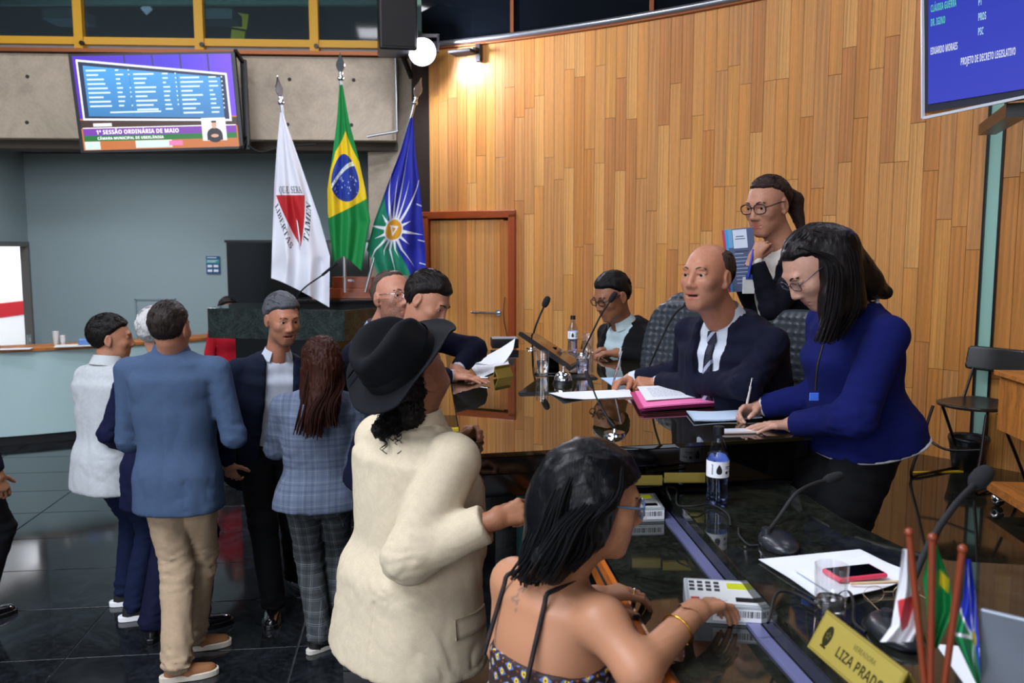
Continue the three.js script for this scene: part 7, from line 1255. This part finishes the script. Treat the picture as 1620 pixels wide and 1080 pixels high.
// -- bald man speaking into the microphone
{
  const b = V(0.93, DAIS, -3.45), yaw = -55;
  const S = person({ label: 'balding man in navy suit and striped tie speaking at the table', base: b, yaw, H: 1.78, hip: V(1.0, 1.25, -3.52), neck: P(1148, 506, 3.4), head: P(1118, 440, 3.32), headYaw: -46, headPitch: 2, skin: 0xb97c5e, lips: 0x9a5448, beard: 0x6a5a50, beardMix: 0.3, headScale: 1.04, fine: 0.0036, cell: 0.009, bulk: 1.16, belly: 0.025, shoulder: 0.12, face: { open: true, jaw: 1.06, neck: 1.12 },
    hair: { thick: 0.0085, rough: 0.001, soft: 0.03, baldAbove: 0.098, baldTilt: -0.3, line: [[-0.12, -0.05], [-0.03, -0.025], [0.0, 0.014], [0.04, 0.03], [0.07, 0.034], [0.09, 0.03], [0.3, 0.0]], seed: 29 }, hairColor: 0x33261f, browColor: 0x4a3428,
    armR: { wrist: PH(998, 600, TT + 0.035), elbow: P(1085, 585, 3.75), dir: V(-0.8, -0.1, 0.5), palm: V(0.2, -0.9, 0.2), pose: 'pen' }, armL: { wrist: PH(1042, 604, TT + 0.035), elbow: P(1180, 608, 3.12), dir: V(-1, -0.05, 0.05), palm: V(-0.1, -0.8, -0.6), pose: 'fist' },
    legL: { ankle: V(0.8, DAIS + 0.09, -3.2), knee: V(0.64, 1.16, -3.2) }, legR: { ankle: V(0.7, DAIS + 0.09, -3.5), knee: V(0.56, 1.16, -3.5) },
    wear: [under(shirtWhite, { cuff: -0.004, cuffWide: 1.1 }), { name: 'jacket', mat: cloth(0x0b0f24), loose: 0.027, hem: -0.1, skirt: 0.02, fold: 0.007, front: lapelFront(-0.02, 0.52, 0.075), seed: 81 }, { name: 'trousers', legs: 1, mat: suitDark }], shoes: { mat: blackShoe, soleMat: M.black } });
  collar(S, shirtWhite, 0.068, 0.05, 0.6, 'collar', 0.026);
  const shirtF = chestField(S, { bulk: 1.16, belly: 0.025 }, 0.006), tie = new THREE.Shape([[-0.016, 0.51], [0.016, 0.51], [0.021, 0.475], [0.013, 0.465], [0.036, 0.05], [0, 0.0], [-0.036, 0.05], [-0.013, 0.465], [-0.021, 0.475]].map(p => new THREE.Vector2(...p)));
  const sub = tessY(new THREE.ExtrudeGeometry(tie, { depth: 0.008, bevelEnabled: true, bevelSize: 0.002, bevelThickness: 0.002, bevelSegments: 1 }), 14), ps = sub.attributes.position, zs = new Map();
  for (let i = 0; i < ps.count; i++) { const y = ps.getY(i) + S.T - 0.525, key = y.toFixed(3); ps.setY(i, y); if (!zs.has(key)) zs.set(key, surfZ(shirtF, S, 0, y)); ps.setZ(i, ps.getZ(i) + zs.get(key) + 0.006); } sub.computeVertexNormals(); const uv = sub.attributes.uv; for (let i = 0; i < uv.count; i++) uv.setXY(i, ps.getX(i) * 9, ps.getY(i) * 9); part('tie', S.toTorso(sub), std(0xffffff, 0.6, { map: M.tieStripe }), S.group, 'dark tie with pale stripes');
  const pen = thing('pen', 'silver pen held by the balding man', 'pen', S.handR.at(0.1, 0.03, 0.02).toArray()); const up2 = P(984, 555, 3.82).sub(pen.position), dn = PH(970, 606, TT + 0.012).sub(pen.position); part('barrel', bar(dn, up2, 0.0045, 10), M.chrome, pen); part('tip', bar(dn, dn.clone().addScaledVector(up2.clone().sub(dn).normalize(), -0.014), 0.0045, 8, 0.001), M.black, pen);
}
function tessY(g, n) { // split long faces so that the strip can bend
  let q = g.index ? g.toNonIndexed() : g; const p = q.attributes.position, out = []; for (let i = 0; i < p.count; i += 3) { let tri = [[0, 1, 2].map(k => V().fromBufferAttribute(p, i + k))]; for (let it = 0; it < 5; it++) { const nx = []; for (const [a, b, c] of tri) { const ab = a.distanceTo(b), bc = b.distanceTo(c), ca = c.distanceTo(a), m = Math.max(ab, bc, ca); if (m < 0.05) nx.push([a, b, c]); else if (m === ab) { const k = a.clone().add(b).multiplyScalar(0.5); nx.push([a, k, c], [k, b, c]); } else if (m === bc) { const k = b.clone().add(c).multiplyScalar(0.5); nx.push([a, b, k], [a, k, c]); } else { const k = c.clone().add(a).multiplyScalar(0.5); nx.push([a, b, k], [k, b, c]); } } tri = nx; } for (const t of tri) for (const v of t) out.push(v.x, v.y, v.z); }
  const r = new THREE.BufferGeometry(); r.setAttribute('position', new THREE.Float32BufferAttribute(out, 3)); r.setAttribute('uv', new THREE.Float32BufferAttribute(new Float32Array(out.length / 3 * 2), 2)); return r;
}
// -- standing woman with the folders
{
  const b = V(1.3, DAIS, -4.06), yaw = -62, hc = 0x2a1a14;
  const S = person({ label: 'standing woman with ponytail, dark glasses and folders against her chest', sex: 'f', base: b, yaw, H: 1.68, neck: P(1240, 386, 4.07), hip: V(1.3, 1.54, -4.07), head: P(1214, 327, 4.03), headYaw: -52, headPitch: -14, skin: 0xbb8468, lips: 0x97504a, headScale: 1.07, fine: 0.0038,
    hair: { thick: 0.008, rough: 0.001, soft: 0.04, line: [[-0.12, -0.06], [-0.07, -0.05], [-0.03, -0.03], [0.0, -0.006], [0.03, 0.006], [0.06, 0.026], [0.085, 0.06], [0.105, 0.11], [0.3, 0.3]], seed: 37 }, hairColor: hc,
    hairMore: S => { const a = S.fromHead(0, 0.05, -0.11), m = S.fromHead(0.02, -0.01, -0.155), e = P(1268, 362, 4.09); return { pts: [a, m, e, P(1276, 376, 4.11)], k: 0.03, g: unite([rc(S.fromHead(0, 0.05, -0.09), a, 0.04, 0.034), rc(a, m, 0.034, 0.044), rc(m, e, 0.044, 0.02)], 0.02), f: (d, x, y, z) => d + 0.003 * noise3(x * 90, y * 20, z * 90) }; },
    armL: { elbow: P(1222, 490, 3.83), wrist: P(1193, 408, 3.87), dir: V(0.45, 0.8, 0.0), palm: V(0.5, 0.05, -0.8), pose: 'fist', scale: 0.92 }, armR: { elbow: P(1205, 505, 4.18), wrist: P(1172, 446, 4.05), dir: V(-0.9, 0.2, 0.2), palm: V(0.2, 0.1, 0.95), pose: 'rest' },
    wear: [under(cloth(0xd5cfc4, 0.85), { hem: -0.05 }), { name: 'cardigan', mat: cloth(0x070916), loose: 0.02, hem: -0.3, skirt: 0.02, fold: 0.007, front: (d, x, y, z) => z > 0 ? smax(d, 0.055 - Math.abs(x), 0.005) : d, seed: 91 }, { name: 'trousers', legs: 1, mat: suitDark }], shoes: { mat: blackShoe, soleMat: M.black, size: 0.92 } });
  glasses(S, std(0x2a1418, 0.3), 0.0024, 0.027, 0.02);
  const lan = thing('lanyard', 'blue lanyard with white badge of the standing woman', 'lanyard', P(1184, 430, 3.85).toArray()); const o = lan.position; part('ribbon', tube([P(1192, 395, 3.87), P(1188, 415, 3.83), P(1184, 438, 3.83)].map(p => p.sub(o)), 0.006, 14, 6), std(0x2438a0, 0.6), lan); part('badge', box(0.055, 0.075, 0.004, 0, -0.06, 0.01, 0.003), M.white, lan); part('clip', box(0.03, 0.02, 0.006, 0, -0.022, 0.012), std(0x2a50b0, 0.4), lan);
  // folders held upright
  const fc = [[0xb0304a, 0], [0x3a8cc0, 1], [0x2f3f66, 2]];
  for (const [c, k] of fc) { const z = 4.03 - k * 0.012, a = [P(1136 + k * 5, 364 - k, z), P(1187 + k * 2, 361, z - 0.08), P(1196 + k * 2, 458, z - 0.06), P(1158 + k * 3, 463, z)]; const m = a[0].clone().add(a[2]).multiplyScalar(0.5); const g = thing('document_folder', ['crimson folder at the back of the held stack', 'sky blue folder in the middle of the held stack', 'grey blue printed folder at the front of the held stack'][k], 'folder', m.toArray(), 0, 'folders held by the standing woman'); part('cover', screenMesh(a.map(p => p.clone().sub(m)), 0.005, 1, 0), k === 2 ? std(0xffffff, 0.6, { map: M.coverPrint }) : std(c, 0.6), g); }
}
// -- woman in the royal blue sweater writing
{
  const b = V(P(1372, 700, 2.82).x, DAIS, -2.86), yaw = -80, hc = 0x0f0a0a;
  const S = person({ label: 'woman in royal blue sweater with long dark hair writing at the table', sex: 'f', base: b, yaw, H: 1.6, hip: P(1362, 664, 2.84), neck: P(1350, 488, 2.82), head: P(1290, 425, 2.76), headYaw: -80, headPitch: -40, skin: 0xc2927c, lips: 0xa05a58, headScale: 1.0, fine: 0.0034, cell: 0.009, bulk: 1.09, belly: 0.02, limb: 1.12, shoulder: 0.112, face: { wide: 0.97, neck: 0.95 },
    hair: { thick: 0.009, low: -0.12, rough: 0.001, soft: 0.035, seed: 33, line: [[-0.2, -0.04], [-0.04, -0.02], [0.0, -0.002], [0.03, 0.016], [0.06, 0.04], [0.08, 0.07], [0.095, 0.1], [0.3, 0.3]] }, hairCell: 0.004, hairColor: hc, hairs: [700, 0.06], hairMat: phys(hc, 0.36, { bumpMap: M.hairBump, bumpScale: 0.0006, specularIntensity: 0.35 }),
    hairMore: S => { const A = S.fromHead(0, 0.0, -0.09), C = S.fromHead(0.07, 0.0, -0.02), e1 = P(1302, 535, 2.62), e2 = P(1380, 458, 2.82); return { pts: [e1, e2, P(1290, 560, 2.6), P(1420, 470, 2.8)], k: 0.035, g: unite([rc(A, P(1368, 446, 2.8), 0.07, 0.055), rc(S.fromHead(0, 0.05, -0.06), P(1345, 432, 2.79), 0.05, 0.055), rc(C, P(1322, 490, 2.66), 0.036, 0.045), rc(P(1320, 480, 2.66), e1, 0.042, 0.01), rc(S.fromHead(0.05, 0.02, -0.08), P(1345, 480, 2.68), 0.06, 0.05), rc(P(1345, 440, 2.78), P(1400, 462, 2.84), 0.06, 0.025)], 0.04), f: (d, x, y, z) => d + 0.001 * noise3(x * 60, y * 8, z * 60) + 0.0006 * noise3(x * 140, y * 14, z * 140) }; },
    strands: S => strandTubes([[S.fromHead(0.05, 0.1, 0.02), S.fromHead(0.09, 0.02, -0.02), P(1318, 490, 2.6), P(1303, 540, 2.6)], [S.fromHead(0.04, 0.11, -0.05), S.fromHead(0.085, 0.03, -0.08), P(1345, 485, 2.64), P(1318, 535, 2.62)], [S.fromHead(0.0, 0.11, -0.05), S.fromHead(0.03, 0.06, -0.12), P(1362, 440, 2.77), P(1392, 466, 2.8)]], 260, 0.03, 0.0015, 97, 0.009),
    armL: { elbow: P(1352, 660, 2.58), wrist: PH(1256, 671, TT + 0.03), dir: V(-1, -0.05, -0.05), palm: V(0, -1, 0), pose: 'flat', fine: 0.003 }, armR: { elbow: P(1300, 625, 2.98), wrist: PH(1202, 644, TT + 0.045), dir: V(-0.9, -0.1, 0.25), palm: V(0.0, -0.75, 0.65), pose: 'pen', fine: 0.003 },
    wear: [{ name: 'sweater', mat: cloth(0x0b1352, 0.9), loose: 0.016, hem: -0.075, skirt: 0.034, fold: 0.006, hole: 0.064, sleeve: 1.05, seed: 101, cuff: 0.02, hemSlope: -0.12 }, { name: 'trousers', legs: 1, mat: cloth(0x08080b), r: [0.112, 0.098, 0.08], seed: 103, loose: 0.0 }], shoes: { mat: blackShoe, soleMat: M.black, size: 0.92 } });
  glasses(S, std(0x4a4450, 0.25, { metalness: 0.6 }), 0.0016, 0.025, 0.015);
  // pale trims at hem, cuffs and neck
  const pale = cloth(0xd2d2d6, 0.9), hemR = []; const rows = torsoRows(S, { bulk: 1.09, belly: 0.02 }); for (let k = 0; k < 40; k++) { const a = k / 40 * 6.283, w = rows[1][1] + 0.04, d = rows[1][2] + 0.04, c = Math.cos(a), s = Math.sin(a), x = w * Math.sign(c) * Math.pow(Math.abs(c), 0.85), z = d * Math.sign(s) * Math.pow(Math.abs(s), 0.85) - 0.016; hemR.push(S.tor(x, -0.074 - 0.12 * z, z)); } part('hem_trim', finish(tube(hemR, 0.006, 80, 6, true), S), pale, S.group);
  for (const s of ['L', 'R']) { const w = S['wr' + s], e = S['el' + s], d = e.clone().sub(w).normalize(); part('cuff_trim', finish(bar(w.clone().addScaledVector(d, 0.01), w.clone().addScaledVector(d, 0.024), 0.036, 20, 0.04), S), pale, S.group); }
  const nt = []; for (let k = 0; k < 28; k++) { const a = k / 28 * 6.283; nt.push(S.tor(0.07 * Math.cos(a), S.T * 0.985 + 0.008 - 0.02 * Math.sin(a), -0.008 + 0.068 * Math.sin(a))); } part('neck_trim', finish(tube(nt, 0.0055, 50, 6, true), S), pale, S.group);
  const lan = thing('lanyard', 'black lanyard with small blue badge of the writing woman', 'lanyard', P(1287, 620, 2.68).toArray()), o = lan.position; part('ribbon', tube([P(1302, 545, 2.68), P(1293, 580, 2.68), P(1290, 618, 2.68)].map(p => p.sub(o)), 0.004, 14, 6), M.black, lan); part('badge', box(0.03, 0.026, 0.004, 0, -0.014, 0.006, 0.002), std(0x3c6ad0, 0.4), lan);
  const pen = thing('pen', 'white ballpoint pen held by the woman in blue', 'pen', S.handR.at(0.1, 0.02, 0.02).toArray()); const up2 = P(1190, 598, 3.04).sub(pen.position), dn = PH(1178, 657, TT + 0.014).sub(pen.position); part('barrel', bar(dn, up2, 0.0045, 10), std(0xd8d4d0, 0.3), pen); part('cap', bar(dn.clone().lerp(up2, 0.8), up2, 0.0052, 10), M.chrome, pen);
}
// -- people behind the tribune and at the left edge
{
  let b = V(P(361, 505, 9.0).x, 0, -9.0);
  const S = person({ label: 'person in red shirt with dark hair behind the granite tribune', sex: 'f', base: b, yaw: 40, H: 1.56, skin: 0xa87456, hair: { thick: 0.02, seed: 2 }, hairColor: 0x1c1412, noFace: false, cell: 0.014, fine: 0.006, hairCell: 0.007,
    hairMore: S => ({ pts: [P(340, 545, 8.9)], g: rc(S.fromHead(-0.05, -0.03, -0.05), P(346, 540, 8.95), 0.07, 0.05), f: d => d }), wear: [{ name: 'shirt', mat: cloth(0xb81c2c), loose: 0.016, hem: -0.1, cell: 0.014 }, { name: 'trousers', legs: 1, mat: suitDark, cell: 0.016 }], shoes: { mat: blackShoe, soleMat: M.black } });
  b = V(P(508, 456, 9.0).x, 0, -9.0);
  person({ label: 'smiling woman with dark hair glimpsed between white flag and wooden box', sex: 'f', base: b, yaw: -10, H: 1.7, head: P(505, 459, 8.9), skin: 0xb98266, headYaw: -12, hair: { thick: 0.02, seed: 4, low: -0.12 }, hairColor: 0x120d0c, cell: 0.014, fine: 0.006, hairCell: 0.007, hairMore: S => ({ pts: [S.fromHead(0.07, -0.16, 0), S.fromHead(-0.09, -0.2, 0)], g: unite([rc(S.fromHead(0.06, 0, -0.04), S.fromHead(0.07, -0.14, -0.02), 0.035, 0.03), rc(S.fromHead(-0.06, 0, -0.04), S.fromHead(-0.08, -0.16, -0.02), 0.04, 0.04)], 0.02), f: d => d }), wear: [{ name: 'blouse', mat: cloth(0x9c96b8), loose: 0.014, hem: -0.1, cell: 0.014 }, { name: 'trousers', legs: 1, mat: suitDark, cell: 0.016 }], shoes: { mat: blackShoe, soleMat: M.black } });
  b = V(P(-64, 700, 4.6).x, 0, -4.6);
  person({ label: 'person in dark suit cut off by the left edge', base: b, yaw: 150, H: 1.76, skin: 0xa87456, hair: {}, hairColor: 0x1c1412, cell: 0.014, fine: 0.006, hairCell: 0.007, wear: [{ name: 'jacket', mat: suitNavy, loose: 0.024, hem: -0.22, skirt: 0.03, cell: 0.014 }, { name: 'trousers', legs: 1, mat: suitDark, cell: 0.016 }], shoes: { mat: blackShoe, soleMat: M.black } });
  const f = PH(17, 832, 0), t = thing('tripod', 'black tripod with one leg reaching in at the left edge', 'tripod', [f.x - 0.55, 0, f.z - 0.22]); const hub = V(0, 1.1, 0); for (const [x, z] of [[0.55, 0.22], [-0.4, 0.3], [-0.3, -0.4]]) { const l = part('leg', bar(V(x, 0.02, z), hub, 0.014, 10, 0.018), M.black, t); part('foot', new THREE.SphereGeometry(0.02, 10, 8).translate(x, 0.02, z), M.blackMatte, l); } part('head', [cyl(0.04, 0.05, 0.1, 0, 1.13, 0), box(0.12, 0.1, 0.16, 0, 1.23, 0, 0.02)], M.black, t);
}
shade(scene);
renderer.render(scene, camera);
